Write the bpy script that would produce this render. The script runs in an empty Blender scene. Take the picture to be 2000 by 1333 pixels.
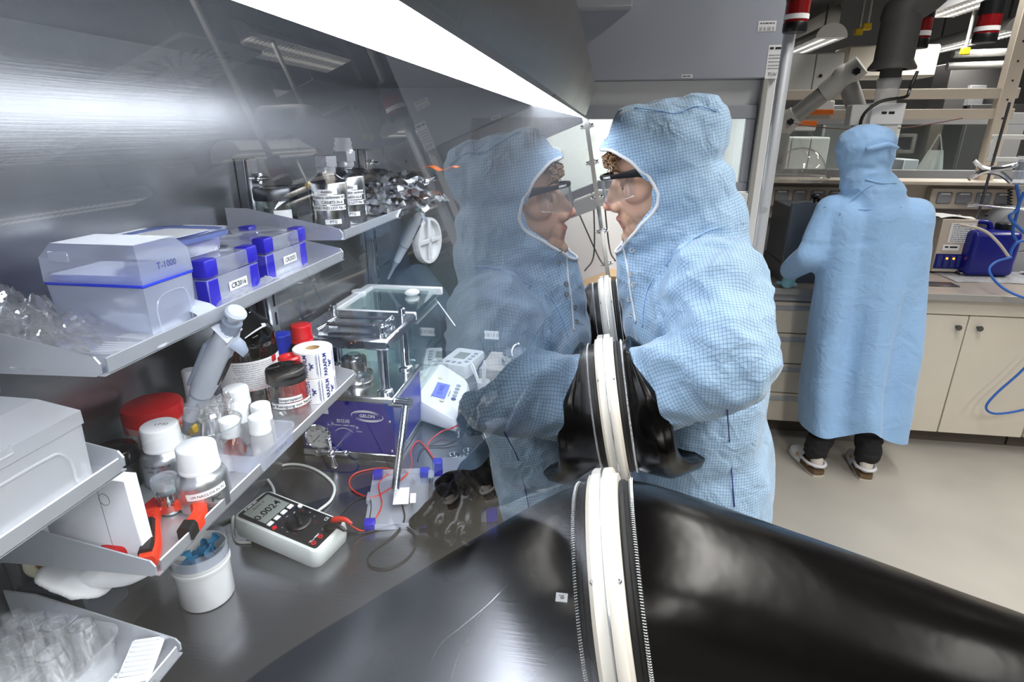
import bpy, bmesh, math, random
import numpy as np
from math import sin, cos, pi, radians, sqrt, atan2
from mathutils import Vector, Matrix, Euler, noise
from mathutils.bvhtree import BVHTree
random.seed(7)
SC = bpy.context.scene
COL = SC.collection

# ------------------------------------------------------------------ camera, world, lights, exposure
CAM = Vector((0, 0, 1.68))
FPX, YAW, PITCH = 1130.0, radians(8.7), radians(19.94)
_cd = bpy.data.cameras.new('camera'); _cam = bpy.data.objects.new('camera', _cd); COL.objects.link(_cam)
_cam.location = CAM; _cam.rotation_euler = (pi / 2 - PITCH, 0, YAW)
_cd.sensor_width = 36.0; _cd.lens = 36.0 * FPX / 2000.0; _cd.clip_start = 0.01; _cd.clip_end = 60
SC.camera = _cam
SC.view_settings.view_transform = 'Standard'; SC.view_settings.look = 'None'
SC.view_settings.gamma = 1.0; SC.view_settings.use_curve_mapping = False
SC.view_settings.exposure = 0.0
SC.cycles.transparent_max_bounces = 24; SC.cycles.max_bounces = 7; SC.cycles.diffuse_bounces = 3; SC.cycles.glossy_bounces = 4
_w = bpy.data.worlds.new('world'); SC.world = _w; _w.use_nodes = True
_w.node_tree.nodes['Background'].inputs[0].default_value = (0.75, 0.8, 0.88, 1)
_w.node_tree.nodes['Background'].inputs[1].default_value = 0.25

def area_light(name, loc, rot, sx, sy, power, color=(1, 1, 1), spread=pi):
    d = bpy.data.lights.new(name, 'AREA'); d.shape = 'RECTANGLE'; d.size = sx; d.size_y = sy
    d.energy = power; d.color = color; d.spread = spread
    o = bpy.data.objects.new(name, d); COL.objects.link(o); o.location = loc; o.rotation_euler = rot
    return o
# ceiling luminaires of the laboratory, last two added as extra light (each sits just below a luminaire housing built further down)
LUMINAIRES = [(0.95, 0.35, 2.5), (2.3, 0.2, 2.5), (0.95, -1.5, 2.5), (3.3, 3.3, 2.5), (1.83, 6.5, 2.42), (3.15, 6.3, 2.42), (2.45, 4.7, 2.5), (3.6, 0.4, 2.5), (1.3, 1.75, 3.0), (1.75, 4.25, 2.95)]
for _i, (_x, _y, _z) in enumerate(LUMINAIRES):
    area_light('luminaire_light', (_x, _y, _z - 0.012), (0, 0, 0), 0.2, 1.4, 26.0, (1.0, 0.97, 0.92), radians(145))
# lamp under the roof of the fume hood
area_light('fume_hood_light', (-0.25, 2.82, 1.862), (0, 0, 0), 1.2, 0.12, 12.0, (1.0, 0.99, 0.97))

# ------------------------------------------------------------------ helpers
_R = Vector((cos(YAW), sin(YAW), 0))
_W = Vector((-sin(YAW) * cos(PITCH), cos(YAW) * cos(PITCH), -sin(PITCH)))
_U = Vector((-sin(YAW) * sin(PITCH), cos(YAW) * sin(PITCH), cos(PITCH)))
def at(u, v, x=None, y=None, z=None):
    """real position of a photographed point on a known plane of the place"""
    d = (u - 1000) * _R + (666.5 - v) * _U + FPX * _W
    if x is not None: t = (x - CAM.x) / d.x
    elif y is not None: t = (y - CAM.y) / d.y
    else: t = (z - CAM.z) / d.z
    return CAM + d * t
V = Vector
def lin(h):
    h = h.lstrip('#'); c = [int(h[i:i + 2], 16) / 255 for i in (0, 2, 4)]
    return tuple((x / 12.92 if x <= 0.04045 else ((x + 0.055) / 1.055) ** 2.4) for x in c) + (1.0,)

class MB:
    """collects shapes into one mesh"""
    def __init__(self): self.bm = bmesh.new()
    def _fin(self, vs, M):
        if M is not None:
            for v in vs: v.co = M @ v.co
        return self
    def box(self, c, s, bev=0.0, seg=1, M=None):
        r = bmesh.ops.create_cube(self.bm, size=1.0); vs = r['verts']
        for v in vs: v.co = Vector((v.co.x * s[0] + c[0], v.co.y * s[1] + c[1], v.co.z * s[2] + c[2]))
        if bev > 0:
            es = list({e for v in vs for e in v.link_edges})
            n0 = set(self.bm.verts)
            r = bmesh.ops.bevel(self.bm, geom=es, offset=bev, segments=seg, affect='EDGES', profile=0.5, clamp_overlap=True)
            vs = list({v for f in r['faces'] for v in f.verts} | {v for v in vs if v.is_valid})
        return self._fin(vs, M)
    def lathe(self, prof, seg=24, M=None, sx=1.0, sy=1.0, a0=0.0, a1=2 * pi):
        full = abs(a1 - a0 - 2 * pi) < 1e-6
        n = seg if full else seg + 1
        rings = []; vs = []
        for (r, z) in prof:
            if r < 1e-7:
                v = self.bm.verts.new((0, 0, z)); rings.append([v]); vs.append(v)
            else:
                ring = [self.bm.verts.new((r * sx * cos(a0 + (a1 - a0) * k / seg), r * sy * sin(a0 + (a1 - a0) * k / seg), z)) for k in range(n)]
                rings.append(ring); vs += ring
        for a, b in zip(rings[:-1], rings[1:]):
            cnt = n if full else n - 1
            for k in range(cnt):
                k2 = (k + 1) % n
                try:
                    if len(a) == 1 and len(b) == 1: continue
                    if len(a) == 1: self.bm.faces.new((a[0], b[k2], b[k]))
                    elif len(b) == 1: self.bm.faces.new((a[k], a[k2], b[0]))
                    else: self.bm.faces.new((a[k], a[k2], b[k2], b[k]))
                except ValueError: pass
        return self._fin(vs, M)
    def cyl(self, r, z0, z1, seg=24, M=None, bev=0.0, r1=None):
        r1 = r if r1 is None else r1
        if bev > 0: p = [(0, z0), (r - bev, z0), (r, z0 + bev), (r1, z1 - bev), (r1 - bev, z1), (0, z1)]
        else: p = [(0, z0), (r, z0), (r1, z1), (0, z1)]
        return self.lathe(p, seg, M)
    def bar(self, p0, p1, r, seg=12, r1=None):
        p0 = Vector(p0); p1 = Vector(p1); d = p1 - p0
        M = Matrix.Translation(p0) @ d.to_track_quat('Z', 'Y').to_matrix().to_4x4()
        return self.cyl(r, 0, d.length, seg, M, 0, r1)
    def loft(self, rings, caps=True, closed=True):
        R = [[self.bm.verts.new(p) for p in ring] for ring in rings]
        for a, b in zip(R[:-1], R[1:]):
            n = len(a)
            for k in range(n if closed else n - 1):
                self.bm.faces.new((a[k], a[(k + 1) % n], b[(k + 1) % n], b[k]))
        if caps and closed:
            self.bm.faces.new(list(reversed(R[0]))); self.bm.faces.new(R[-1])
        return self
    def tube(self, pts, r, seg=8, smooth=0, cap=True):
        pts = [Vector(p) for p in pts]
        if smooth: pts = catmull(pts, smooth)
        rs = r if isinstance(r, (list, tuple)) else [r] * len(pts)
        if len(rs) != len(pts): rs = [float(x) for x in np.interp(np.linspace(0, 1, len(pts)), np.linspace(0, 1, len(rs)), rs)]
        rings = []; T = None; N = None
        for i, p in enumerate(pts):
            t = (pts[min(i + 1, len(pts) - 1)] - pts[max(i - 1, 0)]).normalized()
            if N is None:
                N = t.orthogonal().normalized()
            else:
                N = (N - t * N.dot(t)); N = N.normalized() if N.length > 1e-6 else t.orthogonal().normalized()
            B = t.cross(N)
            rings.append([p + rs[i] * (cos(2 * pi * k / seg) * N + sin(2 * pi * k / seg) * B) for k in range(seg)])
        return self.loft(rings, cap)
    def prism(self, poly, h, M=None):
        """2D polygon in xy extruded from z=0 to z=h"""
        a = [self.bm.verts.new((p[0], p[1], 0)) for p in poly]; b = [self.bm.verts.new((p[0], p[1], h)) for p in poly]
        n = len(poly)
        self.bm.faces.new(list(reversed(a))); self.bm.faces.new(b)
        for k in range(n): self.bm.faces.new((a[k], a[(k + 1) % n], b[(k + 1) % n], b[k]))
        return self._fin(a + b, M)
    def ell(self, c, r, M=None, u=20, v=12):
        rr = bmesh.ops.create_uvsphere(self.bm, u_segments=u, v_segments=v, radius=1.0); vs = rr['verts']
        for w in vs: w.co = Vector((w.co.x * r[0], w.co.y * r[1], w.co.z * r[2]))
        if M is not None:
            for w in vs: w.co = M @ w.co
        for w in vs: w.co += Vector(c)
        return self
    def grid(self, fn, nu, nv, thick=0.0, closed_u=False):
        g = [[self.bm.verts.new(fn(i / nu, j / nv)) for j in range(nv + 1)] for i in range(nu + 1)]
        for i in range(nu):
            for j in range(nv):
                self.bm.faces.new((g[i][j], g[i + 1][j], g[i + 1][j + 1], g[i][j + 1]))
        if thick:
            self.bm.normal_update()
            bmesh.ops.solidify(self.bm, geom=list(self.bm.faces), thickness=thick)
        return self
    def build(self, name, mat, parent=None, sharp=38, loc=None, rot=None):
        bmesh.ops.recalc_face_normals(self.bm, faces=self.bm.faces)
        me = bpy.data.meshes.new(name); self.bm.to_mesh(me); self.bm.free()
        return obj(name, me, mat, parent, sharp, loc, rot)

def obj(name, me, mat, parent=None, sharp=38, loc=None, rot=None):
    for m in (mat if isinstance(mat, (list, tuple)) else [mat]): me.materials.append(MAT[m] if isinstance(m, str) else m)
    if sharp is not None:
        me.shade_smooth()
        if sharp < 180: me.set_sharp_from_angle(angle=radians(sharp))
    o = bpy.data.objects.new(name, me); COL.objects.link(o)
    if parent is not None: o.parent = parent
    if loc is not None: o.location = loc
    if rot is not None: o.rotation_euler = rot
    return o
def catmull(P, n):
    P = [P[0] * 2 - P[1]] + list(P) + [P[-1] * 2 - P[-2]]; out = []
    for i in range(1, len(P) - 2):
        a, b, c, d = P[i - 1:i + 3]
        for k in range(n):
            t = k / n
            out.append(0.5 * ((2 * b) + (c - a) * t + (2 * a - 5 * b + 4 * c - d) * t * t + (3 * b - a - 3 * c + d) * t ** 3))
    out.append(P[-2]); return out
def tag(o, label=None, cat=None, group=None, kind=None):
    if label: o['label'] = label
    if cat: o['category'] = cat
    if group: o['group'] = group
    if kind: o['kind'] = kind
    return o
def thing(name, label, cat, loc=(0, 0, 0), rz=0.0, group=None, rot=None, kind=None):
    o = bpy.data.objects.new(name, None); o.empty_display_size = 0.05; COL.objects.link(o)
    o.location = loc; o.rotation_euler = rot if rot is not None else (0, 0, rz)
    return tag(o, label, cat, group, kind)
def copy_tree(o, parent=None):
    c = o.copy(); COL.objects.link(c)
    if parent is not None: c.parent = parent
    for ch in [x for x in bpy.data.objects if x.parent == o]: copy_tree(ch, c)
    return c
def dup(root, loc, rz=None, label=None, rot=None):
    c = copy_tree(root); c.location = loc
    if rz is not None: c.rotation_euler = (0, 0, rz)
    if rot is not None: c.rotation_euler = rot
    if label: c['label'] = label
    return c
def flat_text(s, size, align='CENTER', bold=0.0, spacing=1.0):
    cu = bpy.data.curves.new('lettering', 'FONT'); cu.body = s; cu.size = size; cu.align_x = align; cu.align_y = 'CENTER'
    cu.resolution_u = 2; cu.offset = bold; cu.space_character = spacing
    o = bpy.data.objects.new('lettering', cu); COL.objects.link(o)
    bpy.context.view_layer.update()
    me = bpy.data.meshes.new_from_object(o.evaluated_get(bpy.context.evaluated_depsgraph_get()))
    bpy.data.objects.remove(o); bpy.data.curves.remove(cu); me.materials.clear()
    return me
def text(parent, s, size, mat, fn, align='CENTER', bold=0.0, name='lettering', spacing=1.0):
    """lettering laid on a surface; fn maps (x, y) of the flat text to the surface"""
    me = flat_text(s, size, align, bold, spacing)
    for v in me.vertices: v.co = fn(v.co.x, v.co.y)
    return obj(name, me, mat, parent, None)
def on_plane(o, ex, ey, lift=0.0006):
    o = Vector(o); ex = Vector(ex).normalized(); ey = Vector(ey).normalized(); n = ex.cross(ey)
    return lambda x, y: o + ex * x + ey * y + n * lift
def on_cyl(r, z0, ang, lift=0.0006, tilt=0.0):
    """around a vertical cylinder of radius r, centred at angle ang, height z0"""
    def f(x, y):
        x2 = x * cos(tilt) - y * sin(tilt); y2 = x * sin(tilt) + y * cos(tilt)
        a = ang + x2 / r
        return Vector(((r + lift) * cos(a), (r + lift) * sin(a), z0 + y2))
    return f
def patch(parent, fn, w, h, mat, name='label', nx=12, x0=0, y0=0):
    m = MB(); m.grid(lambda a, b: fn(x0 + (a - 0.5) * w, y0 + (b - 0.5) * h), nx, 1)
    return m.build(name, mat, parent, 180)

def ridge(p, s, st=(1, 1, 1), o=0.0): return 1 - 2 * abs(noise.noise(Vector((p.x * s * st[0] + o, p.y * s * st[1], p.z * s * st[2]))))
def bars(parent, o, ex, ey, w, ys, h=0.0014, m='ink_grey', seed=1):
    """rows of print too small to read"""
    rnd = random.Random(seed); f = on_plane(o, ex, ey)
    for y in ys:
        b = MB(); x = -w / 2
        while x < w / 2 - h:
            l = min(rnd.uniform(1.5, 5) * h, w / 2 - x); b.grid(lambda a, c: f(x + a * l, y + (c - 0.5) * h), 1, 1); x += l + h * 0.8
        b.build('print_line', m, parent, None)

def blob(prims, voxel, smooth=6, name='body', fac=0.5):
    """one continuous surface grown around tapered limbs ('c', p0, r0, p1, r1) and ellipsoids ('e', c, radii[, matrix])"""
    m = MB()
    for p in prims:
        if p[0] == 'c':
            a, ra, b, rb = Vector(p[1]), p[2], Vector(p[3]), p[4]
            d = b - a; L = d.length
            prof = [(0, -ra)]
            for k in range(1, 7): t = k / 6 * pi / 2; prof.append((ra * sin(t), -ra * cos(t)))
            for k in range(0, 6): t = k / 6 * pi / 2; prof.append((rb * cos(t), L + rb * sin(t)))
            prof.append((0, L + rb))
            m.lathe(prof, 18, Matrix.Translation(a) @ d.to_track_quat('Z', 'Y').to_matrix().to_4x4())
        else:
            m.ell(p[1], p[2], p[3] if len(p) > 3 else None, 24, 16)
    bmesh.ops.recalc_face_normals(m.bm, faces=m.bm.faces)
    me = bpy.data.meshes.new(name); m.bm.to_mesh(me); m.bm.free()
    o = bpy.data.objects.new(name, me); COL.objects.link(o)
    md = o.modifiers.new('r', 'REMESH'); md.mode = 'VOXEL'; md.voxel_size = voxel; md.use_smooth_shade = True
    if smooth:
        sm = o.modifiers.new('s', 'SMOOTH'); sm.factor = fac; sm.iterations = smooth
    bpy.context.view_layer.update()
    r = bpy.data.meshes.new_from_object(o.evaluated_get(bpy.context.evaluated_depsgraph_get()))
    bpy.data.objects.remove(o); bpy.data.meshes.remove(me)
    return r
def mesh_co(me):
    a = np.empty(len(me.vertices) * 3); me.vertices.foreach_get('co', a); return a.reshape(-1, 3)
def mesh_no(me):
    a = np.empty(len(me.vertices) * 3); me.vertex_normals.foreach_get('vector', a); return a.reshape(-1, 3)
def set_co(me, a): me.vertices.foreach_set('co', np.ascontiguousarray(a).ravel()); me.update()
def displace(me, fn):
    co = mesh_co(me); no = mesh_no(me)
    d = np.array([fn(Vector(c), Vector(n)) for c, n in zip(co, no)])
    set_co(me, co + no * d[:, None])
def bool_cut(me, cutter):
    a = bpy.data.objects.new('a', me); b = bpy.data.objects.new('b', cutter); COL.objects.link(a); COL.objects.link(b)
    md = a.modifiers.new('b', 'BOOLEAN'); md.operation = 'DIFFERENCE'; md.solver = 'EXACT'; md.object = b
    bpy.context.view_layer.update()
    r = bpy.data.meshes.new_from_object(a.evaluated_get(bpy.context.evaluated_depsgraph_get()))
    bpy.data.objects.remove(a); bpy.data.objects.remove(b)
    return r

# ------------------------------------------------------------------ materials
MAT = {}
class NT:
    def __init__(self, name):
        self.m = bpy.data.materials.new(name); self.m.use_nodes = True; self.t = self.m.node_tree
        self.n = self.t.nodes; self.l = self.t.links; self.n.clear()
        self.out = self.n.new('ShaderNodeOutputMaterial'); MAT[name] = self.m
    def add(self, ty, **kw):
        x = self.n.new(ty)
        for k, v in kw.items(): setattr(x, k, v)
        return x
    def link(self, a, b): self.l.new(a, b)
    def math(self, op, a, b=None):
        x = self.n.new('ShaderNodeMath'); x.operation = op
        for i, q in enumerate((a, b)):
            if q is None: continue
            if isinstance(q, (int, float)): x.inputs[i].default_value = q
            else: self.l.new(q, x.inputs[i])
        return x.outputs[0]
def principled(nt, col, rough, metal=0.0, spec=0.5, coat=0.0):
    b = nt.add('ShaderNodeBsdfPrincipled')
    b.inputs['Base Color'].default_value = col; b.inputs['Roughness'].default_value = rough
    b.inputs['Metallic'].default_value = metal; b.inputs['Specular IOR Level'].default_value = spec
    b.inputs['Coat Weight'].default_value = coat; b.inputs['Coat Roughness'].default_value = 0.1
    return b
def mat(name, col, rough=0.5, metal=0.0, spec=0.5, var=0.0, vscale=8.0, bump=0.0, bscale=40.0, stretch=(1, 1, 1), coat=0.0, rvar=0.0, emit=None, estr=1.0, aniso=0.0):
    nt = NT(name); c = lin(col) if isinstance(col, str) else col
    b = principled(nt, c, rough, metal, spec, coat)
    if var or bump or rvar:
        tc = nt.add('ShaderNodeTexCoord'); mp = nt.add('ShaderNodeMapping'); mp.inputs['Scale'].default_value = stretch
        nt.link(tc.outputs['Object'], mp.inputs['Vector'])
    if var or rvar:
        nz = nt.add('ShaderNodeTexNoise'); nz.inputs['Scale'].default_value = vscale; nz.inputs['Detail'].default_value = 2
        nt.link(mp.outputs[0], nz.inputs['Vector'])
    if var:
        mx = nt.add('ShaderNodeMixRGB', blend_type='MULTIPLY'); mx.inputs[0].default_value = 1.0; mx.inputs[1].default_value = c
        rp = nt.add('ShaderNodeValToRGB'); rp.color_ramp.elements[0].position = 0.3; rp.color_ramp.elements[1].position = 0.7
        rp.color_ramp.elements[0].color = (1 - var, 1 - var, 1 - var, 1); rp.color_ramp.elements[1].color = (1, 1, 1, 1)
        nt.link(nz.outputs[0], rp.inputs[0]); nt.link(rp.outputs[0], mx.inputs[2]); nt.link(mx.outputs[0], b.inputs['Base Color'])
    if rvar:
        r2 = nt.math('ADD', nt.math('MULTIPLY', nt.math('SUBTRACT', nz.outputs[0], 0.5), rvar * 2), rough)
        nt.link(r2, b.inputs['Roughness'])
    if bump:
        n2 = nt.add('ShaderNodeTexNoise'); n2.inputs['Scale'].default_value = bscale; n2.inputs['Detail'].default_value = 2
        nt.link(mp.outputs[0], n2.inputs['Vector'])
        bp = nt.add('ShaderNodeBump'); bp.inputs['Strength'].default_value = bump; bp.inputs['Distance'].default_value = 0.01
        nt.link(n2.outputs[0], bp.inputs['Height']); nt.link(bp.outputs[0], b.inputs['Normal'])
    if aniso:
        b.inputs['Anisotropic'].default_value = aniso
    if emit is not None:
        b.inputs['Emission Color'].default_value = lin(emit) if isinstance(emit, str) else emit
        b.inputs['Emission Strength'].default_value = estr
    nt.link(b.outputs[0], nt.out.inputs[0]); return nt.m
def fres(nt, f0=0.04, two=False):
    """reflectance of a smooth dielectric sheet by viewing angle"""
    lw = nt.add('ShaderNodeLayerWeight'); lw.inputs[0].default_value = 0.5
    p5 = nt.math('POWER', lw.outputs['Facing'], 5.0)
    r = nt.math('ADD', nt.math('MULTIPLY', p5, 1 - f0), f0)
    if two: r = nt.math('DIVIDE', nt.math('MULTIPLY', r, 2.0), nt.math('ADD', r, 1.0))
    return r
def clear(name, tint='#ffffff', rough=0.02, haze=0.0, hazecol='#ffffff', two=True, f0=0.04, bump=0.0, bscale=60.0):
    """see-through glass or plastic: transmitted light, a share of milky scatter, and surface reflection"""
    nt = NT(name)
    tr = nt.add('ShaderNodeBsdfTransparent'); tr.inputs[0].default_value = lin(tint)
    gl = nt.add('ShaderNodeBsdfGlossy'); gl.inputs['Roughness'].default_value = rough; gl.inputs[0].default_value = (1, 1, 1, 1)
    base = tr.outputs[0]
    if haze:
        df = nt.add('ShaderNodeBsdfDiffuse'); df.inputs[0].default_value = lin(hazecol)
        tl = nt.add('ShaderNodeBsdfTranslucent'); tl.inputs[0].default_value = lin(hazecol)
        m1 = nt.add('ShaderNodeMixShader'); m1.inputs[0].default_value = 0.45; nt.link(df.outputs[0], m1.inputs[1]); nt.link(tl.outputs[0], m1.inputs[2])
        m2 = nt.add('ShaderNodeMixShader'); m2.inputs[0].default_value = haze; nt.link(tr.outputs[0], m2.inputs[1]); nt.link(m1.outputs[0], m2.inputs[2]); base = m2.outputs[0]
    mx = nt.add('ShaderNodeMixShader'); nt.link(fres(nt, f0, two), mx.inputs[0]); nt.link(base, mx.inputs[1]); nt.link(gl.outputs[0], mx.inputs[2])
    if bump:
        tc = nt.add('ShaderNodeTexCoord'); n2 = nt.add('ShaderNodeTexNoise'); n2.inputs['Scale'].default_value = bscale
        nt.link(tc.outputs['Object'], n2.inputs['Vector'])
        bp = nt.add('ShaderNodeBump'); bp.inputs['Strength'].default_value = bump; bp.inputs['Distance'].default_value = 0.01
        nt.link(n2.outputs[0], bp.inputs['Height']); nt.link(bp.outputs[0], gl.inputs['Normal'])
    nt.link(mx.outputs[0], nt.out.inputs[0]); return nt.m
def emitter(name, col, s):
    nt = NT(name); e = nt.add('ShaderNodeEmission'); e.inputs[0].default_value = lin(col); e.inputs[1].default_value = s
    nt.link(e.outputs[0], nt.out.inputs[0]); return nt.m
def steel(name, col, rough, axis, scale=260.0, bump=0.12, metal=0.82):
    """brushed stainless steel, grain running along the axis"""
    nt = NT(name); b = principled(nt, lin(col), rough, metal)
    tc = nt.add('ShaderNodeTexCoord'); mp = nt.add('ShaderNodeMapping'); st = [1.0, 1.0, 1.0]; st[axis] = 0.015
    mp.inputs['Scale'].default_value = st; nt.link(tc.outputs['Object'], mp.inputs['Vector'])
    nz = nt.add('ShaderNodeTexNoise'); nz.inputs['Scale'].default_value = scale; nz.inputs['Detail'].default_value = 2; nt.link(mp.outputs[0], nz.inputs['Vector'])
    bp = nt.add('ShaderNodeBump'); bp.inputs['Strength'].default_value = bump; bp.inputs['Distance'].default_value = 0.002
    nt.link(nz.outputs[0], bp.inputs['Height']); nt.link(bp.outputs[0], b.inputs['Normal'])
    n3 = nt.add('ShaderNodeTexNoise'); n3.inputs['Scale'].default_value = 5.0; n3.inputs['Detail'].default_value = 2; nt.link(tc.outputs['Object'], n3.inputs['Vector'])
    nt.link(nt.math('ADD', nt.math('MULTIPLY', nt.math('SUBTRACT', n3.outputs[0], 0.5), 0.1), rough), b.inputs['Roughness'])
    nt.link(b.outputs[0], nt.out.inputs[0]); return nt.m

steel('steel_y', '#97999c', 0.25, 1, 420.0, 0.03); steel('steel_x', '#9a9ca1', 0.34, 0); steel('steel_z', '#9a9ca1', 0.32, 2)
steel('steel_table', '#909195', 0.26, 0, 200.0, 0.06, 0.95); steel('steel_lip', '#6b635b', 0.3, 2, 260.0, 0.06, 1.0)
mat('steel_shelf', '#d2d5da', 0.42, 0.75, rvar=0.1, vscale=30); mat('steel_bright', '#d5d8dc', 0.18, 1.0); mat('chrome', '#e6e8ea', 0.07, 1.0)
mat('steel_dark', '#6c6e72', 0.35, 1.0)
nt = NT('window_glass'); _tr = nt.add('ShaderNodeBsdfTransparent'); _tr.inputs[0].default_value = (0.93, 0.95, 0.945, 1)
_gl = nt.add('ShaderNodeBsdfGlossy'); _gl.inputs['Roughness'].default_value = 0.0; _mx = nt.add('ShaderNodeMixShader')
nt.link(fres(nt, 0.075, False), _mx.inputs[0]); nt.link(_tr.outputs[0], _mx.inputs[1]); nt.link(_gl.outputs[0], _mx.inputs[2]); nt.link(_mx.outputs[0], nt.out.inputs[0])
nt = NT('window_glass_inner'); _tr = nt.add('ShaderNodeBsdfTransparent'); nt.link(_tr.outputs[0], nt.out.inputs[0])
emitter('diffuser', '#f2f6ff', 14.0); emitter('tube_light', '#fffaf0', 1.6)
clear('vial_glass', '#ffffff', 0.02, 0.012, '#ffffff', f0=0.09); clear('tray_clear', '#ffffff', 0.1, 0.22, '#f2f4fa'); clear('glass', '#fefefe', 0.01); clear('glass_green', '#f0f9f6', 0.01); clear('acrylic', '#f2f5fa', 0.03, 0.06)
clear('plastic_box', '#f6f8fd', 0.12, 0.3, '#f2f5fd'); clear('plastic_blue', '#d9e1ff', 0.12, 0.4, '#a9bbf8'); clear('plastic_grey', '#f5f5f5', 0.15, 0.45, '#f0f1f3')
clear('film', '#fdfdfe', 0.06, 0.1, '#ffffff', f0=0.12, bump=0.3, bscale=45); clear('film_white', '#f6f8fb', 0.15, 0.35, '#ffffff', bump=0.2, bscale=60)
clear('liquid', '#f1f6f6', 0.01, 0.05); clear('brown_glass', '#2a1408', 0.03, 0.0); clear('brown_glass_dark', '#1a0d08', 0.03, 0.1, '#1c0f0a')
clear('ghost_glass', '#e3eeea', 0.02, 0.02); clear('pane_glass', '#eef3f2', 0.01)
clear('goggle_lens', '#f3f5f6', 0.02, 0.03, f0=0.05); clear('amber', '#e07a20', 0.05, 0.2, '#c2641c')
mat('white_plastic', '#eceef0', 0.38, bump=0.03); mat('white_gloss', '#f1f2f4', 0.2); mat('ivory', '#ece9df', 0.42, var=0.05, vscale=20)
mat('ring_white', '#ece8df', 0.35, var=0.06, vscale=12); mat('black_plastic', '#111214', 0.35); mat('black_gloss', '#0b0b0c', 0.12)
mat('rubber', '#060505', 0.24, spec=0.22, bump=0.06, bscale=25); mat('rubber_matt', '#141313', 0.5, bump=0.08, bscale=60)
mat('red_plastic', '#b3161a', 0.3); mat('red_bright', '#c81e22', 0.25); mat('orange_red', '#d63a1c', 0.35); mat('blue_cap', '#2a3fd0', 0.3); mat('blue_corner', '#2a22b0', 0.35)
mat('press_blue', '#221a8c', 0.3, coat=0.3); mat('scale_grey', '#dfe4ea', 0.35); mat('pip_grey', '#c3c9d4', 0.35); mat('pip_dark', '#8d97a8', 0.35)
mat('meter_body', '#dfe4e2', 0.5, var=0.04, vscale=40); mat('meter_face', '#1b1c20', 0.4); mat('lcd_grey', '#8d9490', 0.2); mat('lcd_blue', '#6f7cf2', 0.3, emit='#5060f0', estr=0.5)
mat('ink', '#15161a', 0.6); mat('ink_blue', '#27357f', 0.6); mat('ink_white', '#f2f2f4', 0.5); mat('ink_grey', '#6a6f78', 0.6); mat('ink_red', '#b02020', 0.6); mat('paper', '#f1f1f2', 0.7); mat('paper_label', '#e8e9ec', 0.6)
mat('foam_white', '#f0f0f6', 0.8, var=0.03); mat('nitrile_blue', '#2f86b8', 0.5); mat('steel_bottle', '#b9bbbf', 0.16, 1.0); mat('foil', '#d4d6da', 0.24, 1.0, rvar=0.12, vscale=20)
mat('alu', '#c9ccd4', 0.3, 1.0, rvar=0.1, vscale=14); mat('alu_bottle', '#d4d6da', 0.28, 0.9, var=0.08, vscale=10); mat('brass', '#c9a45a', 0.3, 1.0)
mat('marble', '#b9b4ae', 0.5, var=0.22, vscale=16); mat('cable_black', '#121214', 0.4); mat('cable_red', '#c8321f', 0.4); mat('cable_brown', '#6e4436', 0.5); mat('cable_white', '#d9dcd8', 0.45); mat('cable_blue', '#2b62b8', 0.4); mat('cable_grey', '#8f9092', 0.45)
mat('cardboard', '#c8a878', 0.8); mat('wood', '#b89a72', 0.6, var=0.25, vscale=6, stretch=(1, 8, 8)); mat('tape', '#d8d2b8', 0.3)
mat('floor_lino', '#aeaaa2', 0.42, var=0.14, vscale=3.0, bump=0.02, bscale=200); mat('wall_white', '#d8d8d6', 0.6); mat('wall_grey', '#8f9194', 0.6); mat('ceiling_dark', '#2b2b2d', 0.8); mat('ceiling_tile', '#8a8a8c', 0.7)
mat('cabinet_cream', '#d8d0c2', 0.45, var=0.03); mat('cabinet_grey', '#a9adb4', 0.45); mat('worktop', '#a79d94', 0.3, var=0.08, vscale=50); mat('toe_dark', '#5c544c', 0.6)
mat('hood_grey', '#a3a8b5', 0.45); mat('pole_alu', '#ccd0d8', 0.35, 0.4); mat('hood_light', '#dadcdf', 0.45); mat('hood_frame', '#a2a6b0', 0.4); mat('hood_white', '#e9e9e6', 0.4)
mat('duct_grey', '#4b4a4a', 0.6); mat('arm_grey', '#a5a4a1', 0.4, 0.3); mat('arm_white', '#c8c6c1', 0.45); mat('frame_alu', '#b8b2aa', 0.4, 0.3); mat('rack_beige', '#c4b9ab', 0.5)
mat('machine_dark', '#454a52', 0.45); mat('machine_grey', '#5d656f', 0.45); mat('canister_blue', '#10187c', 0.3); mat('led', '#ff6a10', 0.4, emit='#ff7a20', estr=6.0)
mat('beacon_red', '#7d0d14', 0.15, coat=0.4); mat('orange', '#e8711a', 0.5); mat('yellow', '#d8b21c', 0.5); mat('mat_paper', '#a9abb0', 0.8, var=0.35, vscale=60)
mat('trousers', '#17161a', 0.8, bump=0.3, bscale=30); mat('shoe_white', '#d9dbe4', 0.45); mat('cork', '#6d5840', 0.8); mat('sole', '#c9c6bc', 0.6); mat('sock', '#d8d0c8', 0.8)
mat('nitrile_pale', '#7fb4c8', 0.45)

# ================================================================== the laboratory room
def slab(name, c, s, m, kind='structure'):
    b = MB(); b.box((0, 0, 0), s); o = b.build(name, m); o.location = c
    if kind: o['kind'] = kind
    return o
slab('floor', (1.2, 3.0, -0.05), (7.4, 11.4, 0.1), 'floor_lino')
slab('ceiling', (1.2, 3.0, 3.35), (7.4, 11.4, 0.1), 'ceiling_dark')
slab('wall_back', (1.2, 8.65, 1.65), (7.4, 0.1, 3.3), 'wall_grey')
slab('wall_front', (1.2, -2.65, 1.65), (7.4, 0.1, 3.3), 'wall_white')
slab('wall_left', (-2.45, 3.0, 1.65), (0.1, 11.4, 3.3), 'wall_white')
slab('wall_right', (4.85, 3.0, 1.65), (0.1, 11.4, 3.3), 'wall_grey')

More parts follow.
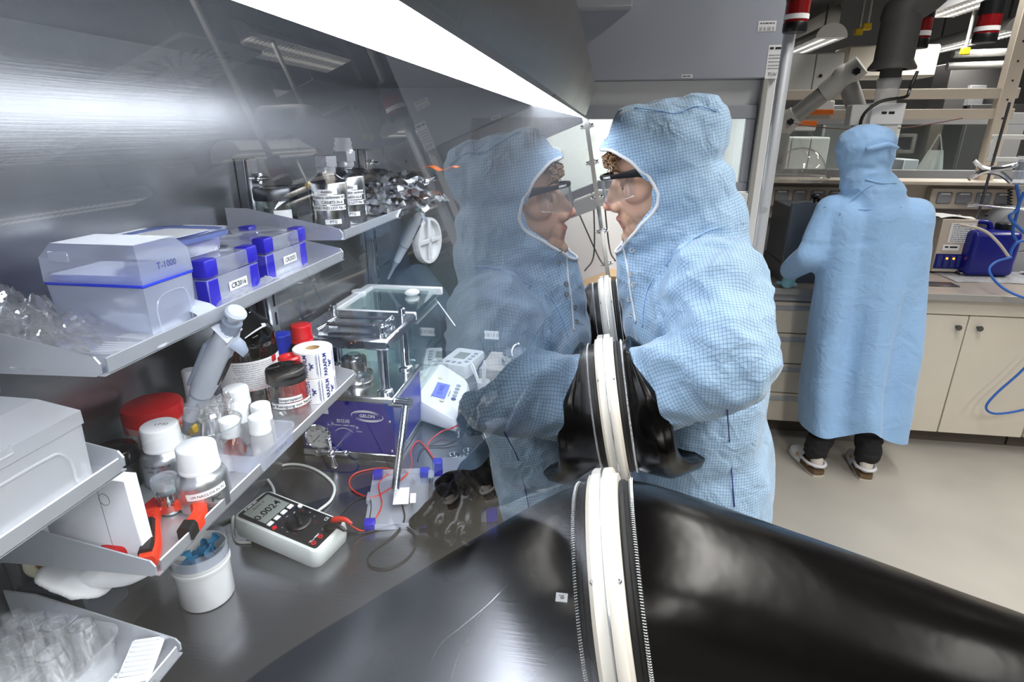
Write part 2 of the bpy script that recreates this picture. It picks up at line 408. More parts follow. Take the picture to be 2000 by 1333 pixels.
# ---- luminaires: half-round housing with a ribbed light opening below
LUM_WHERE = ['above the sleeved arm in front of the glove box', 'over the free floor behind the camera', 'behind the camera near the glove box', 'near the right wall beside the bench', 'left of the big dark duct', 'right of the big dark duct', 'beyond the bench top', 'by the right wall near the camera', 'added near the ceiling above the aisle to brighten the second worker', 'added near the ceiling above the bench to brighten the background']
_lum = thing('ceiling_luminaire', 'long white half-round ceiling luminaire ' + LUM_WHERE[0], 'lamp', LUMINAIRES[0], group='ceiling luminaires')
_m = MB(); _m.loft([[V((0.125 * cos(pi * k / 14), y, 0.125 * sin(pi * k / 14) * 0.9)) for k in range(15)] for y in (-0.72, -0.70, 0.70, 0.72)]); _m.build('housing', 'white_gloss', _lum)
_m = MB()
for k in range(29): _m.box((0, -0.70 + k * 0.05, -0.004), (0.22, 0.006, 0.008))
_m.build('louvre', 'white_gloss', _lum)
_m = MB(); _m.box((-0.05, 0, -0.004), (0.03, 1.4, 0.006)); _m.box((0.05, 0, -0.004), (0.03, 1.4, 0.006)); _m.build('tube', 'tube_light', _lum)
for _y in (-0.5, 0.5): _m = MB(); _m.bar((0, _y, 0.11), (0, _y, 0.78), 0.008); _m.build('hanger', 'steel_dark', _lum)
for _i in range(1, len(LUMINAIRES)):
    _d = dup(_lum, LUMINAIRES[_i], 0, 'long white half-round ceiling luminaire ' + LUM_WHERE[_i])
    if LUMINAIRES[_i][2] > 2.9:
        for _h in _d.children:
            if _h.name.startswith('hanger'): _h.scale = (1, 1, 0.37)

# ---- swirl air diffusers
def swirl(x, y, z, label):
    t = thing('air_diffuser', label, 'air vent', (x, y, z), group='swirl air diffusers')
    m = MB(); m.box((0, 0, 0.01), (0.62, 0.62, 0.02), 0.004); m.build('plate', 'ceiling_tile', t)
    sl = MB(); sl.box((0.185, 0, -0.003), (0.16, 0.016, 0.006)); s0 = sl.build('slot', 'black_plastic', t)
    for k in range(1, 24):
        c = s0.copy(); COL.objects.link(c); c.rotation_euler = (0, 0, 2 * pi * k / 24)
    m = MB(); m.box((0, 0, 0.13), (0.5, 0.5, 0.22)); m.bar((0, 0, 0.24), (0, 0, 0.58), 0.1); m.build('plenum_box', 'duct_grey', t)
    return t
swirl(1.75, 2.85, 2.7, 'square swirl air vent nearest the glove box window'); swirl(2.65, 2.75, 2.7, 'square swirl air vent further from the glove box'); swirl(3.1, 5.1, 2.62, 'square swirl air vent at the top right beyond the duct')

# ---- services under the ceiling
def pipe(name, label, pts, r, m, cat='pipe'):
    b = MB(); b.tube(pts, r, 12); o = b.build(name, m); return tag(o, label, cat)
pipe('ceiling_pipe', 'thick grey insulated pipe high behind the left luminaire', [(0.6, 7.4, 2.75), (2.3, 7.2, 2.75)], 0.16, 'arm_white')
pipe('conduit', 'thin grey conduit crossing high above the luminaires', [(1.4, 6.0, 2.9), (3.9, 6.0, 2.9)], 0.03, 'arm_grey')
pipe('conduit', 'upper grey conduit on the dark wall at the right', [(2.9, 6.0, 2.3), (4.2, 6.0, 2.33)], 0.03, 'arm_grey')
pipe('conduit', 'lower grey conduit on the dark wall at the right', [(2.85, 5.95, 2.2), (4.2, 5.95, 2.23)], 0.03, 'arm_grey')
_t = thing('cable_tray', 'grey perforated cable tray running under the ceiling', 'cable tray', (1.75, 6.0, 2.7))
_m = MB(); _m.box((0, 0, 0), (0.3, 4.0, 0.006)); _m.box((-0.15, 0, 0.03), (0.006, 4.0, 0.06)); _m.box((0.15, 0, 0.03), (0.006, 4.0, 0.06)); _m.build('tray', 'duct_grey', _t)
for _x, _y in ((0.1, -0.4), (-0.1, 1.2)): _m = MB(); _m.bar((_x, _y, 0.003), (_x, _y, 0.6), 0.02); _m.build('hanger', 'arm_grey', _t)
for _p, _w in ((at(1693, 52, y=5.2), 'right of the two hanging below the tray'), (at(1677, 62, y=5.4), 'left of the two hanging below the tray'), (at(1885, 100, y=5.2), 'on the pipe end right of the duct')):
    _t = thing('pipe_marker', 'small yellow marker ' + _w, 'marker', _p, group='yellow pipe markers')
    _m = MB(); _m.box((0, 0, 0), (0.06, 0.03, 0.05), 0.006); _m.build('tag_block', 'yellow', _t)
    _m = MB(); _m.bar((0, 0, 0.02), (0, 0, 0.3), 0.012); _m.build('drop', 'arm_grey', _t)

def beacon(x, y, z, label, top=3.3, r=0.036, h=0.13):
    t = thing('warning_beacon', label, 'warning lamp', (x, y, z), group='red and black hanging beacons')
    m = MB(); m.lathe([(0, 0), (r * 0.95, 0), (r, 0.006), (r, h * 0.2), (r * 0.98, h * 0.21)], 24); m.build('base_cap', 'black_plastic', t)
    m = MB(); m.lathe([(r * 0.98, h * 0.2), (r * 0.98, h * 0.68)], 24); m.build('red_lens', 'beacon_red', t)
    m = MB(); m.lathe([(r * 1.01, h * 0.27), (r * 1.01, h * 0.38)], 24); m.build('white_band', 'paper', t)
    m = MB(); m.lathe([(r * 1.0, h * 0.66), (r, h * 0.97), (r * 0.9, h), (0, h)], 24); m.build('top_cap', 'black_plastic', t)
    m = MB(); m.bar((0, 0, h), (0, 0, top - z), 0.014); m.build('hanging_tube', 'arm_grey', t)
    return t
beacon(*at(1551, 64, y=2.15), 'red and black beacon hanging in front of the fume hood edge'); beacon(*at(1921, 84, y=2.45), 'red and black beacon hanging at the top right'); beacon(*at(1793, 95, y=3.8), 'dark red hanging beacon half hidden behind the big duct', r=0.045, h=0.22)

# ================================================================== fume hood behind the glove box
FH = 2.45
t = thing('fume_hood', 'tall grey fume hood with white interior behind the hooded worker', 'fume hood', (0, FH, 0))
XR = 0.615; XL = -1.15
def fpart(name, m, *boxes, bev=0.003):
    b = MB()
    for (x0, x1, y0, y1, z0, z1) in boxes: b.box(((x0 + x1) / 2, (y0 + y1) / 2, (z0 + z1) / 2), (x1 - x0, y1 - y0, z1 - z0), bev)
    return b.build(name, m, t)
fpart('fascia', 'hood_grey', (XL, XR, 0, 0.06, 1.865, 2.6))
fpart('transom', 'hood_light', (XL, XR - 0.03, 0.05, 0.09, 1.765, 1.865))
fpart('side_panel', 'hood_light', (XR - 0.03, XR, 0.02, 0.8, 0.0, 1.865)); fpart('side_panel', 'hood_light', (XL, XL + 0.03, 0.02, 0.8, 0.0, 1.865))
fpart('back_panel', 'hood_white', (XL + 0.03, XR - 0.03, 0.72, 0.75, 0.9, 1.87)); fpart('roof_panel', 'hood_white', (XL, XR, 0.06, 0.8, 1.87, 1.9))
fpart('work_surface', 'hood_light', (XL, XR, 0.0, 0.75, 0.87, 0.91)); fpart('base_cabinet', 'cabinet_grey', (XL, XR, 0.03, 0.75, 0.08, 0.87)); fpart('plinth', 'toe_dark', (XL, XR, 0.08, 0.75, 0.0, 0.08))
fpart('sash_frame', 'hood_frame', (XL + 0.03, XR - 0.05, 0.03, 0.06, 1.725, 1.775), (XL + 0.03, XR - 0.05, 0.03, 0.06, 1.455, 1.49), (XR - 0.085, XR - 0.05, 0.03, 0.06, 1.49, 1.725), (XL + 0.03, XL + 0.07, 0.03, 0.06, 1.49, 1.725))
fpart('lower_rail', 'hood_light', (XL + 0.03, XR - 0.05, 0.0, 0.03, 1.39, 1.452)); fpart('guide_rail', 'arm_grey', (XR - 0.05, XR - 0.03, 0.0, 0.05, 0.91, 1.865))
fpart('stile', 'hood_frame', (XR - 0.085, XR - 0.05, 0.0, 0.03, 0.91, 1.39))
_m = MB(); _m.box(((XL + XR) / 2, 0.045, 1.607), (XR - XL - 0.17, 0.004, 0.235)); _m.build('sash_pane', 'pane_glass', t)
fpart('inner_door', 'hood_white', (0.25, 0.47, 0.70, 0.72, 1.3, 1.84), bev=0.004)
for _x, _z in ((0.42, 1.66), (0.17, 1.66), (-0.1, 1.66)):
    _m = MB(); M_ = Matrix.Translation((_x, 0.70, _z)) @ Matrix.Rotation(pi / 2, 4, 'X'); _m.cyl(0.028, -0.03, 0.015, 18, M_, 0.004); _k = _m.build('knob', 'white_gloss', t)
    _m = MB(); M_ = Matrix.Translation((_x, 0.684, _z)) @ Matrix.Rotation(pi / 2, 4, 'X'); _m.cyl(0.009, 0.0, 0.012, 12, M_); _m.build('valve_tip', 'ink', _k)
_m = MB(); _m.box((0.475, 0.69, 1.5), (0.012, 0.02, 0.17), 0.003, M=Matrix.Translation((0.475, 0.69, 1.5)) @ Matrix.Rotation(0.08, 4, 'Y') @ Matrix.Translation((-0.475, -0.69, -1.5))); _m.build('handle', 'cabinet_grey', t)
_m = MB(); _m.box((-0.25, 0.37, 1.867), (1.24, 0.14, 0.006), 0.002); _m.build('lamp', 'white_gloss', t)
# stickers on the fascia
def sticker(x, z, w, h, lines):
    p = on_plane((x, -0.001, z), (1, 0, 0), (0, 0, 1), 0.0)
    s = patch(t, p, w, h, 'paper_label', 'sticker', 1)
    for (dx, dz, size, txt) in lines:
        if not txt: bars(s, (x + dx, -0.0016, z + dz), (1, 0, 0), (0, 0, 1), w * 0.8, (0,), size * 0.5, 'ink', int(dz * 1e4)); continue
        text(s, txt, size, 'ink', on_plane((x + dx, -0.0016, z + dz), (1, 0, 0), (0, 0, 1)))
def fpix(u, v): q = at(u, v, y=FH); return q.x, q.z
_x, _z = fpix(1498, 51); sticker(_x, _z, 0.062, 0.034, [(0, 0.009, 0.006, ''), (0, -0.008, 0.014, '||| || |||| ||')])
_x, _z = fpix(1511, 121); sticker(_x, _z, 0.048, 0.112, [(0, 0.045, 0.014, ''), (0, 0.022, 0.004, ''), (0, 0.012, 0.004, ''), (0, 0.0, 0.004, ''), (0, -0.012, 0.004, ''), (0, -0.022, 0.004, ''), (0.0, -0.042, 0.016, 'TÜV')])
_x, _z = fpix(1342, 149); sticker(_x, _z, 0.04, 0.012, [(0, 0, 0.006, '')])
# grey service box on the fascia
_x, _z = fpix(1185, 10)
fpart('service_box', 'cabinet_grey', (_x - 0.16, _x + 0.09, -0.09, -0.001, _z - 0.02, _z + 0.3))

# on the fume hood work surface
_t = thing('red_case', 'flat red case on the fume hood work surface', 'case', (0.02, FH + 0.3, 0.911))
_m = MB(); _m.box((0, 0, 0.045), (0.46, 0.22, 0.09), 0.012, 2); _m.build('shell', 'red_plastic', _t); _m = MB(); _m.box((0, 0, 0.1), (0.44, 0.2, 0.02), 0.004); _m.build('black_lid', 'black_plastic', _t)
_m = MB(); _m.box((0, 0, 0.012), (0.44, 0.16, 0.024), 0.002); _o = _m.build('wooden_board', 'wood'); _o.location = (0.02, FH + 0.3, 1.0225); tag(_o, 'bare wooden board lying on the red case', 'board')
_t = thing('red_case', 'small upright red case right of the white tub', 'case', (0.42, FH + 0.46, 0.911)); _m = MB(); _m.box((0, 0, 0.09), (0.13, 0.18, 0.18), 0.012, 2); _m.build('shell', 'red_plastic', _t); _m = MB(); _m.tube([(-0.03, 0, 0.18), (-0.03, 0, 0.21), (0.03, 0, 0.21), (0.03, 0, 0.18)], 0.006, 8); _m.build('handle', 'black_plastic', _t)
_m = MB(); _m.lathe([(0, 0.003), (0.055, 0.003), (0.07, 0.05), (0.074, 0.05), (0.058, 0), (0, 0)], 24, sx=1.2); _o = _m.build('plastic_tub', 'white_gloss'); _o.location = (0.345, FH + 0.24, 0.911); tag(_o, 'shallow white tub between the red cases in the fume hood', 'tub')
for _i, (_x0, _dx) in enumerate(((0.0, 0.05), (0.06, 0.1), (0.17, -0.03))):
    _m = MB(); _m.tube([(_x0, FH + 0.68, 1.44), (_x0 + _dx * 0.3, FH + 0.66, 1.3), (_x0 + _dx, FH + 0.6, 1.1), (_x0 + _dx * 1.6, FH + 0.5, 1.06)], 0.004, 6, 6)
    _o = _m.build('hanging_cable', 'cable_black'); tag(_o, 'thin dark cable hanging in the fume hood, ' + ('left one', 'middle one', 'right one')[_i], 'cable', 'fume hood cables')
for _x in (0.1, 0.22):
    pass
# aluminium pole in front of the fume hood edge
_p0 = at(1541, 75, y=2.2); _p1 = at(1482, 480, y=2.2); _px = (_p0.x + _p1.x) / 2
t2 = thing('aluminium_pole', 'slim bright aluminium pole in front of the fume hood edge', 'pole', (_px, 2.2, 0))
_m = MB(); _m.box((0, 0, 1.05), (0.034, 0.034, 2.1), 0.008, 2); _m.build('profile', 'pole_alu', t2); _m = MB(); _m.box((0, 0, 0.006), (0.1, 0.1, 0.012), 0.003); _m.build('foot_plate', 'alu', t2); _m = MB(); _m.box((0, 0, 2.105), (0.034, 0.034, 0.01), 0.002); _m.build('end_cap', 'black_plastic', t2)
_m = MB(); M_ = Matrix.Translation((-0.004, -0.0172, 1.42)) @ Matrix.Rotation(pi / 2, 4, 'X'); _m.cyl(0.011, 0, 0.001, 16, M_); _m.build('hole_cover', 'cabinet_grey', t2)

# ================================================================== bench with cabinets at the right
BY = 3.16
_ang = radians(-1.5)
def bx(name, m, x0, x1, y0, y1, z0, z1, parent=None, bev=0.003):
    b = MB(); b.box((0, 0, 0), (x1 - x0, y1 - y0, z1 - z0), bev); return b.build(name, m, parent, loc=((x0 + x1) / 2, (y0 + y1) / 2, (z0 + z1) / 2))
wt = thing('workbench', 'long grey-brown laboratory worktop behind the second worker', 'worktop', (1.7, BY, 0.87))
bx('top_panel', 'worktop', -1.05, 1.9, -0.02, 0.82, 0.005, 0.035, wt); bx('front_edge', 'arm_grey', -1.05, 1.9, -0.028, -0.02, 0.0, 0.035, wt, 0.002)
# drawer unit
du = thing('drawer_unit', 'light grey four-drawer base unit left of the worker in light blue', 'cabinet', (1.04, BY + 0.04, 0))
bx('body', 'cabinet_grey', -0.38, 0.28, 0.0, 0.74, 0.1, 0.868, du); bx('plinth', 'toe_dark', -0.38, 0.28, 0.08, 0.7, 0.0, 0.1, du)
for k in range(4):
    z0 = 0.11 + k * 0.178
    f = bx('drawer_front', 'cabinet_cream', -0.375, 0.275, -0.02, -0.001, z0, z0 + 0.172, du, 0.002)
    bb = MB(); bb.box((0, -0.014, 0.055), (0.62, 0.012, 0.022), 0.003); bb.build('grip', 'cabinet_grey', f)
bx('rail_board', 'cabinet_grey', -0.375, 0.275, -0.02, -0.001, 0.825, 0.866, du, 0.002)
# door cupboards
def cupboard(x, label, cols):
    c = thing('base_cupboard', label, 'cabinet', (x, BY + 0.04, 0), group='cream base cupboards')
    w = 0.42 * len(cols)
    bx('body', 'cabinet_cream', 0, w, 0.0, 0.74, 0.1, 0.868, c); bx('plinth', 'toe_dark', 0, w, 0.08, 0.7, 0.0, 0.1, c)
    bx('rail_board', 'cabinet_cream', 0.003, w - 0.003, -0.02, -0.001, 0.785, 0.866, c, 0.002)
    for k, side in enumerate(cols):
        d = bx('door', 'cabinet_cream', k * 0.42 + 0.003, k * 0.42 + 0.417, -0.02, -0.001, 0.105, 0.78, c, 0.002)
        b = MB(); M_ = Matrix.Translation((side * 0.16, -0.01, 0.28)) @ Matrix.Rotation(pi / 2, 4, 'X'); b.lathe([(0, 0.03), (0.013, 0.03), (0.015, 0.024), (0.007, 0.016), (0.007, 0), (0, 0)], 16, M_); b.build('knob', 'steel_dark', d)
    return c
_dx = at(1896, 612, y=BY + 0.02).x
cupboard(_dx - 0.42, 'cream double-door base cupboard right of the worker in light blue', (1, -1)); cupboard(_dx + 0.43, 'cream base cupboard at the far right edge', (1,))
_nw = _dx - 0.425 - 1.325; nc = thing('narrow_cupboard', 'narrow cream base unit hidden behind the legs of the second worker', 'cabinet', (1.325 + _nw / 2, BY + 0.04, 0))
bx('body', 'cabinet_cream', -_nw / 2, _nw / 2, 0, 0.74, 0.1, 0.868, nc); bx('plinth', 'toe_dark', -_nw / 2, _nw / 2, 0.08, 0.7, 0, 0.1, nc); bx('door', 'cabinet_cream', -_nw / 2 + 0.002, _nw / 2 - 0.002, -0.02, -0.001, 0.105, 0.866, nc, 0.002)

# ---- machine left of the worker (roll press)
_p = at(1545, 540, z=0.906)
t = thing('roll_press', 'dark grey roll press on the bench beside the worker', 'machine', (_p.x, 3.42, 0.906))
bx('base', 'machine_dark', -0.1, 0.5, -0.14, 0.24, 0.0, 0.1, t, 0.006)
_m = MB(); _m.prism([(-0.1, 0), (0.17, 0), (0.17, 0.36), (0.12, 0.40), (-0.03, 0.43), (-0.1, 0.42)], 0.03); _m.build('front_plate', 'machine_grey', t, rot=(pi / 2, 0, 0), loc=(0, -0.13, 0.0))
bx('housing', 'machine_dark', -0.1, 0.16, -0.12, 0.2, 0.1, 0.40, t, 0.006); bx('far_housing', 'machine_dark', 0.38, 0.5, -0.12, 0.2, 0.1, 0.36, t, 0.006); bx('cross_cover', 'machine_dark', 0.16, 0.38, 0.1, 0.2, 0.1, 0.38, t, 0.004)
for _z in (0.2, 0.3):
    _m = MB(); _m.bar((0.1, 0.0, _z), (0.45, 0.0, _z), 0.036, 24); _m.build('roller', 'chrome', t)
bx('motor_box', 'black_plastic', 0.2, 0.34, -0.14, -0.04, 0.22, 0.36, t, 0.006)
for _x, _z in ((0.06, 0.43), (0.03, 0.45)):
    _m = MB(); _m.ell((_x, -0.08, _z), (0.02, 0.02, 0.014)); _m.bar((_x, -0.08, 0.38), (_x, -0.08, _z), 0.006); _m.build('adjusting_knob', 'black_plastic', t)
_m = MB(); _m.ell((0.05, -0.166, 0.28), (0.008, 0.006, 0.008)); _m.build('screw', 'steel_bright', t)

# ---- glass dome on the shelf above
_p = at(1560, 345, y=3.85)
t = thing('glass_dome', 'clear glass bell dome standing left of the second worker', 'dome', (_p.x, 3.86, 1.40))
_m = MB(); _m.lathe([(0.17, 0), (0.172, 0.02), (0.15, 0.03)] + [(0.15 * cos(a), 0.03 + 0.16 * sin(a)) for a in np.linspace(0.05, pi / 2 - 0.02, 10)] + [(0, 0.19)], 32); _m.build('dome', 'glass', t); _m = MB(); _m.lathe([(0.15, 0.0), (0.178, 0.0), (0.178, 0.018), (0.15, 0.018)], 32); _m.build('rim', 'glass', t)

# ---- media rail with sockets, aluminium rack and partition
mr = thing('media_rail', 'beige service rail with grey sockets above the bench', 'service rail', (1.7, 3.95, 1.0))
bx('rail_body', 'rack_beige', -1.1, 0.72, 0.0, 0.1, 0.16, 0.39, mr); bx('shelf_board', 'rack_beige', -1.1, 0.9, -0.15, 0.12, 0.385, 0.405, mr); bx('back_sheet', 'wall_grey', -1.1, 1.9, 0.06, 0.1, -0.12, 0.16, mr)
for _x0, _n in ((-0.62, 4), (0.30, 4)):
    _s = bx('socket_strip', 'rack_beige', _x0 - 0.06, _x0 + 0.42, -0.06, -0.001, 0.24, 0.36, mr, 0.004)
    for k in range(_n):
        _b = MB(); _b.box((-0.165 + k * 0.105, -0.032, 0.005), (0.084, 0.012, 0.068), 0.006); _so = _b.build('socket_lid', 'wall_grey', _s); _b = MB(); _b.box((-0.165 + k * 0.105, -0.0385, 0.03), (0.05, 0.002, 0.008)); _b.build('label_window', 'paper_label', _s)
rk = thing('bench_rack', 'beige perforated steel rack standing over the bench', 'rack', (1.7, 4.0, 0.9))
for _z in (0.985, 0.875): bx('cross_beam', 'rack_beige', -1.2, 0.62, -0.02, 0.02, _z - 0.028, _z + 0.028, rk)
_po = bx('post', 'rack_beige', 0.52, 0.60, -0.03, 0.03, 0.0, 1.5, rk)
for k in range(9):
    _b = MB(); M_ = Matrix.Translation((0.0, -0.0302, -0.2 + k * 0.1)) @ Matrix.Rotation(pi / 2, 4, 'X'); _b.cyl(0.006, 0, 0.0006, 10, M_); _b.build('hole', 'ink', _po)
bx('post', 'rack_beige', -1.2, -1.12, -0.03, 0.03, 0.0, 1.5, rk)
# glazed partition behind the bench
gp = thing('window_partition', 'aluminium framed glass partition behind the bench', 'partition', (1.9, 4.35, 0))
for (x0, x1, z0, z1) in ((-0.95, 0.95, 1.36, 1.44), (-0.95, 0.95, 1.72, 1.79), (-0.95, -0.88, 1.44, 1.72), (0.6, 0.7, 1.44, 1.72), (-0.1, -0.04, 1.44, 1.72)): bx('frame_bar', 'wall_grey', x0, x1, -0.03, 0.03, z0, z1, gp)
bx('pane', 'pane_glass', -0.88, -0.1, -0.004, 0.004, 1.44, 1.72, gp, 0); bx('pane', 'pane_glass', -0.04, 0.6, -0.004, 0.004, 1.44, 1.72, gp, 0); bx('parapet', 'wall_grey', -0.95, 0.95, -0.02, 0.02, 0.0, 1.36, gp)

# ---- room beyond: cupboards, apron, boards
def far_box(name, label, cat, u0, v0, u1, v1, y, d, m, floor=False):
    a = at(u0, v1, y=y); b_ = at(u1, v0, y=y)
    if floor: a.z = 0.0
    t_ = thing(name, label, cat, ((a.x + b_.x) / 2, y, a.z)); w = abs(b_.x - a.x); h = b_.z - a.z
    bx('body', m, -w / 2, w / 2, 0, d, 0, h, t_, 0.006); return t_, w, h
t_, w, h = far_box('wall_cupboard', 'white wall cupboard with a small lock right of the pole', 'cabinet', 1528, 102, 1650, 186, 5.0, 0.35, 'hood_white')
for s in (-1, 1): d_ = bx('door', 'hood_white', min(0, s * w / 2) + 0.004, max(0, s * w / 2) - 0.004, -0.016, -0.001, 0.01, h - 0.01, t_)
_m = MB(); _m.ell((-w * 0.0 + 0.05, -0.02, h * 0.45), (0.012, 0.008, 0.012)); _m.build('lock', 'ink', t_)
t_, w, h = far_box('wall_cupboard', 'long pale wall cupboard behind the big duct', 'cabinet', 1648, 86, 1838, 152, 5.3, 0.3, 'cabinet_cream')
for k in range(2): bx('door', 'cabinet_cream', -w / 2 + k * w / 2 + 0.004, -w / 2 + (k + 1) * w / 2 - 0.004, -0.016, -0.001, 0.01, h - 0.01, t_)
t_, w, h = far_box('notice_board', 'white board with a broad orange stripe left of the extraction arm', 'board', 1580, 196, 1632, 224, 3.966, 0.012, 'paper'); bx('stripe', 'orange', -w / 2, w / 2, -0.003, -0.0005, 0.0, h * 0.36, t_)
t_, w, h = far_box('notice_board', 'lower white board with an orange stripe behind the extraction arm', 'board', 1535, 236, 1596, 256, 4.306, 0.012, 'paper'); bx('stripe', 'orange', -w / 2, w / 2, -0.003, -0.0005, h * 0.5, h, t_)
t_, w, h = far_box('white_cupboard', 'pale grey lockers seen through the glass partition', 'cabinet', 1500, 268, 1622, 332, 5.6, 0.4, 'hood_white', True)
for k in range(3): bx('door', 'hood_white', -w / 2 + k * w / 3 + 0.005, -w / 2 + (k + 1) * w / 3 - 0.005, -0.016, -0.001, 0.01, h - 0.01, t_)
t_, w, h = far_box('equipment_case', 'pale equipment case seen between partition bars', 'case', 1762, 312, 1796, 335, 5.2, 0.3, 'cabinet_grey', True); bx('panel', 'wall_white', -w / 2 + 0.01, w / 2 - 0.01, -0.01, -0.001, h * 0.55, h * 0.9, t_)
t_, w, h = far_box('control_cabinet', 'dark grey control cabinet behind the rack post', 'cabinet', 1838, 120, 1990, 222, 6.4, 0.3, 'duct_grey')
for _x in (-0.1, 0.16): bx('switch_box', 'wall_grey', _x, _x + 0.13, -0.06, -0.001, h * 0.15, h * 0.55, t_)
for (u, wd, mm, lab) in ((1640, 0.35, 'wall_grey', 'grey tall panel beyond the partition left of the hood'), (1725, 0.18, 'hood_white', 'pale upright panel beyond the partition'), (1930, 0.5, 'duct_grey', 'dark tall panel beyond the partition at the right')):
    q = at(u, 300, y=6.0); _b = MB(); _b.box((0, 0, 0.95), (wd, 0.06, 1.9), 0.004); o_ = _b.build('wall_panel', mm); o_.location = (q.x, 6.0, 0); tag(o_, lab, 'panel')
# apron hanging behind the partition
_a0 = at(1832, 262, y=4.42)
t = thing('apron', 'white apron hanging by its neck loop behind the partition', 'apron', (_a0.x, 4.42, _a0.z))
def _ap(a, b):
    w = 0.045 + 0.09 * b; x = (a - 0.5) * 2 * w + 0.03 * b * -1; z = -0.1 - b * 0.3
    return V((x, -0.02 + 0.012 * sin(a * 19 + b * 3) * b, z))
_m = MB(); _m.grid(_ap, 24, 12, 0.004); _m.build('bib', 'paper_label', t)
_m = MB(); _m.tube([(-0.038, -0.02, -0.105), (-0.015, -0.02, -0.04), (0.0, -0.02, 0.0), (0.018, -0.02, -0.04), (0.038, -0.02, -0.105)], 0.004, 6, 4); _m.build('neck_loop', 'paper_label', t)
_m = MB(); _m.tube([(0, -0.045, 0.01), (0, -0.02, 0.004), (0, -0.012, 0.012)], 0.004, 6); _m.build('hook', 'steel_dark', t)

# ---- extraction arm
t = thing('extraction_arm', 'jointed grey fume extraction arm beside the hooded worker', 'extraction arm', tuple(at(1516, 330, y=3.97)))
def lp(u, v, y): return at(u, v, y=y) - Vector(t.location)
J0, J1, J2 = lp(1528, 245, 3.95), lp(1652, 150, 3.8), lp(1690, 262, 3.8)
_d = (J1 - J0).normalized()
_m = MB(); _m.bar(lp(1516, 330, 3.97), J0, 0.05, 20); _m.build('column', 'arm_grey', t)
_m = MB(); _m.bar(J0, J1, 0.048, 20); _m.build('lower_tube', 'arm_grey', t); _m = MB(); _m.bar(J1 - (J2 - J1) * 0.1, J2 + (J2 - J1) * 0.5, 0.05, 20); _m.build('upper_tube', 'arm_grey', t)
for _j, _s in ((J0, 1), (J1, 1)):
    _m = MB(); _m.bar(_j - _d * 0.13, _j, 0.056, 20, 0.064); _m.ell(_j, (0.075, 0.06, 0.07)); _m.bar(_j, _j + _d * 0.09, 0.064, 20, 0.056); _jo = _m.build('joint', 'arm_white', t)
    _m = MB(); M_ = Matrix.Translation(_j + _d * 0.03 + V((0, -0.06, 0))) @ Matrix.Rotation(pi / 2, 4, 'X')
    _m.prism([((0.02 if k % 2 else 0.015) * cos(pi * k / 6), (0.02 if k % 2 else 0.015) * sin(pi * k / 6)) for k in range(12)], 0.025, M_); _m.build('star_knob', 'black_plastic', _jo)
# ---- big dark duct with its hood box
_p = at(1742, 132, y=3.4)
t = thing('exhaust_duct', 'big dark grey exhaust duct hanging above the second worker', 'duct', tuple(_p))
_q0 = at(1765, 20, y=3.4) - _p; _q1 = at(1850, -60, y=3.4) - _p
_m = MB(); _m.tube([(0, 0, 0), (_q0.x * 0.3, 0, _q0.z * 0.45), (_q0.x * 0.75, 0, _q0.z * 0.8), (_q0.x, 0, _q0.z), (_q1.x * 0.7, 0, _q1.z * 0.8), (_q1.x, 0.1, _q1.z), (_q1.x + 0.3, 0.2, _q1.z + 0.12)], 0.086, 28, 5); _m.build('pipe', 'duct_grey', t)
_m = MB(); _m.lathe([(0.085, 0.035), (0.095, 0.017), (0.106, 0.0), (0.106, -0.01), (0.07, -0.01)], 28); _m.build('flange', 'duct_grey', t)
_m = MB(); _m.cyl(0.048, -0.06, 0.0, 24); _m.build('spigot', 'duct_grey', t)
_m = MB(); _m.lathe([(0.054, -0.05)] + [(0.052 + 0.003 * sin(k * 1.7), -0.05 - k * 0.014) for k in range(1, 8)] + [(0.05, -0.165)], 24); _m.build('plastic_sleeve', 'film_white', t)
_bo = MB(); _bo.box((0.0, 0, -0.215), (0.155, 0.12, 0.1), 0.004); _bo = _bo.build('junction_box', 'paper_label', t); bars(_bo, (0.0, -0.061, -0.21), (1, 0, 0), (0, 0, 1), 0.06, (0,), 0.012, 'ink')
_m = MB(); _m.box((-0.11, 0.02, -0.22), (0.09, 0.08, 0.1), 0.004); _m.box((-0.02, 0, -0.29), (0.17, 0.1, 0.06), 0.004); _m.build('bracket', 'wall_white', t); _m = MB(); _m.bar((0, 0, -0.29), (0.0, 0, -0.5), 0.05, 20); _m.build('drop_tube', 'arm_grey', t)
_m = MB(); _m.tube([(0.12, 0.0, -0.02), (0.09, -0.03, -0.1), (0.05, -0.09, -0.14), (-0.06, -0.1, -0.16), (-0.13, -0.1, -0.23), (-0.12, -0.1, -0.36), (-0.09, -0.1, -0.5)], 0.008, 8, 6); _m.build('power_cable', 'cable_black', t)
_m = MB(); _m.tube([tuple(at(1552, 240, y=3.75)), tuple(at(1580, 246, y=3.75)), tuple(at(1650, 252, y=3.75)), tuple(at(1760, 250, y=3.75)), tuple(at(1830, 240, y=3.75)), tuple(at(1880, 231, y=3.75))], 0.003, 6, 6); tag(_m.build('slack_line', 'cable_brown'), 'thin reddish line sagging across the bench behind the hood', 'cable')

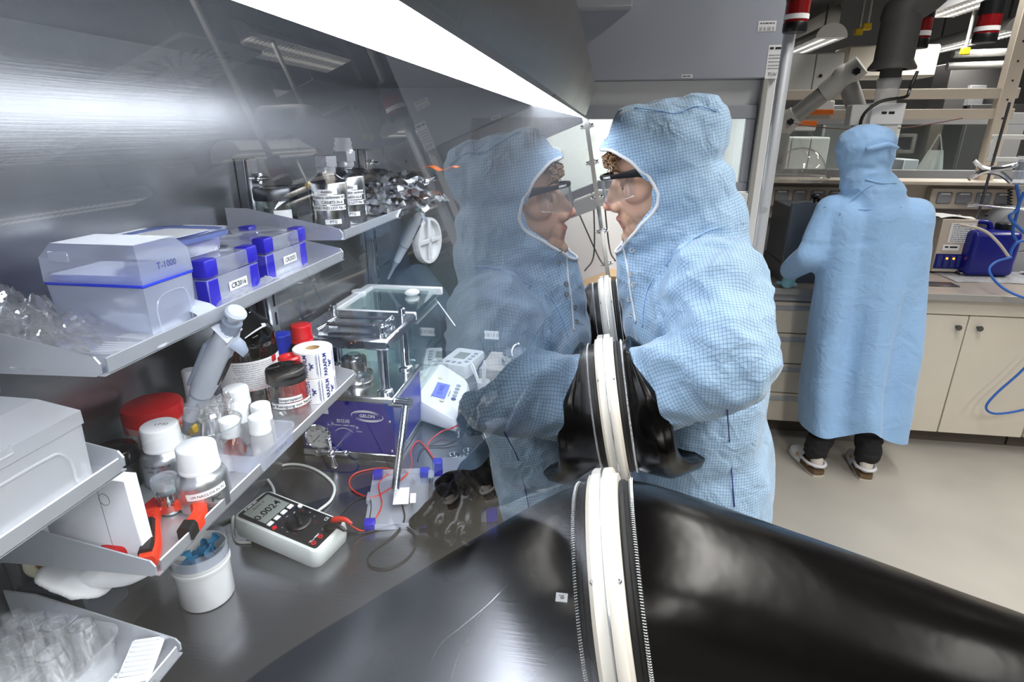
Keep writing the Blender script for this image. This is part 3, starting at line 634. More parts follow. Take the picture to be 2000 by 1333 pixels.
# ---- things on the right half of the bench
BZ = 0.9055
_p = at(1850, 535, z=BZ)
t = thing('stirrer_heater', 'stainless heater box with two glowing orange lamps on the bench', 'heater', (_p.x, _p.y + 0.08, BZ))
bx('case', 'rack_beige', -0.09, 0.09, -0.08, 0.16, 0.01, 0.31, t, 0.004)
for _x in (-0.07, 0.07):
    _m = MB(); _m.cyl(0.012, 0, 0.01, 12, Matrix.Translation((_x, -0.06, 0))); _m.build('foot', 'black_plastic', t)
_pl = bx('instruction_plate', 'paper_label', -0.045, 0.08, -0.083, -0.0805, 0.18, 0.29, t, 0)
bars(_pl, (0, -0.0016, 0), (1, 0, 0), (0, 0, 1), 0.1, [0.046 - _k * 0.0115 for _k in range(9)], 0.004)
_pl = bx('type_label', 'paper', -0.06, 0.025, -0.083, -0.0805, 0.135, 0.168, t, 0); bars(_pl, (0, -0.0016, 0), (1, 0, 0), (0, 0, 1), 0.065, (0.003,), 0.009, 'ink')
_sp = bx('switch_panel', 'canister_blue', -0.085, 0.06, -0.084, -0.0805, 0.03, 0.115, t, 0.001)
for _k in range(4):
    _s = MB(); _s.box((-0.05 + _k * 0.035, -0.004, 0.0), (0.026, 0.006, 0.07), 0.003); _s = _s.build('rocker', 'ink_blue', _sp)
    if _k in (1, 2):
        _m = MB(); _m.ell((-0.05 + _k * 0.035, -0.009, 0.018), (0.006, 0.004, 0.006), None, 12, 8); _m.build('indicator', 'led', _s)
_m = MB(); _m.grid(lambda a, b: V(((a - 0.5) * 0.2, (b - 0.5) * 0.2 + 0.03, 0.316 + 0.006 * sin(a * 5) + 0.004 * sin(b * 9 + a * 4))), 10, 8, 0.002); _o = _m.build('paper_sheet', 'paper'); _o.location = t.location; tag(_o, 'loose white paper lying on the heater box', 'paper')
_p = at(1920, 545, z=BZ)
t = thing('canister', 'dark blue plastic canister with black cap on the bench', 'canister', (_p.x + 0.03, _p.y + 0.14, BZ + 0.006), rz=0.03)
_m = MB(); _m.box((0.01, 0, 0.125), (0.25, 0.22, 0.25), 0.03, 4); _m.build('body', 'canister_blue', t)
_m = MB(); _m.tube([(-0.1, 0, 0.245), (-0.08, 0, 0.285), (0.0, 0, 0.285), (0.02, 0, 0.245)], 0.014, 10, 4); _m.build('handle', 'canister_blue', t)
_m = MB(); _m.cyl(0.04, 0.24, 0.285, 24, Matrix.Translation((0.085, 0, 0)), 0.004); _m.build('cap', 'black_plastic', t); _m = MB(); _m.box((0.136, 0, 0.12), (0.002, 0.01, 0.2)); _m.build('level_strip', 'plastic_grey', t)
_m = MB(); _m.grid(lambda a, b: V((1.93 + a * 0.85, 3.4 + b * 0.36 + 0.02 * sin(a * 7), BZ + 0.0015 + 0.0025 * (1 + sin(a * 23 + b * 7)) * 0.5)), 30, 10, 0.002); tag(_m.build('absorbent_mat', 'mat_paper'), 'grey speckled absorbent mat under the canister', 'mat')
_p = at(1826, 556, z=BZ); _m = MB(); _m.box((0, 0, 0.003), (0.2, 0.09, 0.005), 0.001); _o = _m.build('dark_plate', 'steel_dark'); _o.location = (_p.x, _p.y, BZ - 0.0005); tag(_o, 'dark metal strip lying near the bench edge', 'plate')
for _k in range(4):
    _m = MB(); _m.box((0, 0, 0), (0.22, 0.16, 0.004), 0.001); _o = _m.build('folded_paper', 'paper'); _o.location = (2.52 + 0.01 * _k, 3.62, BZ + 0.0125 + 0.0052 * _k); _o.rotation_euler = (0, 0, 0.2 + 0.12 * _k); tag(_o, 'folded white paper at the right bench end, ' + ('lowest', 'second from below', 'third from below', 'topmost')[_k] + ' of the stack', 'paper', 'folded papers')
# lab stand with clamps
t = thing('lab_stand', 'lab stand with a leaning rod and clamp at the right edge', 'lab stand', tuple(at(1905, 440, z=1.1).xy) + (BZ,))
_b0 = V(t.location); _r0 = at(1905, 435, y=3.66); _r1 = at(1965, 225, y=3.66); _r0 = _r0 - _b0; _r1 = _r1 - _b0
t.location = (at(1905, 435, y=3.66).x - 0.05, 3.66, BZ); _b0 = V(t.location)
_r0 = at(1893, 480, y=3.66) - _b0; _r1 = at(1972, 200, y=3.66) - _b0; _r0.z = 0.02
_m = MB(); _m.box((_r0.x + 0.02, 0.02, 0.01), (0.16, 0.22, 0.02), 0.004); _m.build('base_plate', 'steel_dark', t); _m = MB(); _m.bar(_r0, _r1, 0.007, 12); _m.build('rod', 'steel_dark', t)
_c = at(1930, 332, y=3.64) - _b0
_m = MB()
for _dx, _dz in ((-0.09, 0.05), (-0.09, -0.05), (0.13, 0.03), (0.12, -0.06)): _m.tube([_c, _c + V((_dx * 0.5, -0.01, _dz * 0.3)), _c + V((_dx, -0.01, _dz))], [0.022, 0.014, 0.012], 8, 4)
_m.build('clamp', 'steel_bright', t)
_c = at(1900, 400, y=3.62) - _b0; _m = MB(); _m.bar(_c, at(2000, 410, y=3.62) - _b0, 0.006, 10); _m.bar(_c - V((0.03, 0, 0)), _c + V((0.02, 0, 0)), 0.012, 10); _m.build('cross_rod', 'steel_bright', t)
t = thing('clear_cylinder', 'clear plastic cylinder held in the stand clamp', 'cylinder', tuple(at(1990, 360, y=3.6))); _m = MB(); _m.lathe([(0, 0), (0.035, 0), (0.035, 0.13), (0.032, 0.13), (0.032, 0.004), (0, 0.004)], 20); _m.build('wall', 'acrylic', t); _m = MB(); _m.cyl(0.039, 0.128, 0.145, 20); _m.build('lid', 'plastic_grey', t)
_m = MB(); _q = at(1975, 290, y=3.7)
_m.loft([[V((x, y, z)) for (x, z) in ((-0.11, -0.07), (0.11, -0.07), (0.11, 0.07), (-0.11, 0.07))] for y in (0, 0.012)], caps=False); _m.loft([[V((x, y, z)) for (x, z) in ((-0.08, -0.045), (0.08, -0.045), (0.08, 0.045), (-0.08, 0.045))] for y in (0, 0.012)], caps=False)
_m2 = MB(); _m.bm.free()
for (cx_, cz_, sx_, sz_) in ((0, 0.058, 0.22, 0.025), (0, -0.058, 0.22, 0.025), (-0.097, 0, 0.026, 0.1), (0.097, 0, 0.026, 0.1)): _m2.box((cx_, 0, cz_), (sx_, 0.014, sz_), 0.003)
_o = _m2.build('square_frame', 'hood_white'); _o.location = _q; tag(_o, 'small white rectangular frame fixed at the rack post', 'frame')
_m = MB(); _m.tube([tuple(at(u, v, y=yy)) for u, v, yy in ((1872, 438, 3.4), (1920, 450, 3.36), (1950, 475, 3.32), (1972, 505, 3.3))], 0.007, 8, 6); tag(_m.build('beige_hose', 'rack_beige'), 'beige hose arching over the blue canister', 'hose')
_m = MB(); _m.tube([tuple(at(u, v, y=yy)) for u, v, yy in ((1975, 503, 3.3), (1945, 512, 3.25), (1932, 530, 3.2), (1955, 560, 3.12), (2000, 582, 3.08), (2080, 600, 3.06))], 0.006, 8, 6); tag(_m.build('blue_hose', 'cable_blue'), 'thin blue hose curling over the bench front', 'hose')
_m = MB(); _m.tube([tuple(at(u, v, y=3.1)) for u, v in ((2030, 690), (1990, 730), (1945, 770), (1926, 795), (1940, 808), (1980, 805), (2040, 790))], 0.006, 8, 6); tag(_m.build('blue_hose', 'cable_blue'), 'thin blue hose hanging in a loop in front of the cupboard', 'hose')
for _k, pts in enumerate((((1985, 360), (1990, 400), (1978, 450), (1985, 470)), ((2000, 375), (1985, 410), (1972, 425), (2000, 455)), ((2000, 470), (1985, 475), (1975, 490), (1972, 505)))):
    _m = MB(); _m.tube([tuple(at(u, v, y=3.5 - 0.05 * _k)) for u, v in pts], 0.008, 8, 6); tag(_m.build('blue_hose', 'cable_blue'), 'blue hose at the right edge, ' + ('hanging below the clear cylinder', 'crossing behind the canister', 'running down to the bench')[_k], 'hose', 'blue hoses at the stand')
# coiled cable and grey motor behind the canister
_m = MB(); _pp = [at(u, v, y=3.85) for u, v in ((1973, 370), (1970, 410), (1955, 438), (1935, 440), (1928, 420))]; _cu = catmull(_pp, 40); _m.tube([p + V((0.012 * cos(i * 1.1), 0.012 * sin(i * 1.1), 0)) for i, p in enumerate(_cu)], 0.0035, 6); tag(_m.build('coiled_cable', 'cable_black'), 'black coiled cable hanging beside the socket strip', 'cable')
_p = at(1965, 470, y=3.8); t = thing('round_motor', 'grey round motor housing standing behind the canister', 'motor', (_p.x, 3.8, BZ)); _m = MB(); M_ = Matrix.Translation((0, 0, 0.24)) @ Matrix.Rotation(pi / 2, 4, 'X'); _m.cyl(0.13, -0.08, 0.08, 32, M_, 0.01); _m.build('drum', 'wall_grey', t); _m = MB(); _m.box((0, 0, 0.06), (0.2, 0.16, 0.12), 0.005); _m.build('stand', 'wall_grey', t)

# ================================================================== glove box
TH = radians(11.0); TT = math.tan(TH); GX = -0.052
def gx(z): return GX + (1.68 - z) * TT
NG = V((cos(TH), 0, sin(TH))); ES = V((-sin(TH), 0, cos(TH))); EY = V((0, 1, 0))
XB, ZT, ZC, YE, YN = -0.715, 0.932, 1.807, 1.90, -0.55          # back wall, work surface, roof, far end, near end
gb = thing('glove_box', 'stainless steel glove box with a sloping window along the left', 'glove box', (0, 0.7, 0))
GO = V((0, 0.7, 0))
def gpart(name, m, c, s, bev=0.0, parent=None):
    b = MB(); b.box((0, 0, 0), s, bev); return b.build(name, m, parent or gb, loc=V(c) - (GO if parent is None else V((0, 0, 0))))
ym = (YE + YN) / 2; yl = YE - YN
gpart('back_panel', 'steel_y', (XB - 0.003, ym, (ZT + ZC) / 2), (0.006, yl, ZC - ZT))
gpart('work_surface', 'steel_table', ((XB + 0.1) / 2, ym, ZT - 0.004), (0.1 - XB + 0.006, yl, 0.008))
gpart('end_panel', 'steel_z', ((XB - 0.07) / 2, YE + 0.003, (ZT + ZC) / 2), (abs(XB) - 0.058, 0.006, ZC - ZT + 0.012)); gpart('end_panel', 'steel_z', ((XB - 0.07) / 2, YN - 0.003, (ZT + ZC) / 2), (abs(XB) - 0.058, 0.006, ZC - ZT + 0.012))
gpart('ceiling_panel', 'steel_y', ((XB - 0.34) / 2, ym, ZC + 0.003), (abs(XB) - 0.34 + 0.006, yl, 0.006))
_m = MB(); _m.loft([[V((-0.34, y, ZC)), V((-0.232, y, 1.756)), V((-0.232, y, 1.762)), V((-0.34, y, ZC + 0.006))] for y in (YN, YE)]); _m.build('ceiling_panel', 'steel_y', gb, loc=-GO)
# far corner filler beside the window
_m = MB(); _m.loft([[V((gx(z) - 0.08 if False else -0.42, YE - 0.0, z)), V((gx(z) - 0.004, YE, z)), V((gx(z) - 0.004, YE + 0.006, z)), V((-0.42, YE + 0.006, z))] for z in (ZT, 1.72)]); _m.build('end_panel', 'steel_z', gb, loc=-GO)
# lamp: sloping diffuser between roof and window head
_m = MB(); _m.loft([[V((-0.072, y, 1.718)), V((-0.232, y, 1.756)), V((-0.232, y, 1.766)), V((-0.072, y, 1.728))] for y in (YN, YE)]); _df = _m.build('lamp_diffuser', 'diffuser', gb, loc=-GO)
# canopy lip in front of the lamp
_m = MB(); _A = V((-0.062, 0, 1.716)); _B = V((-0.0335, 0, 1.794)); _yf = 1.775
_m.loft([[_A + V((0, y, 0)), _B + V((0, y, 0)), V((-0.2, y, 2.12)), V((-0.75, y, 2.12)), V((-0.75, y, 1.83)), V((-0.34, y, 1.83)), V((-0.22, y, 1.79)), V((-0.075, y, 1.742))] for y in (YN, _yf)]); _m.build('lamp_canopy', 'steel_lip', gb, loc=-GO, sharp=20)
# window pane, tilted back at the top
_m = MB(); _zb = 0.985
_pts = [(gx(_zb), _zb), (gx(1.72), 1.72)]
_q = [V((_pts[0][0], 0, _pts[0][1])), V((_pts[1][0], 0, _pts[1][1])), V((_pts[1][0], 0, _pts[1][1])) - NG * 0.008, V((_pts[0][0], 0, _pts[0][1])) - NG * 0.008]
_m.loft([[p + V((0, y, 0)) for p in _q] for y in (YN, 1.765)])
_wp = _m.build('window_pane', ['window_glass', 'window_glass_inner'], gb, loc=-GO, sharp=20)
for p in _wp.data.polygons: p.material_index = 0 if p.normal.dot(NG) > 0.9 else 1
# far window frame strip with its cap screws
_m = MB(); _m.loft([[V((gx(z), y, z)) + NG * d for (y, d) in ((1.762, -0.01), (1.762, 0.006), (1.80, 0.006), (1.80, -0.01))] for z in (0.97, 1.722)]); _fr = _m.build('window_frame', 'chrome', gb, loc=-GO)
_m = MB(); _m.loft([[V((gx(z), y, z)) + NG * d for (y, d) in ((YN, -0.01), (YN, 0.012), (1.80, 0.012), (1.80, -0.01))] for z in (0.93, 0.985)]); _m.build('window_frame', 'steel_bright', gb, loc=-GO)
_m = MB(); _m.loft([[V((gx(z), y, z)) + NG * d for (y, d) in ((1.80, -0.012), (1.80, -0.002), (YE + 0.006, -0.002), (YE + 0.006, -0.012))] for z in (0.93, 1.76)]); _m.build('corner_post', 'steel_z', gb, loc=-GO)
_m = MB(); _mm = Matrix.Rotation(pi / 2 - TH, 4, 'Y'); _m.lathe([(0, 0.013), (0.004, 0.013), (0.0055, 0.011), (0.0055, 0.004), (0.008, 0.003), (0.008, 0), (0, 0)], 12, _mm)
_sc = None
for k, v_ in enumerate((247, 318, 386, 452, 515, 590, 660)):
    z = at(1160, v_, y=1.77).z; p = V((gx(z), 1.774, z)) + NG * 0.006 - GO
    if _sc is None: _sc = _m.build('cap_screw', 'chrome', gb, loc=p)
    else: c = _sc.copy(); COL.objects.link(c); c.location = p
# closed lower front and stand
_m = MB(); _m.loft([[V((gx(z), y, z)) + NG * d for (y, d) in ((YN, -0.012), (YN, 0.0), (YE + 0.006, 0.0), (YE + 0.006, -0.012))] for z in (0.86, 0.932)]); _m.build('front_apron', 'steel_y', gb, loc=-GO)
gpart('stand_panel', 'cabinet_grey', (-0.33, ym, 0.49), (0.78, yl, 0.85), 0.004); gpart('plinth', 'toe_dark', (-0.34, ym, 0.03), (0.7, yl - 0.1, 0.06))

# wall rails for the shelves
def rail(y):
    b = MB(); b.box((0, 0, 0), (0.018, 0.05, 0.62), 0.002); r = b.build('shelf_rail', 'steel_z', gb, loc=V((XB + 0.009, y, 1.32)) - GO)
    for k in range(11):
        b = MB(); b.box((0.0092, 0.013, 0.14 - k * 0.042), (0.0012, 0.006, 0.028), 0.0); b.build('slot', 'ink', r)
    b = MB(); b.box((0.0105, -0.013, 0), (0.004, 0.012, 0.618), 0.0018); b.build('ridge', 'steel_bright', r)
    b = MB(); M_ = Matrix.Translation((0.009, 0.012, 0.27)) @ Matrix.Rotation(pi / 2, 4, 'Y'); b.lathe([(0, 0.03), (0.004, 0.03), (0.005, 0.027), (0.005, 0.012), (0.011, 0.011), (0.011, 0.0), (0, 0)], 12, M_); b.build('bolt', 'chrome', r)
for _y in (0.505, 1.11, 1.715): rail(_y)

# glove ports: white clamp rings on the window
RZ = 1.221
PORTS = [0.496, 0.940, 1.388]; RK = 0.896
def port_frame(y): return Matrix.Translation(V((gx(RZ), y, RZ))) @ Matrix.Rotation(pi / 2 - TH, 4, 'Y')
for y in PORTS:
    F_ = port_frame(y); Fg = Matrix.Translation(-GO) @ F_
    b = MB(); b.lathe([(0.116, -0.012), (0.116, 0.0155), (0.137, 0.0155), (0.137, 0.0115), (0.143, 0.0108), (0.1445, 0.009), (0.1445, 0.0025), (0.143, 0.0), (0.138, 0.0), (0.138, -0.012), (0.116, -0.012)], 72, Fg, RK, RK); pr = b.build('port_ring', 'ring_white', gb)
    b = MB(); b.lathe([(0.1446, 0.0), (0.1446, 0.0012), (0.13, 0.0012)], 72, Fg, RK, RK); b.build('seal', 'steel_bright', pr)
    b = MB(); b.lathe([(0.117, 0.0155), (0.131, 0.0155), (0.133, 0.0175), (0.133, 0.021), (0.131, 0.0225), (0.1305, 0.026)], 72, Fg, 0.868, 0.868); b.build('clamp_band', 'rubber_matt', pr)
    # coil spring clamp
    n_ = 300; pts = []
    b = MB()
    for i in range(n_ * 6 + 1):
        a = 2 * pi * i / (n_ * 6); c = 2 * pi * i / 6; rr = 0.1148 + 0.0018 * cos(c)
        pts.append(Fg @ V((rr * cos(a), rr * sin(a), 0.0285 + 0.0019 * sin(c))))
    b.tube(pts, 0.00075, 4); b.build('clamp_spring', 'steel_bright', pr, 180)
    for a in (0.6, 2.2, 3.9, 5.4):
        b = MB(); b.ell(Fg @ V((0.139 * RK * cos(a), 0.139 * RK * sin(a), 0.0112)), (0.003, 0.003, 0.003), None, 8, 6); b.build('ring_screw', 'chrome', pr)

# ================================================================== shelves hung on the rails
XS = -0.473
def shelf(name_label, y0, y1, z, deep=0.055):
    t = thing('steel_shelf', name_label, 'shelf', (XB + 0.012, (y0 + y1) / 2, z), group='folded steel shelves'); w = y1 - y0; L = XS - XB - 0.012
    b = MB(); b.box((L / 2, 0, 0.0008), (L, w, 0.0016)); b.build('tray', 'steel_shelf', t)
    b = MB(); b.loft([[V((L - 0.002, y, 0)), V((L, y, 0.001)), V((L, y, 0.0165)), V((L - 0.0012, y, 0.0175)), V((L - 0.0025, y, 0.0165)), V((L - 0.0025, y, 0.0016))] for y in (-w / 2 + 0.006, w / 2 - 0.006)]); b.build('front_lip', 'steel_shelf', t)
    for s in (-1, 1):
        b = MB(); M_ = Matrix.Translation((0, s * w / 2 + (0.0 if s < 0 else 0.002), 0)) @ Matrix.Rotation(pi / 2, 4, 'X')
        b.prism([(0, -0.012), (0.03, -0.006), (L - 0.008, 0.0), (L - 0.002, 0.004), (L - 0.001, 0.014), (L - 0.006, 0.021), (0.045, deep), (0, deep)], 0.002, M_); b.build('side_flange', 'steel_shelf', t)
    return t
Z1, Z2, Z3, Z4, Z5 = 1.207, 1.4535, 1.489, 1.35, 1.087
shelf('lower steel shelf crowded with bottles and a pipette', 0.458, 1.012, Z1); shelf('upper steel shelf carrying plastic boxes and a crumpled bag', 0.455, 1.012, Z2); shelf('far steel shelf carrying two metal bottles and foil packs', 1.018, 1.60, Z3)
shelf('steel shelf at the left edge under the frosted box', -0.12, 0.452, Z4); shelf('lowest steel shelf at the left with glass vials', -0.12, 0.462, Z5, 0.062)

# ================================================================== things on the shelves
S1, S2, S3, S4, S5 = Z1 + 0.0018, Z2 + 0.0018, Z3 + 0.0018, Z4 + 0.0018, Z5 + 0.0018
def fluted_cap(b, r, z0, z1, n=40, depth=0.0006, top=True, M=None):
    ring = lambda z, rr, d: [V(((rr - (d if k % 2 else 0)) * cos(pi * k / n), (rr - (d if k % 2 else 0)) * sin(pi * k / n), z)) for k in range(2 * n)]
    R = [ring(z0, r, 0), ring(z0 + 0.002, r, depth), ring(z1 - 0.003, r * 0.985, depth), ring(z1 - 0.001, r * 0.955, 0), ring(z1, r * 0.9, 0)]
    if M is not None: R = [[M @ p for p in q] for q in R]
    b.loft(R)
CA = atan2(-1, 0.55)     # direction on a thing's side that faces the window
def hand_line(t, s, size, r, z, ang=CA, m='ink', bold=0.0, tilt=0.0): return text(t, s, size, m, on_cyl(r, z, ang, 0.0007, tilt), bold=bold)

# ---- upper shelf: boxes
def tub(bm, w, d, h, th, taper=0.0, bev=0.004, z0=0.0):
    """open box with walls"""
    o = lambda k, z: [V((sx * (w / 2 - k - taper * (1 - (z - z0) / h)), sy * (d / 2 - k - taper * (1 - (z - z0) / h)), z)) for sx, sy in ((-1, -1), (1, -1), (1, 1), (-1, 1))]
    bm.loft([o(th, z0 + th), o(th, z0 + h), o(0, z0 + h), o(0, z0), ], caps=False)
    f = [bm.bm.verts.new(p) for p in o(0, z0)]; bm.bm.faces.new(f); f = [bm.bm.verts.new(p) for p in o(th, z0 + th)]; bm.bm.faces.new(f)
t = thing('pipette_tip_box', 'translucent pipette tip box with a blue rim on the upper shelf', 'box', (-0.567, 0.602, S2), 0.0)
b = MB(); tub(b, 0.124, 0.082, 0.058, 0.0015, 0.003); b.build('lower_box', 'plastic_box', t)
b = MB(); b.box((0, 0, 0.060), (0.127, 0.085, 0.0035), 0.001); b.build('blue_rim', 'blue_cap', t)
b = MB(); b.box((0, 0, 0.066), (0.116, 0.074, 0.008), 0.001); b.build('tip_rack', 'plastic_blue', t)
b = MB(); b.loft([[V((sx * w, sy * d, z)) for sx, sy in ((-1, -1), (1, -1), (1, 1), (-1, 1))] for (w, d, z) in ((0.0635, 0.0425, 0.062), (0.0625, 0.0415, 0.09), (0.053, 0.032, 0.105))], caps=False); f = [b.bm.verts.new(V((sx * 0.053, sy * 0.032, 0.105))) for sx, sy in ((-1, -1), (1, -1), (1, 1), (-1, 1))]; b.bm.faces.new(f); ld = b.build('lid', 'plastic_box', t, sharp=20)
text(t, 'T-1000', 0.011, 'ink_blue', on_plane((0.0632, 0.0, 0.078), (0, 1, 0), (0, 0, 1)))
for _w in ((-0.035, 0.012),): b = MB(); b.box((_w[0], -0.0425, 0.092), (0.026, 0.002, 0.012), 0.001); b.build('latch', 'plastic_box', t)
b = MB(); b.tube([(0.0622, -0.026, 0.002), (0.0625, -0.028, 0.028), (0.0626, -0.018, 0.043), (0.0626, 0.014, 0.045), (0.0626, 0.026, 0.036), (0.0622, 0.028, 0.002)], 0.0008, 6, 5); b.build('side_ridge', 'plastic_box', t)

def coin_box(loc, label, code, w=0.10, d=0.115, h=0.062, rz=0.0):
    t = thing('coin_cell_box', label, 'box', loc, rz, group='clear boxes with blue corners')
    b = MB(); tub(b, w, d, h * 0.62, 0.0015); b.build('lower_box', 'plastic_box', t)
    b = MB(); b.box((0, 0, h * 0.81), (w + 0.002, d + 0.002, h * 0.36), 0.003, 2); b.build('lid', 'plastic_box', t)
    for sx in (-1, 1):
        for sy in (-1, 1):
            b = MB(); b.box((sx * (w / 2 - 0.009), sy * (d / 2 - 0.0115), h * 0.83), (0.022, 0.027, h * 0.37), 0.003, 2); b.build('corner_cap', 'blue_corner', t)
            b = MB(); b.box((sx * (w / 2 - 0.0095), sy * (d / 2 - 0.0115), h * 0.31), (0.02, 0.024, h * 0.61), 0.002, 1); b.build('corner_foot', 'blue_corner', t)
    lb = patch(t, on_plane((w / 2 + 0.0015, 0.004, h * 0.33), (0, 1, 0.0), (0, 0, 1), 0), 0.042, 0.013, 'paper', 'label', 1)
    text(lb, code, 0.0105, 'ink', on_plane((w / 2 + 0.0018, 0.004, h * 0.33), (0, 1, 0), (0, 0, 1)), bold=0.0001)
    return t
coin_box((-0.556, 0.728, S2), 'clear box with blue corners labelled CR2016', 'CR2016', d=0.118, h=0.066); coin_box((-0.575, 0.898, S2), 'clear box with blue corners labelled CR2025', 'CR2025', w=0.11, d=0.13, h=0.066)
t = thing('snap_lid_tub', 'clear tub with a wide clip lid standing on the CR2016 box', 'tub', (-0.575, 0.706, S2 + 0.0675))
def rrect(w, d, r, z, n=5):
    out = []
    for cx, cy, a0 in ((w / 2 - r, d / 2 - r, 0), (-w / 2 + r, d / 2 - r, pi / 2), (-w / 2 + r, -d / 2 + r, pi), (w / 2 - r, -d / 2 + r, 1.5 * pi)):
        for k in range(n + 1): out.append(V((cx + r * cos(a0 + pi / 2 * k / n), cy + r * sin(a0 + pi / 2 * k / n), z)))
    return out
b = MB(); b.loft([rrect(0.09, 0.095, 0.02, 0.001), rrect(0.10, 0.105, 0.022, 0.022)]); b.build('tub_wall', 'plastic_box', t)
b = MB(); b.loft([rrect(0.112, 0.118, 0.025, 0.021), rrect(0.114, 0.12, 0.026, 0.023), rrect(0.114, 0.12, 0.026, 0.027), rrect(0.105, 0.111, 0.024, 0.029), rrect(0.10, 0.105, 0.022, 0.027), rrect(0.096, 0.10, 0.02, 0.0265)]); b.build('clip_lid', 'plastic_blue', t, sharp=60)
for (x, y, sx, sy) in ((-0.062, 0, 0.02, 0.07), (0, 0.066, 0.07, 0.02)): b = MB(); b.box((x, y, 0.026), (sx, sy, 0.0025), 0.001); b.build('clip_flap', 'plastic_box', t)
b = MB(); b.loft([rrect(0.07, 0.074, 0.01, 0.0275), rrect(0.07, 0.074, 0.01, 0.0278)]); b.build('inner_sheet', 'paper', t)
# crumpled bags
def crumple(name, label, loc, w, d, h, seed, m, cat='bag', res=26, base=0.0, rz=0.0, sharpness=1.6):
    rnd = random.Random(seed); off = V((rnd.random() * 30, rnd.random() * 30, rnd.random() * 30))
    def fz(x, y):
        p = V((x * 34, y * 34, 0)) + off; n1 = 1 - abs(noise.noise(p * 0.9)) * sharpness; n2 = 1 - abs(noise.noise(p * 2.1 + V((9, 2, 5)))) * 1.7
        ex = max(0, 1 - (2 * x / w) ** 4) * max(0, 1 - (2 * y / d) ** 4)
        return base + h * ex * max(0.03, 0.62 * n1 + 0.38 * n2)
    t = thing(name, label, cat, loc, rz)
    def top(a, bb):
        x = (a - 0.5) * w; y = (bb - 0.5) * d; k = 0.1 * noise.noise(V((x * 25, y * 25, 3)) + off)
        return V((x * (1 + k), y * (1 + k), fz(x, y) + 0.0015))
    b = MB(); b.grid(top, res, res); b.grid(lambda a, bb: V(((a - 0.5) * w * 0.97, (bb - 0.5) * d * 0.97, 0.0006 + 0.35 * h * max(0, 1 - (2 * a - 1) ** 2) * max(0, 1 - (2 * bb - 1) ** 2))), 8, 8)
    b.build('sheet', m, t, 22); return t
t = thing('plastic_bag', 'crumpled clear plastic bag at the left end of the upper shelf', 'bag', (-0.625, 0.512, S2))
def _bag(a, c, k):
    x = (a - 0.5) * 0.19; y = (c - 0.5) * 0.115; e = max(0, 1 - (2 * a - 1) ** 4) * max(0, 1 - (2 * c - 1) ** 4)
    q = V((x * 16 + k * 7.0, y * 22, k * 3.0)); f1 = 1 - abs(noise.noise(q)) * 2.2; f2 = 1 - abs(noise.noise(q * 2.3 + V((4, 1, 2)))) * 2.0
    return V((x + 0.012 * noise.noise(q * 1.3), y + 0.012 * noise.noise(q * 1.3 + V((5, 5, 5))), 0.002 + e * (0.012 + (0.058 - 0.018 * k) * max(0.0, 0.55 * f1 + 0.45 * f2) * (1.25 - 0.9 * a))))
for k in range(3): b = MB(); b.grid(lambda a, c: _bag(a, c, k), 40, 28); b.build('film_layer', 'film', t, 180)
crumple('plastic_bag', 'small clear bag lying in front of the CR2016 box', (-0.494, 0.748, S2), 0.036, 0.15, 0.022, 9, 'film_white', res=22)
t = thing('film_roll', 'flat coil of clear film on the upper shelf front', 'film', (-0.52, 0.535, S2))
b = MB()
for k in range(5): b.tube([V((-0.075 + 0.12 * u, (0.034 - 0.006 * k) * sin(pi * u) * (1 if s else -1) * 0.9, 0.003 + 0.0006 * k)) for s in (0,) for u in np.linspace(0, 1, 12)] , 0.0011, 5); b.tube([V((-0.075 + 0.12 * u, -(0.034 - 0.006 * k) * sin(pi * u) * -0.9, 0.003 + 0.0006 * k)) for u in np.linspace(0, 1, 12)], 0.0011, 5)
b.build('coil', 'film_white', t); b = MB(); b.loft([[V((-0.015 + 0.064 * cos(a), 0.033 * sin(a), z)) for a in np.linspace(0, 2 * pi, 30)[:-1]] for z in (0.0006, 0.0024)]); b.build('film', 'film_white', t)

# ---- far shelf: metal bottles
def metal_bottle(loc, rz, label, lines, h=0.108, r=0.0372):
    t = thing('metal_bottle', label, 'bottle', loc, rz, group='stainless bottles')
    b = MB(); b.lathe([(0, 0), (r - 0.003, 0), (r, 0.003), (r, h * 0.86), (r - 0.002, h * 0.9), (r - 0.008, h * 0.94), (0.02, h), (0.016, h + 0.004), (0.016, h + 0.016), (0, h + 0.016)], 48); b.build('body', 'steel_bottle', t)
    b = MB(); b.lathe([(0.0175, h + 0.004), (0.019, h + 0.006), (0.0185, h + 0.016), (0.0165, h + 0.018)], 24); b.build('tape', 'film_white', t)
    b = MB(); b.prism([(0.0235 * cos(pi * k / 3), 0.0235 * sin(pi * k / 3)) for k in range(6)], 0.02, Matrix.Translation((0, 0, h + 0.016))); b.build('hex_cap', 'alu_bottle', t, sharp=20)
    for (z, w, s, dx) in lines:
        f = on_cyl(r, z, radians(-66) + dx / r, 0.0006); l = patch(t, f, w, 0.0092, 'paper', 'label', 14); text(l, s, 0.0072, 'ink', on_cyl(r, z, radians(-66) + dx / r, 0.0011), bold=0.0001)
    return t
_L1 = [(0.0785, 0.04, 'Additiv', -0.003), (0.068, 0.068, 'Vinylene carbonate VC', 0.0), (0.0585, 0.05, 'CAS:872-36-6', 0.006), (0.0475, 0.07, 'BEYOND IND LOT No 2015', 0.0), (0.021, 0.032, 'PTQ', 0.005)]
_L2 = [(0.0785, 0.04, 'Additiv', -0.002), (0.068, 0.068, 'Fluoroethylene carbonate', 0.0), (0.0585, 0.056, 'CAS:114435-02-8', 0.0), (0.0475, 0.07, 'BEYOND IND LOT No 2015', 0.0), (0.024, 0.032, 'PTQ', 0.003)]
metal_bottle((-0.542, 1.118, S3), 0.02, 'front steel bottle labelled vinylene carbonate on the far shelf', _L1)
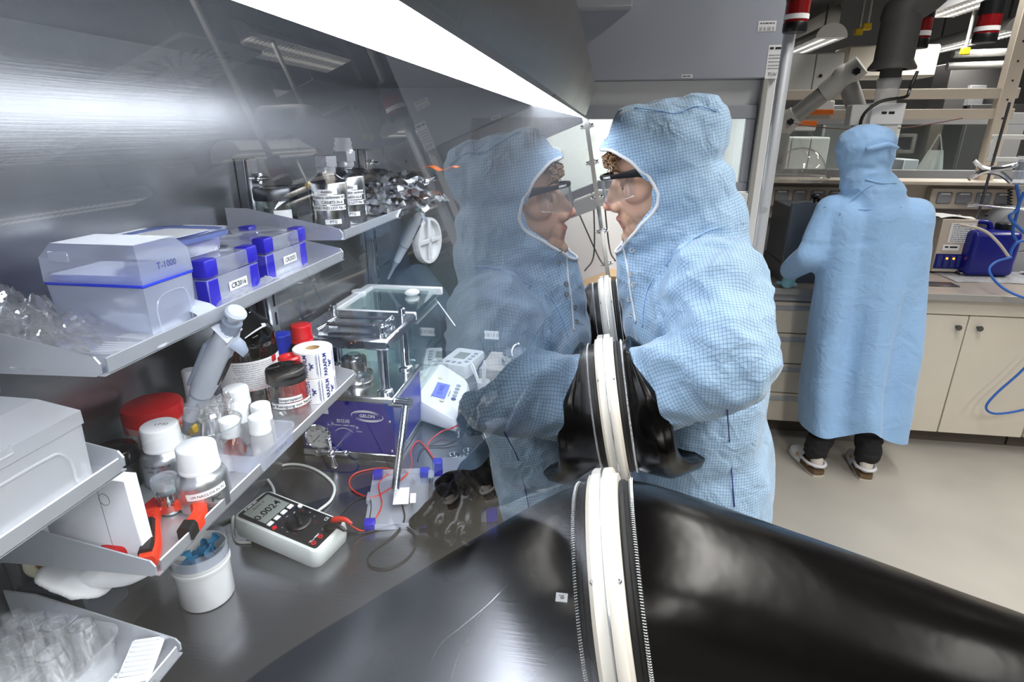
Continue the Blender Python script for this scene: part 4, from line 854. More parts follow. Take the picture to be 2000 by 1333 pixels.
mb2 = metal_bottle((-0.5435, 1.212, S3), 0.1, 'rear steel bottle with a film-wrapped cap on the far shelf', _L2, h=0.114)
b = MB()
_rnd = random.Random(3)
b.grid(lambda a, c: V(((0.02 + 0.006 * noise.noise(V((a * 9, c * 5, 1)))) * cos(2 * pi * a) * (1.0 - 0.2 * c), (0.008 + 0.012 * (1 - c)) * sin(2 * pi * a) + 0.003 * sin(a * 20), 0.146 + 0.03 * c)), 24, 6); b.build('film_wrap', 'film_white', mb2, 25)
t = thing('lidded_jar', 'shallow glass jar with a dark metal lid at the far shelf end', 'jar', (-0.64, 1.09, S3))
b = MB(); b.lathe([(0, 0.0), (0.037, 0), (0.039, 0.004), (0.039, 0.062), (0.037, 0.066)], 40); b.build('wall', 'ghost_glass', t); b = MB(); b.lathe([(0.0405, 0.062), (0.0415, 0.064), (0.0415, 0.083), (0.04, 0.086), (0.034, 0.0845), (0, 0.0845)], 40); b.build('lid', 'steel_dark', t); b = MB(); b.lathe([(0, 0.003), (0.036, 0.003), (0.036, 0.03), (0, 0.034)], 32); b.build('contents', 'steel_dark', t); patch(t, on_cyl(0.039, 0.034, radians(-45)), 0.035, 0.022, 'paper', 'label', 8)
# foil packs
def foil_pack(loc, w, d, rot, seed, label):
    off = V((seed * 3.1, seed * 1.7, seed * 0.9))
    def f(a, c, s):
        x = (a - 0.5) * w; y = (c - 0.5) * d; e = (1 - (2 * a - 1) ** 6) * (1 - (2 * c - 1) ** 6)
        ry = 1 - abs(noise.noise(V((x * 55, y * 55, 0)) + off)) * 2.6
        return V((x, y, s * e * (0.003 + 0.012 * max(0, ry)) + 0.014 * noise.noise(V((x * 30, y * 30, 4)) + off)))
    t = thing('foil_pack', label, 'foil pack', loc, rot=rot, group='crumpled foil packs')
    b = MB(); b.grid(lambda a, c: f(a, c, 1), 16, 12); b.grid(lambda a, c: f(a, c, -1), 16, 12); b.build('foil', 'foil', t, 18); return t
_FP = [(-0.56, 1.36, 0.012, 0.17, 0.12, (0.05, 0.05, 0.2), 'lowest foil pack beside the rear steel bottle'), (-0.50, 1.43, 0.018, 0.14, 0.13, (-0.05, 0.12, -0.3), 'foil pack overhanging the far shelf front'), (-0.57, 1.40, 0.037, 0.18, 0.12, (0.1, -0.05, 0.5), 'foil pack in the second layer of the pile'), (-0.50, 1.46, 0.046, 0.15, 0.11, (0.02, 0.1, 0.1), 'foil pack lying towards the pipette'), (-0.56, 1.44, 0.066, 0.17, 0.12, (0.0, 0.0, -0.2), 'foil pack in the third layer of the pile'), (-0.51, 1.50, 0.074, 0.16, 0.1, (-0.1, 0.05, 0.35), 'right foil pack at the top of the pile'), (-0.58, 1.38, 0.088, 0.15, 0.11, (0.1, 0.1, 0.0), 'topmost foil pack next to the steel bottles'), (-0.47, 1.52, 0.030, 0.13, 0.1, (0.0, 0.15, 0.8), 'far right foil pack with a pointed corner')]
for i, (x, y, z, w, d, r, l) in enumerate(_FP): foil_pack((x, y, S3 + z), w, d, r, i + 1, l)
_m = MB(); _m.grid(lambda a, c: V((-0.47 + a * 0.09, 1.52 + c * 0.05, S3 + 0.098 + 0.006 * sin(a * 9))), 8, 4, 0.001); tag(_m.build('orange_foil', 'orange'), 'orange printed foil strip at the end of the foil pile', 'foil')

# ---- lower shelf
def white_bottle(loc, r, h, capr, caph, label, m='alu_bottle', lines=(), rz=0.0, neck=0.006, grp='white capped bottles', fl=44):
    t = thing('capped_bottle', label, 'bottle', loc, rz, group=grp)
    b = MB(); b.lathe([(0, 0), (r - 0.004, 0), (r, 0.004), (r, h * 0.66), (r * 0.97, h * 0.75), (r * 0.88, h * 0.84), (capr * 0.94, h * 0.93), (capr * 0.9, h), (0, h)], 40); b.build('body', m, t)
    b = MB(); b.lathe([(capr * 1.02, h - 0.004), (capr * 1.03, h), (capr * 0.95, h + 0.003)], 36); b.build('neck_ring', 'white_plastic', t)
    b = MB(); fluted_cap(b, capr, h + 0.001, h + caph, fl); b.build('screw_cap', 'white_plastic', t, 50)
    for s, size, z, mm, dx in lines: hand_line(t, s, size, r, z, CA + dx / r, mm)
    return t
bt = white_bottle((-0.594, 0.634, S1), 0.0325, 0.058, 0.0245, 0.03, 'aluminium bottle with a written white cap behind the small vial', lines=[('UN1 06/250-18', 0.0058, 0.038, 'ink', -0.008), ('AM1  SE-1A', 0.005, 0.031, 'ink', -0.008), ('LP30', 0.008, 0.018, 'ink', 0.01)]); text(bt, 'LP30', 0.009, 'ink', on_plane((0.004, 0.0, 0.0881), (1, 0.3, 0), (-0.3, 1, 0), 0.0003))
bt = white_bottle((-0.5045, 0.588, S1), 0.032, 0.06, 0.0245, 0.03, 'aluminium bottle with a taped label at the lower shelf front', lines=[('PC', 0.01, 0.022, 'ink', 0.018), ('EC:PC', 0.0075, 0.014, 'ink', 0.0), ('06/18', 0.007, 0.006, 'ink', 0.012)])
l = patch(bt, on_cyl(0.032, 0.033, CA + 0.25, 0.0008, 0.1), 0.05, 0.0095, 'paper', 'tape_label', 16); text(l, '1M NACLO4 IN PC', 0.0052, 'ink', on_cyl(0.032, 0.033, CA + 0.32, 0.0012, 0.1))
t = thing('sample_vial', 'small clear vial marked LITE PC beside the taped bottle', 'vial', (-0.541, 0.566, S1)); b = MB(); b.lathe([(0, 0.0), (0.0135, 0), (0.0145, 0.002), (0.0145, 0.043), (0.013, 0.045)], 32); b.build('wall', 'ghost_glass', t); b = MB(); b.lathe([(0, 0.002), (0.0132, 0.002), (0.0132, 0.03), (0, 0.032)], 24); b.build('foil_chips', 'foil', t)
b = MB(); b.lathe([(0.0152, 0.038), (0.0163, 0.04), (0.0163, 0.05), (0.0152, 0.052), (0.0112, 0.052), (0.0104, 0.05), (0.0056, 0.05), (0.005, 0.0515), (0, 0.0515)], 32); b.build('snap_lid', 'plastic_box', t); hand_line(t, 'LITE', 0.008, 0.0145, 0.028); hand_line(t, 'PC', 0.008, 0.0145, 0.018, CA + 0.3)
# pliers
t = thing('crimping_pliers', 'red crimping pliers with black grips at the lower shelf end', 'pliers', (-0.515, 0.524, S1 + 0.004), 0.0)
def handle(pts, w0, name, m, z=0.0, th=0.011):
    P_ = catmull([V(p) for p in pts], 6); ring = []
    for i, p in enumerate(P_):
        tn = (P_[min(i + 1, len(P_) - 1)] - P_[max(i - 1, 0)]).normalized(); n = V((-tn.y, tn.x, 0)); w = w0
        ring.append([p + n * w + V((0, 0, th)), p + n * w * 0.7 + V((0, 0, th * 1.35)), p - n * w * 0.7 + V((0, 0, th * 1.35)), p - n * w + V((0, 0, th)), p - n * w + V((0, 0, -th * 0.0)), p + n * w + V((0, 0, -th * 0.0))])
    b_ = MB(); b_.loft(ring); return b_.build(name, m, t, 50)
h1 = handle([(-0.03, 0.035, 0), (0.0, 0.048, 0.004), (0.03, 0.025, 0.004), (0.035, -0.01, 0.0)], 0.009, 'handle', 'orange_red'); h2 = handle([(-0.035, 0.02, 0), (-0.02, 0.0, 0.002), (0.01, -0.035, 0.002), (0.025, -0.062, 0)], 0.010, 'handle', 'orange_red')
g = handle([(-0.016, -0.006, 0.004), (0.012, -0.042, 0.004), (0.02, -0.056, 0.002)], 0.0075, 'grip', 'rubber_matt', th=0.0135); text(g, 'M', 0.016, 'red_bright', on_plane((-0.02, 0.0, 0.021), (1, -1, 0), (1, 1, 0)))
handle([(0.034, 0.002, 0.002), (0.036, -0.012, 0.0)], 0.0095, 'grip', 'rubber_matt', th=0.0125); b = MB(); b.box((-0.04, 0.032, 0.006), (0.03, 0.034, 0.012), 0.003); b.build('jaw', 'red_plastic', t)
b = MB(); b.box((-0.005, -0.055, 0.009), (0.05, 0.022, 0.018), 0.005, 2, Matrix.Rotation(-0.5, 4, 'Z')); b.build('spare_handle', 'red_plastic', t)
# foam block leaning at the shelf end
t = thing('foam_block', 'white foam block with a drawn circle at the lower shelf end', 'block', (-0.56, 0.480, S1)); b = MB(); b.box((0, 0, 0.056), (0.12, 0.018, 0.112), 0.001); b.build('slab', 'foam_white', t)
b = MB(); b.tube([V((0.028 + 0.0065 * cos(a), -0.0092, 0.085 + 0.0075 * sin(a))) for a in np.linspace(0, 2 * pi, 25)], 0.0003, 4); b.build('drawn_circle', 'ink_grey', t); b = MB(); b.box((0.022, -0.0091, 0.05), (0.0005, 0.0003, 0.09)); b.build('pencil_line', 'ink_grey', t)
# tray with four small bottles
t = thing('plastic_tray', 'translucent plastic tray holding four white-capped bottles', 'tray', (-0.5165, 0.715, S1)); b = MB(); b.loft([rrect(0.088, 0.10, 0.012, 0.002), rrect(0.094, 0.106, 0.014, 0.03), rrect(0.1, 0.112, 0.016, 0.031), rrect(0.1, 0.112, 0.016, 0.0295), rrect(0.0965, 0.1085, 0.015, 0.0285), rrect(0.09, 0.102, 0.013, 0.0)], caps=True); b.build('shell', 'plastic_box', t, 40); text(t, '1% NIT M', 0.008, 'ink_blue', on_plane((0.049, 0.0, 0.015), (0, 1, 0), (0, 0, 1)))
for (x, y, l) in ((-0.546, 0.740, 'rear left'), (-0.514, 0.749, 'rear right'), (-0.532, 0.695, 'front left'), (-0.494, 0.711, 'front right')): white_bottle((x, y, S1 + 0.0026), 0.0172, 0.045, 0.0152, 0.022, 'small white-capped bottle in the plastic tray, ' + l + ' of four', 'plastic_grey', grp='small bottles in the tray', fl=30)
white_bottle((-0.571, 0.775, S1), 0.024, 0.058, 0.02, 0.024, 'aluminium bottle with a white cap behind the plastic tray')
# beaker with stopcocks
t = thing('glass_beaker', 'glass beaker holding glass stopcock parts on the lower shelf', 'beaker', (-0.548, 0.678, S1)); b = MB(); b.lathe([(0, 0.002), (0.036, 0.002), (0.038, 0.006), (0.038, 0.066), (0.0408, 0.07), (0.0412, 0.0712), (0.0398, 0.071), (0.0393, 0.066), (0.0393, 0.005), (0.036, 0), (0, 0)], 40); b.build('wall', 'glass', t)
b = MB(); b.tube([V((0.0412 * cos(a), 0.0412 * sin(a), 0.0712)) for a in np.linspace(0, 2 * pi, 40)], 0.0008, 6); b.build('rim', 'glass_green', t)
for _k, (x, y, z, tl, l) in enumerate(((-0.006, -0.008, 0.004, 0.12, 'with the taller stem'), (0.014, 0.01, 0.004, -0.18, 'leaning to the right'))):
    q = thing('glass_stopcock', 'clear glass stopcock in the beaker, ' + l, 'stopcock', (-0.548 + x, 0.678 + y, S1 + z), rot=(0.06, tl, 0.4), group='glass stopcocks')
    b = MB(); b.lathe([(0, 0), (0.011, 0.002), (0.012, 0.05), (0.011, 0.075), (0.016, 0.082), (0.017, 0.088), (0.013, 0.092), (0.013, 0.1), (0.016, 0.104), (0.014, 0.11), (0, 0.112)], 20); b.build('stem', 'vial_glass', q); b = MB(); b.bar((-0.03, 0, 0.098), (0.03, 0, 0.1), 0.006, 12); b.box((0.03, 0, 0.1), (0.008, 0.006, 0.026), 0.002); b.build('cross_arm', 'vial_glass', q)
q = thing('ampoule', 'amber brown flask lying in the glass beaker', 'flask', (-0.527, 0.690, S1 + 0.004)); b = MB(); b.lathe([(0, 0), (0.014, 0.004), (0.0175, 0.018), (0.014, 0.032), (0.006, 0.042), (0.006, 0.06), (0, 0.06)], 20); b.build('bulb', 'amber', q)
# pipette
def aim(a, b_):
    z = (V(b_) - V(a)).normalized(); y = z.cross(V((1, 0, 0))).normalized(); x = y.cross(z); return Matrix((x, y, z)).transposed().to_euler()
def pipette(loc, rot, label, L=1.0):
    t = thing('pipette', label, 'pipette', loc, rot=rot, group='grey pipettes')
    def sec(z, w, d, dx=0.0): return [V((dx + w * cos(a), d * sin(a), z)) for a in np.linspace(0, 2 * pi, 19)[:-1]]
    b = MB(); b.loft([sec(0.0, 0.0035, 0.0035), sec(0.045, 0.0055, 0.0055), sec(0.052, 0.0075, 0.0075), sec(0.066, 0.009, 0.009)]); b.build('tip_cone', 'pip_dark', t)
    b = MB(); b.loft([sec(0.064, 0.0105, 0.0105), sec(0.09, 0.012, 0.0125), sec(0.118, 0.0135, 0.0145)]); b.build('collar', 'pip_grey', t); b = MB(); b.loft([sec(0.116, 0.0142, 0.0152), sec(0.121, 0.0142, 0.0152)]); b.build('ring', 'pip_dark', t)
    b = MB(); b.loft([sec(0.12, 0.0145, 0.0155), sec(0.15, 0.0165, 0.018), sec(0.185, 0.016, 0.0185), sec(0.215, 0.0145, 0.017, 0.001), sec(0.232, 0.013, 0.017, 0.001), sec(0.238, 0.011, 0.015)]); b.build('handle', 'pip_grey', t)
    b = MB(); b.box((-0.0155, 0, 0.165), (0.006, 0.02, 0.08), 0.0028, 2); b.build('grip_panel', 'pip_dark', t)
    b = MB(); b.loft([[V((x, w * s, z + dz)) for s, dz in ((-1, 0), (-0.6, 0.003), (0.6, 0.003), (1, 0), (0.6, -0.004), (-0.6, -0.004))] for (x, w, z) in ((0.01, 0.017, 0.234), (-0.016, 0.0165, 0.243), (-0.036, 0.014, 0.246), (-0.055, 0.011, 0.241), (-0.066, 0.006, 0.23))]); b.build('finger_hook', 'pip_grey', t, 60)
    b = MB(); fluted_cap(b, 0.0125, 0.236, 0.254, 14, 0.001); b.build('dial', 'pip_dark', t, 50); b = MB(); b.lathe([(0.006, 0.252), (0.006, 0.262), (0.012, 0.264), (0.0125, 0.268), (0.01, 0.271), (0, 0.2715)], 24); b.build('plunger', 'pip_grey', t)
    b = MB(); b.loft([[V((x, w * s, z + dz)) for s, dz in ((-1, 0), (1, 0), (0.7, 0.005), (-0.7, 0.005))] for (x, w, z) in ((0.006, 0.012, 0.226), (0.022, 0.010, 0.222), (0.03, 0.006, 0.216))]); b.build('ejector_button', 'pip_dark', t, 60)
    b = MB(); b.box((0.0165, 0, 0.175), (0.002, 0.012, 0.05), 0.0008); b.build('volume_window', 'black_gloss', t)
    t.scale = (L, L, L); return t
_b = at(349, 868, z=S1 + 0.022); _tp = at(463, 606, x=-0.452)
pipette(tuple(_b), aim(_b, _tp), 'grey pipette leaning against the brown bottle on the lower shelf', (_tp - _b).length / 0.2715)
# brown bottle
t = thing('brown_bottle', 'large brown glass bottle with a printed hazard label', 'bottle', (-0.630, 0.905, S1)); r = 0.0535
b = MB(); b.lathe([(0, 0.003), (r - 0.006, 0), (r, 0.006), (r, 0.112), (r * 0.97, 0.128), (r * 0.8, 0.147), (r * 0.52, 0.16), (r * 0.36, 0.167), (r * 0.32, 0.175), (r * 0.32, 0.192)], 48); b.build('glass', 'brown_glass_dark', t)
b = MB(); b.lathe([(0, 0.003), (r - 0.004, 0.004), (r - 0.003, 0.082), (0, 0.082)], 40); b.build('liquid', 'black_gloss', t)
b = MB(); b.lathe([(0.018, 0.176), (0.019, 0.178), (0.019, 0.198), (0.017, 0.2), (0, 0.2)], 28); b.build('cap', 'cork', t)
patch(t, on_cyl(r, 0.062, CA + 0.15, 0.0008), 0.137, 0.056, 'paper', 'label', 30)
_lt = ['EN: DANGER Highly flammable liquid and vapour. May', 'cause drowsiness or dizziness. Keep away from heat.', 'smoking. Use only outdoors or in well ventilated area', 'FR: DANGER Liquide et vapeurs tres inflammables.', 'Peut provoquer somnolence ou vertiges. Tenir a', 'l ecart de la chaleur, des surfaces chaudes.', 'DE: GEFAHR Fluessigkeit und Dampf leicht entzuendbar', 'Von Hitze, heissen Oberflaechen, Funken fernhalten', 'Behaelter dicht verschlossen halten. Kuehl halten.', 'IT: PERICOLO Liquido e vapori facilmente', 'infiammabili. Tenere lontano da fonti di calore']
for k, s in enumerate(_lt): text(t, s, 0.0036, 'ink', on_cyl(r, 0.085 - k * 0.0041, CA + 0.32, 0.0013))
for k, s in enumerate(('New Jersey, USA 1-800-227-6701', 'Geel, Belgium +32 14 57 52 11')): text(t, s, 0.0038, 'ink_red', on_cyl(r, 0.0395 - k * 0.0042, CA + 0.25, 0.0013))
b = MB(); b.grid(lambda a, c: on_cyl(r, 0.084, CA + 1.0, 0.0012)((a - 0.5) * 0.012, (c - 0.5) * 0.012), 3, 1); b.build('red_mark', 'red_bright', t)
# blue and red capped bottles
t = thing('capped_bottle', 'clear bottle with a blue screw cap behind the film rolls', 'bottle', (-0.606, 0.985, S1)); b = MB(); b.lathe([(0, 0), (0.021, 0), (0.022, 0.003), (0.022, 0.055), (0.019, 0.064), (0.018, 0.07)], 32); b.build('body', 'ghost_glass', t); b = MB(); fluted_cap(b, 0.0208, 0.064, 0.1, 30, 0.0006); b.build('screw_cap', 'blue_cap', t, 50)
t = thing('capped_bottle', 'brown glass bottle with a red screw cap behind the film rolls', 'bottle', (-0.556, 0.972, S1)); b = MB(); b.lathe([(0, 0), (0.031, 0), (0.032, 0.003), (0.032, 0.062), (0.029, 0.078), (0.02, 0.092), (0.016, 0.098)], 32); b.build('body', 'brown_glass_dark', t); b = MB(); fluted_cap(b, 0.0198, 0.094, 0.126, 24, 0.0008); b.build('screw_cap', 'red_bright', t, 50)
b = MB(); b.lathe([(0.0203, 0.091), (0.0209, 0.092), (0.0209, 0.096), (0.0198, 0.097)], 24); b.build('tamper_ring', 'red_bright', t)
t = thing('small_red_jar', 'small red plastic jar squeezed behind the black-lidded jar', 'jar', (-0.537, 0.887, S1)); b = MB(); b.lathe([(0, 0), (0.022, 0), (0.024, 0.003), (0.024, 0.062), (0.021, 0.074), (0.018, 0.078)], 32); b.build('body', 'red_plastic', t); b = MB(); b.lathe([(0.0185, 0.076), (0.0195, 0.078), (0.0195, 0.093), (0.017, 0.096), (0.011, 0.0955), (0.0095, 0.092), (0, 0.092)], 28); b.build('cap', 'red_bright', t)
# sealing film rolls
def film_roll(z, label):
    t = thing('sealing_film_roll', label, 'film roll', (-0.5115, 0.925, z), 0.0, group='sealing film rolls'); r = 0.0352; h = 0.0495
    b = MB(); b.lathe([(0.0125, 0), (r - 0.001, 0), (r, 0.001), (r, h - 0.001), (r - 0.001, h), (0.0135, h), (0.0125, h - 0.001), (0.0125, 0)], 48); b.build('roll', 'paper', t); b = MB(); b.lathe([(0.0125, 0.001), (0.0125, h - 0.001), (0.0118, h - 0.001), (0.0118, 0.001)], 28); b.build('core', 'cardboard', t)
    for k in range(5):
        a = CA + 0.55 + (k - 3.0) * 1.0
        def vf(a_): return lambda x, y: V(((r + 0.0006) * cos(a_ - y / r), (r + 0.0006) * sin(a_ - y / r), h / 2 + x))
        text(t, 'PARAFILM', 0.0098, 'ink_blue', vf(a), bold=0.0003); text(t, '"M"', 0.0098, 'ink_blue', vf(a + 0.3), bold=0.0003); text(t, 'LABORATORY FILM', 0.0042, 'ink_blue', vf(a + 0.55)); text(t, 'American National Can', 0.0036, 'ink_blue', vf(a - 0.3))
        for q_ in (-0.42, 0.7): patch(t, vf(a + q_), 0.044, 0.0006, 'ink_blue', 'rule', 1)
    return t
film_roll(S1, 'lower of two stacked white sealing film rolls'); film_roll(S1 + 0.0502, 'upper of two stacked white sealing film rolls')
# black lid jar with isopropanol
t = thing('screw_jar', 'clear jar with a black lid labelled isopropanol', 'jar', (-0.5115, 0.828, S1)); r = 0.0335
b = MB(); b.lathe([(0, 0.002), (r - 0.005, 0), (r, 0.006), (r, 0.058), (r * 0.97, 0.068), (r * 0.86, 0.078), (r * 0.84, 0.086)], 40); b.build('wall', 'glass', t); b = MB(); b.lathe([(0, 0.004), (r - 0.003, 0.005), (r - 0.003, 0.024), (0, 0.024)], 36); b.build('liquid', 'liquid', t)
b = MB(); fluted_cap(b, 0.0325, 0.078, 0.1, 40, 0.0006); b.build('screw_lid', 'black_plastic', t, 50); b = MB(); b.lathe([(0, 0.1006), (0.027, 0.1006), (0.028, 0.1)], 36); b.build('lid_disc', 'black_gloss', t)
l = patch(t, on_cyl(r, 0.054, CA + 0.12, 0.0008), 0.038, 0.0095, 'paper', 'label', 12); text(l, 'Isopropanol', 0.0075, 'ink', on_cyl(r, 0.054, CA + 0.12, 0.0013), bold=0.0001); l = patch(t, on_cyl(r, 0.0425, CA + 0.25, 0.0008), 0.076, 0.0095, 'paper', 'label', 20); text(l, 'zur Reinigung von Natrium', 0.0075, 'ink', on_cyl(r, 0.0425, CA + 0.25, 0.0013), bold=0.0001)
# red lidded jar, dark jar, white tube
t = thing('red_lidded_jar', 'wide jar with a red screw lid sealed in film', 'jar', (-0.66, 0.70, S1)); b = MB(); b.lathe([(0, 0), (0.037, 0), (0.039, 0.004), (0.039, 0.055)], 40); b.build('wall', 'ghost_glass', t); b = MB(); fluted_cap(b, 0.0425, 0.05, 0.084, 26, 0.0012); b.build('screw_lid', 'red_plastic', t, 40)
b = MB(); b.grid(lambda a, c: V(((0.0432 - 0.003 * (1 - c) + 0.001 * sin(a * 40 + c * 5)) * cos(2 * pi * a), (0.0432 - 0.003 * (1 - c) + 0.001 * sin(a * 40 + c * 5)) * sin(2 * pi * a), 0.028 + 0.034 * c + 0.004 * sin(a * 13))), 60, 4); b.build('film_wrap', 'film_white', t, 25); b = MB(); b.lathe([(0, 0.003), (0.036, 0.003), (0.036, 0.024), (0, 0.024)], 32); b.build('contents', 'black_plastic', t)
t = thing('dark_jar', 'low jar with a glossy black lid behind the foam block', 'jar', (-0.648, 0.607, S1)); b = MB(); b.lathe([(0, 0), (0.025, 0), (0.026, 0.003), (0.026, 0.045)], 36); b.build('wall', 'ghost_glass', t); b = MB(); fluted_cap(b, 0.0285, 0.042, 0.062, 40, 0.0005); b.build('screw_lid', 'black_gloss', t, 50); b = MB(); b.lathe([(0, 0.003), (0.023, 0.003), (0.023, 0.034), (0, 0.034)], 28); b.build('contents', 'black_plastic', t)
t = thing('white_tube', 'slim white tube standing behind the pipette tip', 'tube', (-0.668, 0.80, S1)); b = MB(); b.lathe([(0, 0), (0.0115, 0), (0.012, 0.002), (0.012, 0.04)], 28); b.build('body', 'ghost_glass', t); b = MB(); b.lathe([(0.0125, 0.038), (0.013, 0.04), (0.0122, 0.095), (0.0112, 0.097), (0, 0.097)], 28); b.build('cap', 'white_plastic', t); b = MB(); b.lathe([(0.0126, 0.03), (0.0132, 0.031), (0.0132, 0.0345), (0.0126, 0.0355)], 28); b.build('ring', 'steel_bright', t)
t = thing('yellow_tab', 'small yellow tab stuck out beside the pipette tip', 'tab', (-0.612, 0.705, S1 + 0.042)); b = MB(); b.box((0, 0, 0), (0.03, 0.012, 0.014), 0.002); b.build('tab', 'yellow', t); b = MB(); b.bar((0, 0, -0.042), (0, 0, 0), 0.003); b.build('stick', 'wood', t)

# ---- left shelf
t = thing('frosted_box', 'large frosted plastic box on the left edge shelf', 'box', (-0.57, 0.297, S4)); b = MB(); tub(b, 0.15, 0.28, 0.058, 0.0018, 0.002); b.build('lower_box', 'plastic_grey', t)
b = MB(); b.loft([[V((sx * w, sy * d, z)) for sx, sy in ((-1, -1), (1, -1), (1, 1), (-1, 1))] for (w, d, z) in ((0.0765, 0.1415, 0.058), (0.0765, 0.1415, 0.072), (0.05, 0.125, 0.09), (0.0, 0.0, 0.0901))]); b.build('lid', 'plastic_grey', t, sharp=15)
b = MB(); b.tube([(0.0762, 0.02, 0.084 - 0.01), (0.0768, 0.02, 0.066), (0.0768, 0.07, 0.066), (0.0762, 0.07, 0.074)], 0.0012, 6); b.build('latch', 'plastic_grey', t); b = MB(); b.tube([(0.0748, -0.11, 0.04), (0.0748, 0.08, 0.044), (0.0748, 0.115, 0.036), (0.0745, 0.12, 0.004)], 0.0014, 6, 5); b.build('side_ridge', 'plastic_grey', t)
t = thing('white_bottle', 'white bottle neck behind the frosted box at the left edge', 'bottle', (-0.675, 0.30, S4)); b = MB(); b.lathe([(0, 0), (0.026, 0), (0.028, 0.004), (0.028, 0.09), (0.02, 0.105), (0.014, 0.108), (0.014, 0.118)], 28); b.build('body', 'white_plastic', t); b = MB(); fluted_cap(b, 0.018, 0.112, 0.14, 24); b.build('screw_cap', 'white_plastic', t, 50)

# ---- lowest left shelf
t = thing('vial_tray', 'translucent tray full of upright glass vials at the lower left', 'tray', (-0.61, 0.375, S5)); b = MB(); b.loft([rrect(0.128, 0.15, 0.016, 0.002), rrect(0.136, 0.158, 0.018, 0.034), rrect(0.146, 0.168, 0.02, 0.036), rrect(0.146, 0.168, 0.02, 0.034), rrect(0.138, 0.16, 0.018, 0.032), rrect(0.13, 0.152, 0.016, 0.0)]); b.build('shell', 'tray_clear', t, 40); b = MB(); b.box((-0.02, 0.0835, 0.036), (0.05, 0.02, 0.002), 0.0008); b.build('tab', 'plastic_box', t)
vm = MB(); vm.lathe([(0, 0.001), (0.0125, 0), (0.0135, 0.002), (0.0135, 0.04), (0.0125, 0.046), (0.0125, 0.049), (0.0145, 0.05), (0.0145, 0.055), (0.0115, 0.055), (0.0112, 0.046), (0.0125, 0.04), (0.0125, 0.003), (0, 0.003)], 24)
_vo = None; _vn = ['far corner', 'far side', 'far side next to the tab', 'far near-window corner', 'second row at the wall', 'second row left of middle', 'second row right of middle', 'second row at the window', 'third row at the wall', 'third row left of middle', 'third row right of middle', 'third row at the window', 'near row at the wall', 'near row left of middle', 'near row right of middle', 'near row at the window']
for i in range(16):
    cx_, cy_ = -0.045 + 0.03 * (i % 4), 0.055 - 0.034 * (i // 4); jx = random.uniform(-0.002, 0.002)
    if _vo is None: _vo = vm.build('glass_vial', 'vial_glass')
    else: _vo = _vo.copy(); COL.objects.link(_vo)
    _vo.location = (-0.61 + cx_ + jx, 0.375 + cy_, S5 + 0.0026 + 0.001); _vo.rotation_euler = (random.uniform(-0.05, 0.05), random.uniform(-0.05, 0.05), 0); tag(_vo, 'open glass vial in the tray, ' + _vn[i], 'vial', 'glass vials in the tray')
def grid_strip(loc, rz, label, rx=0.0, n=12, L=0.10, w=0.034):
    t = thing('well_strip', label, 'rack strip', loc, rot=(rx, 0, rz), group='white ribbed strips'); b = MB(); b.box((0, 0, 0.002), (w, L, 0.004), 0.001); b.build('base', 'white_plastic', t)
    b = MB(); b.box((0, 0, 0.0055), (w * 0.8, L / n * 0.5, 0.003), 0.0006); o0 = b.build('rib', 'white_plastic', t); o0.location = (0, -L / 2 + L / n * 0.5, 0)
    for k in range(1, n): c = o0.copy(); COL.objects.link(c); c.location = (0, -L / 2 + L / n * (k + 0.5), 0)
    b = MB(); b.box((0, -L / 2 - 0.004, 0.004), (w * 1.1, 0.008, 0.008), 0.001); b.build('end_block', 'white_plastic', t); return t
grid_strip((-0.507, 0.372, S5 + 0.001), 0.06, 'white ribbed strip lying beside the vial tray'); grid_strip((-0.503, 0.436, S5 + 0.012), 0.35, 'white ribbed strip resting crosswise on the other', 0.12, 8, 0.05, 0.036)
b = MB(); b.box((0, 0, 0.004), (0.03, 0.11, 0.008), 0.002); o = b.build('clear_slide', 'acrylic'); o.location = (-0.486, 0.365, S5 + 0.0003); tag(o, 'clear plastic slide at the lowest shelf front', 'slide')
# wipe and tape roll above, between the shelves
def _wipe(a, c):
    x = (a - 0.5) * 0.105; y = (c - 0.5) * 0.06; z = 0.022 * max(0, 1 - (x / 0.075) ** 2) + 0.014 * sin(a * 6.5 + 1) * c + 0.006 * noise.noise(V((x * 40, y * 40, 1)))
    return V((x, y + 0.02 * sin(a * 5), z + 0.002))
t = thing('paper_wipe', 'crumpled white wipe lying behind the vial tray', 'wipe', (-0.592, 0.496, S5 + 0.058), 0.3); me = blob([('e', V((0.018, 0.0, 0.018)), (0.042, 0.022, 0.015)), ('e', V((-0.03, -0.004, 0.012)), (0.042, 0.026, 0.0085), Matrix.Rotation(0.45, 4, 'Y')), ('c', V((-0.005, 0.01, 0.022)), 0.011, V((0.045, 0.004, 0.02)), 0.009)], 0.003, 3); displace(me, lambda p, n: 0.0035 * ridge(p, 28, (1, 1.6, 1.6), 3)); obj('sheet', me, 'paper', t, 180)
t = thing('tape_roll', 'roll of clear tape standing behind the paper wipe', 'tape', (-0.682, 0.497, S5 + 0.058), rot=(0.0, 0.35, 0.9)); b = MB(); M_ = Matrix.Translation((0, 0, 0.024)) @ Matrix.Rotation(pi / 2, 4, 'X'); b.lathe([(0.014, -0.011), (0.023, -0.011), (0.025, -0.009), (0.025, 0.009), (0.023, 0.011), (0.014, 0.011), (0.014, -0.011)], 36, M_); b.build('roll', 'tape', t); b = MB(); b.lathe([(0.0138, -0.011), (0.0138, 0.011), (0.0125, 0.011), (0.0125, -0.011), (0.0138, -0.011)], 30, M_); b.build('core', 'cardboard', t)
b = MB(); b.box((-0.655, 0.505, S5 + 0.026), (0.10, 0.06, 0.052), 0.003); o = b.build('carton', 'machine_dark'); tag(o, 'low carton under the wipe and the tape roll, coloured dark to stand in for a dark reflection', 'carton')  # carton added as support, its dark colour stands in for a dark reflection
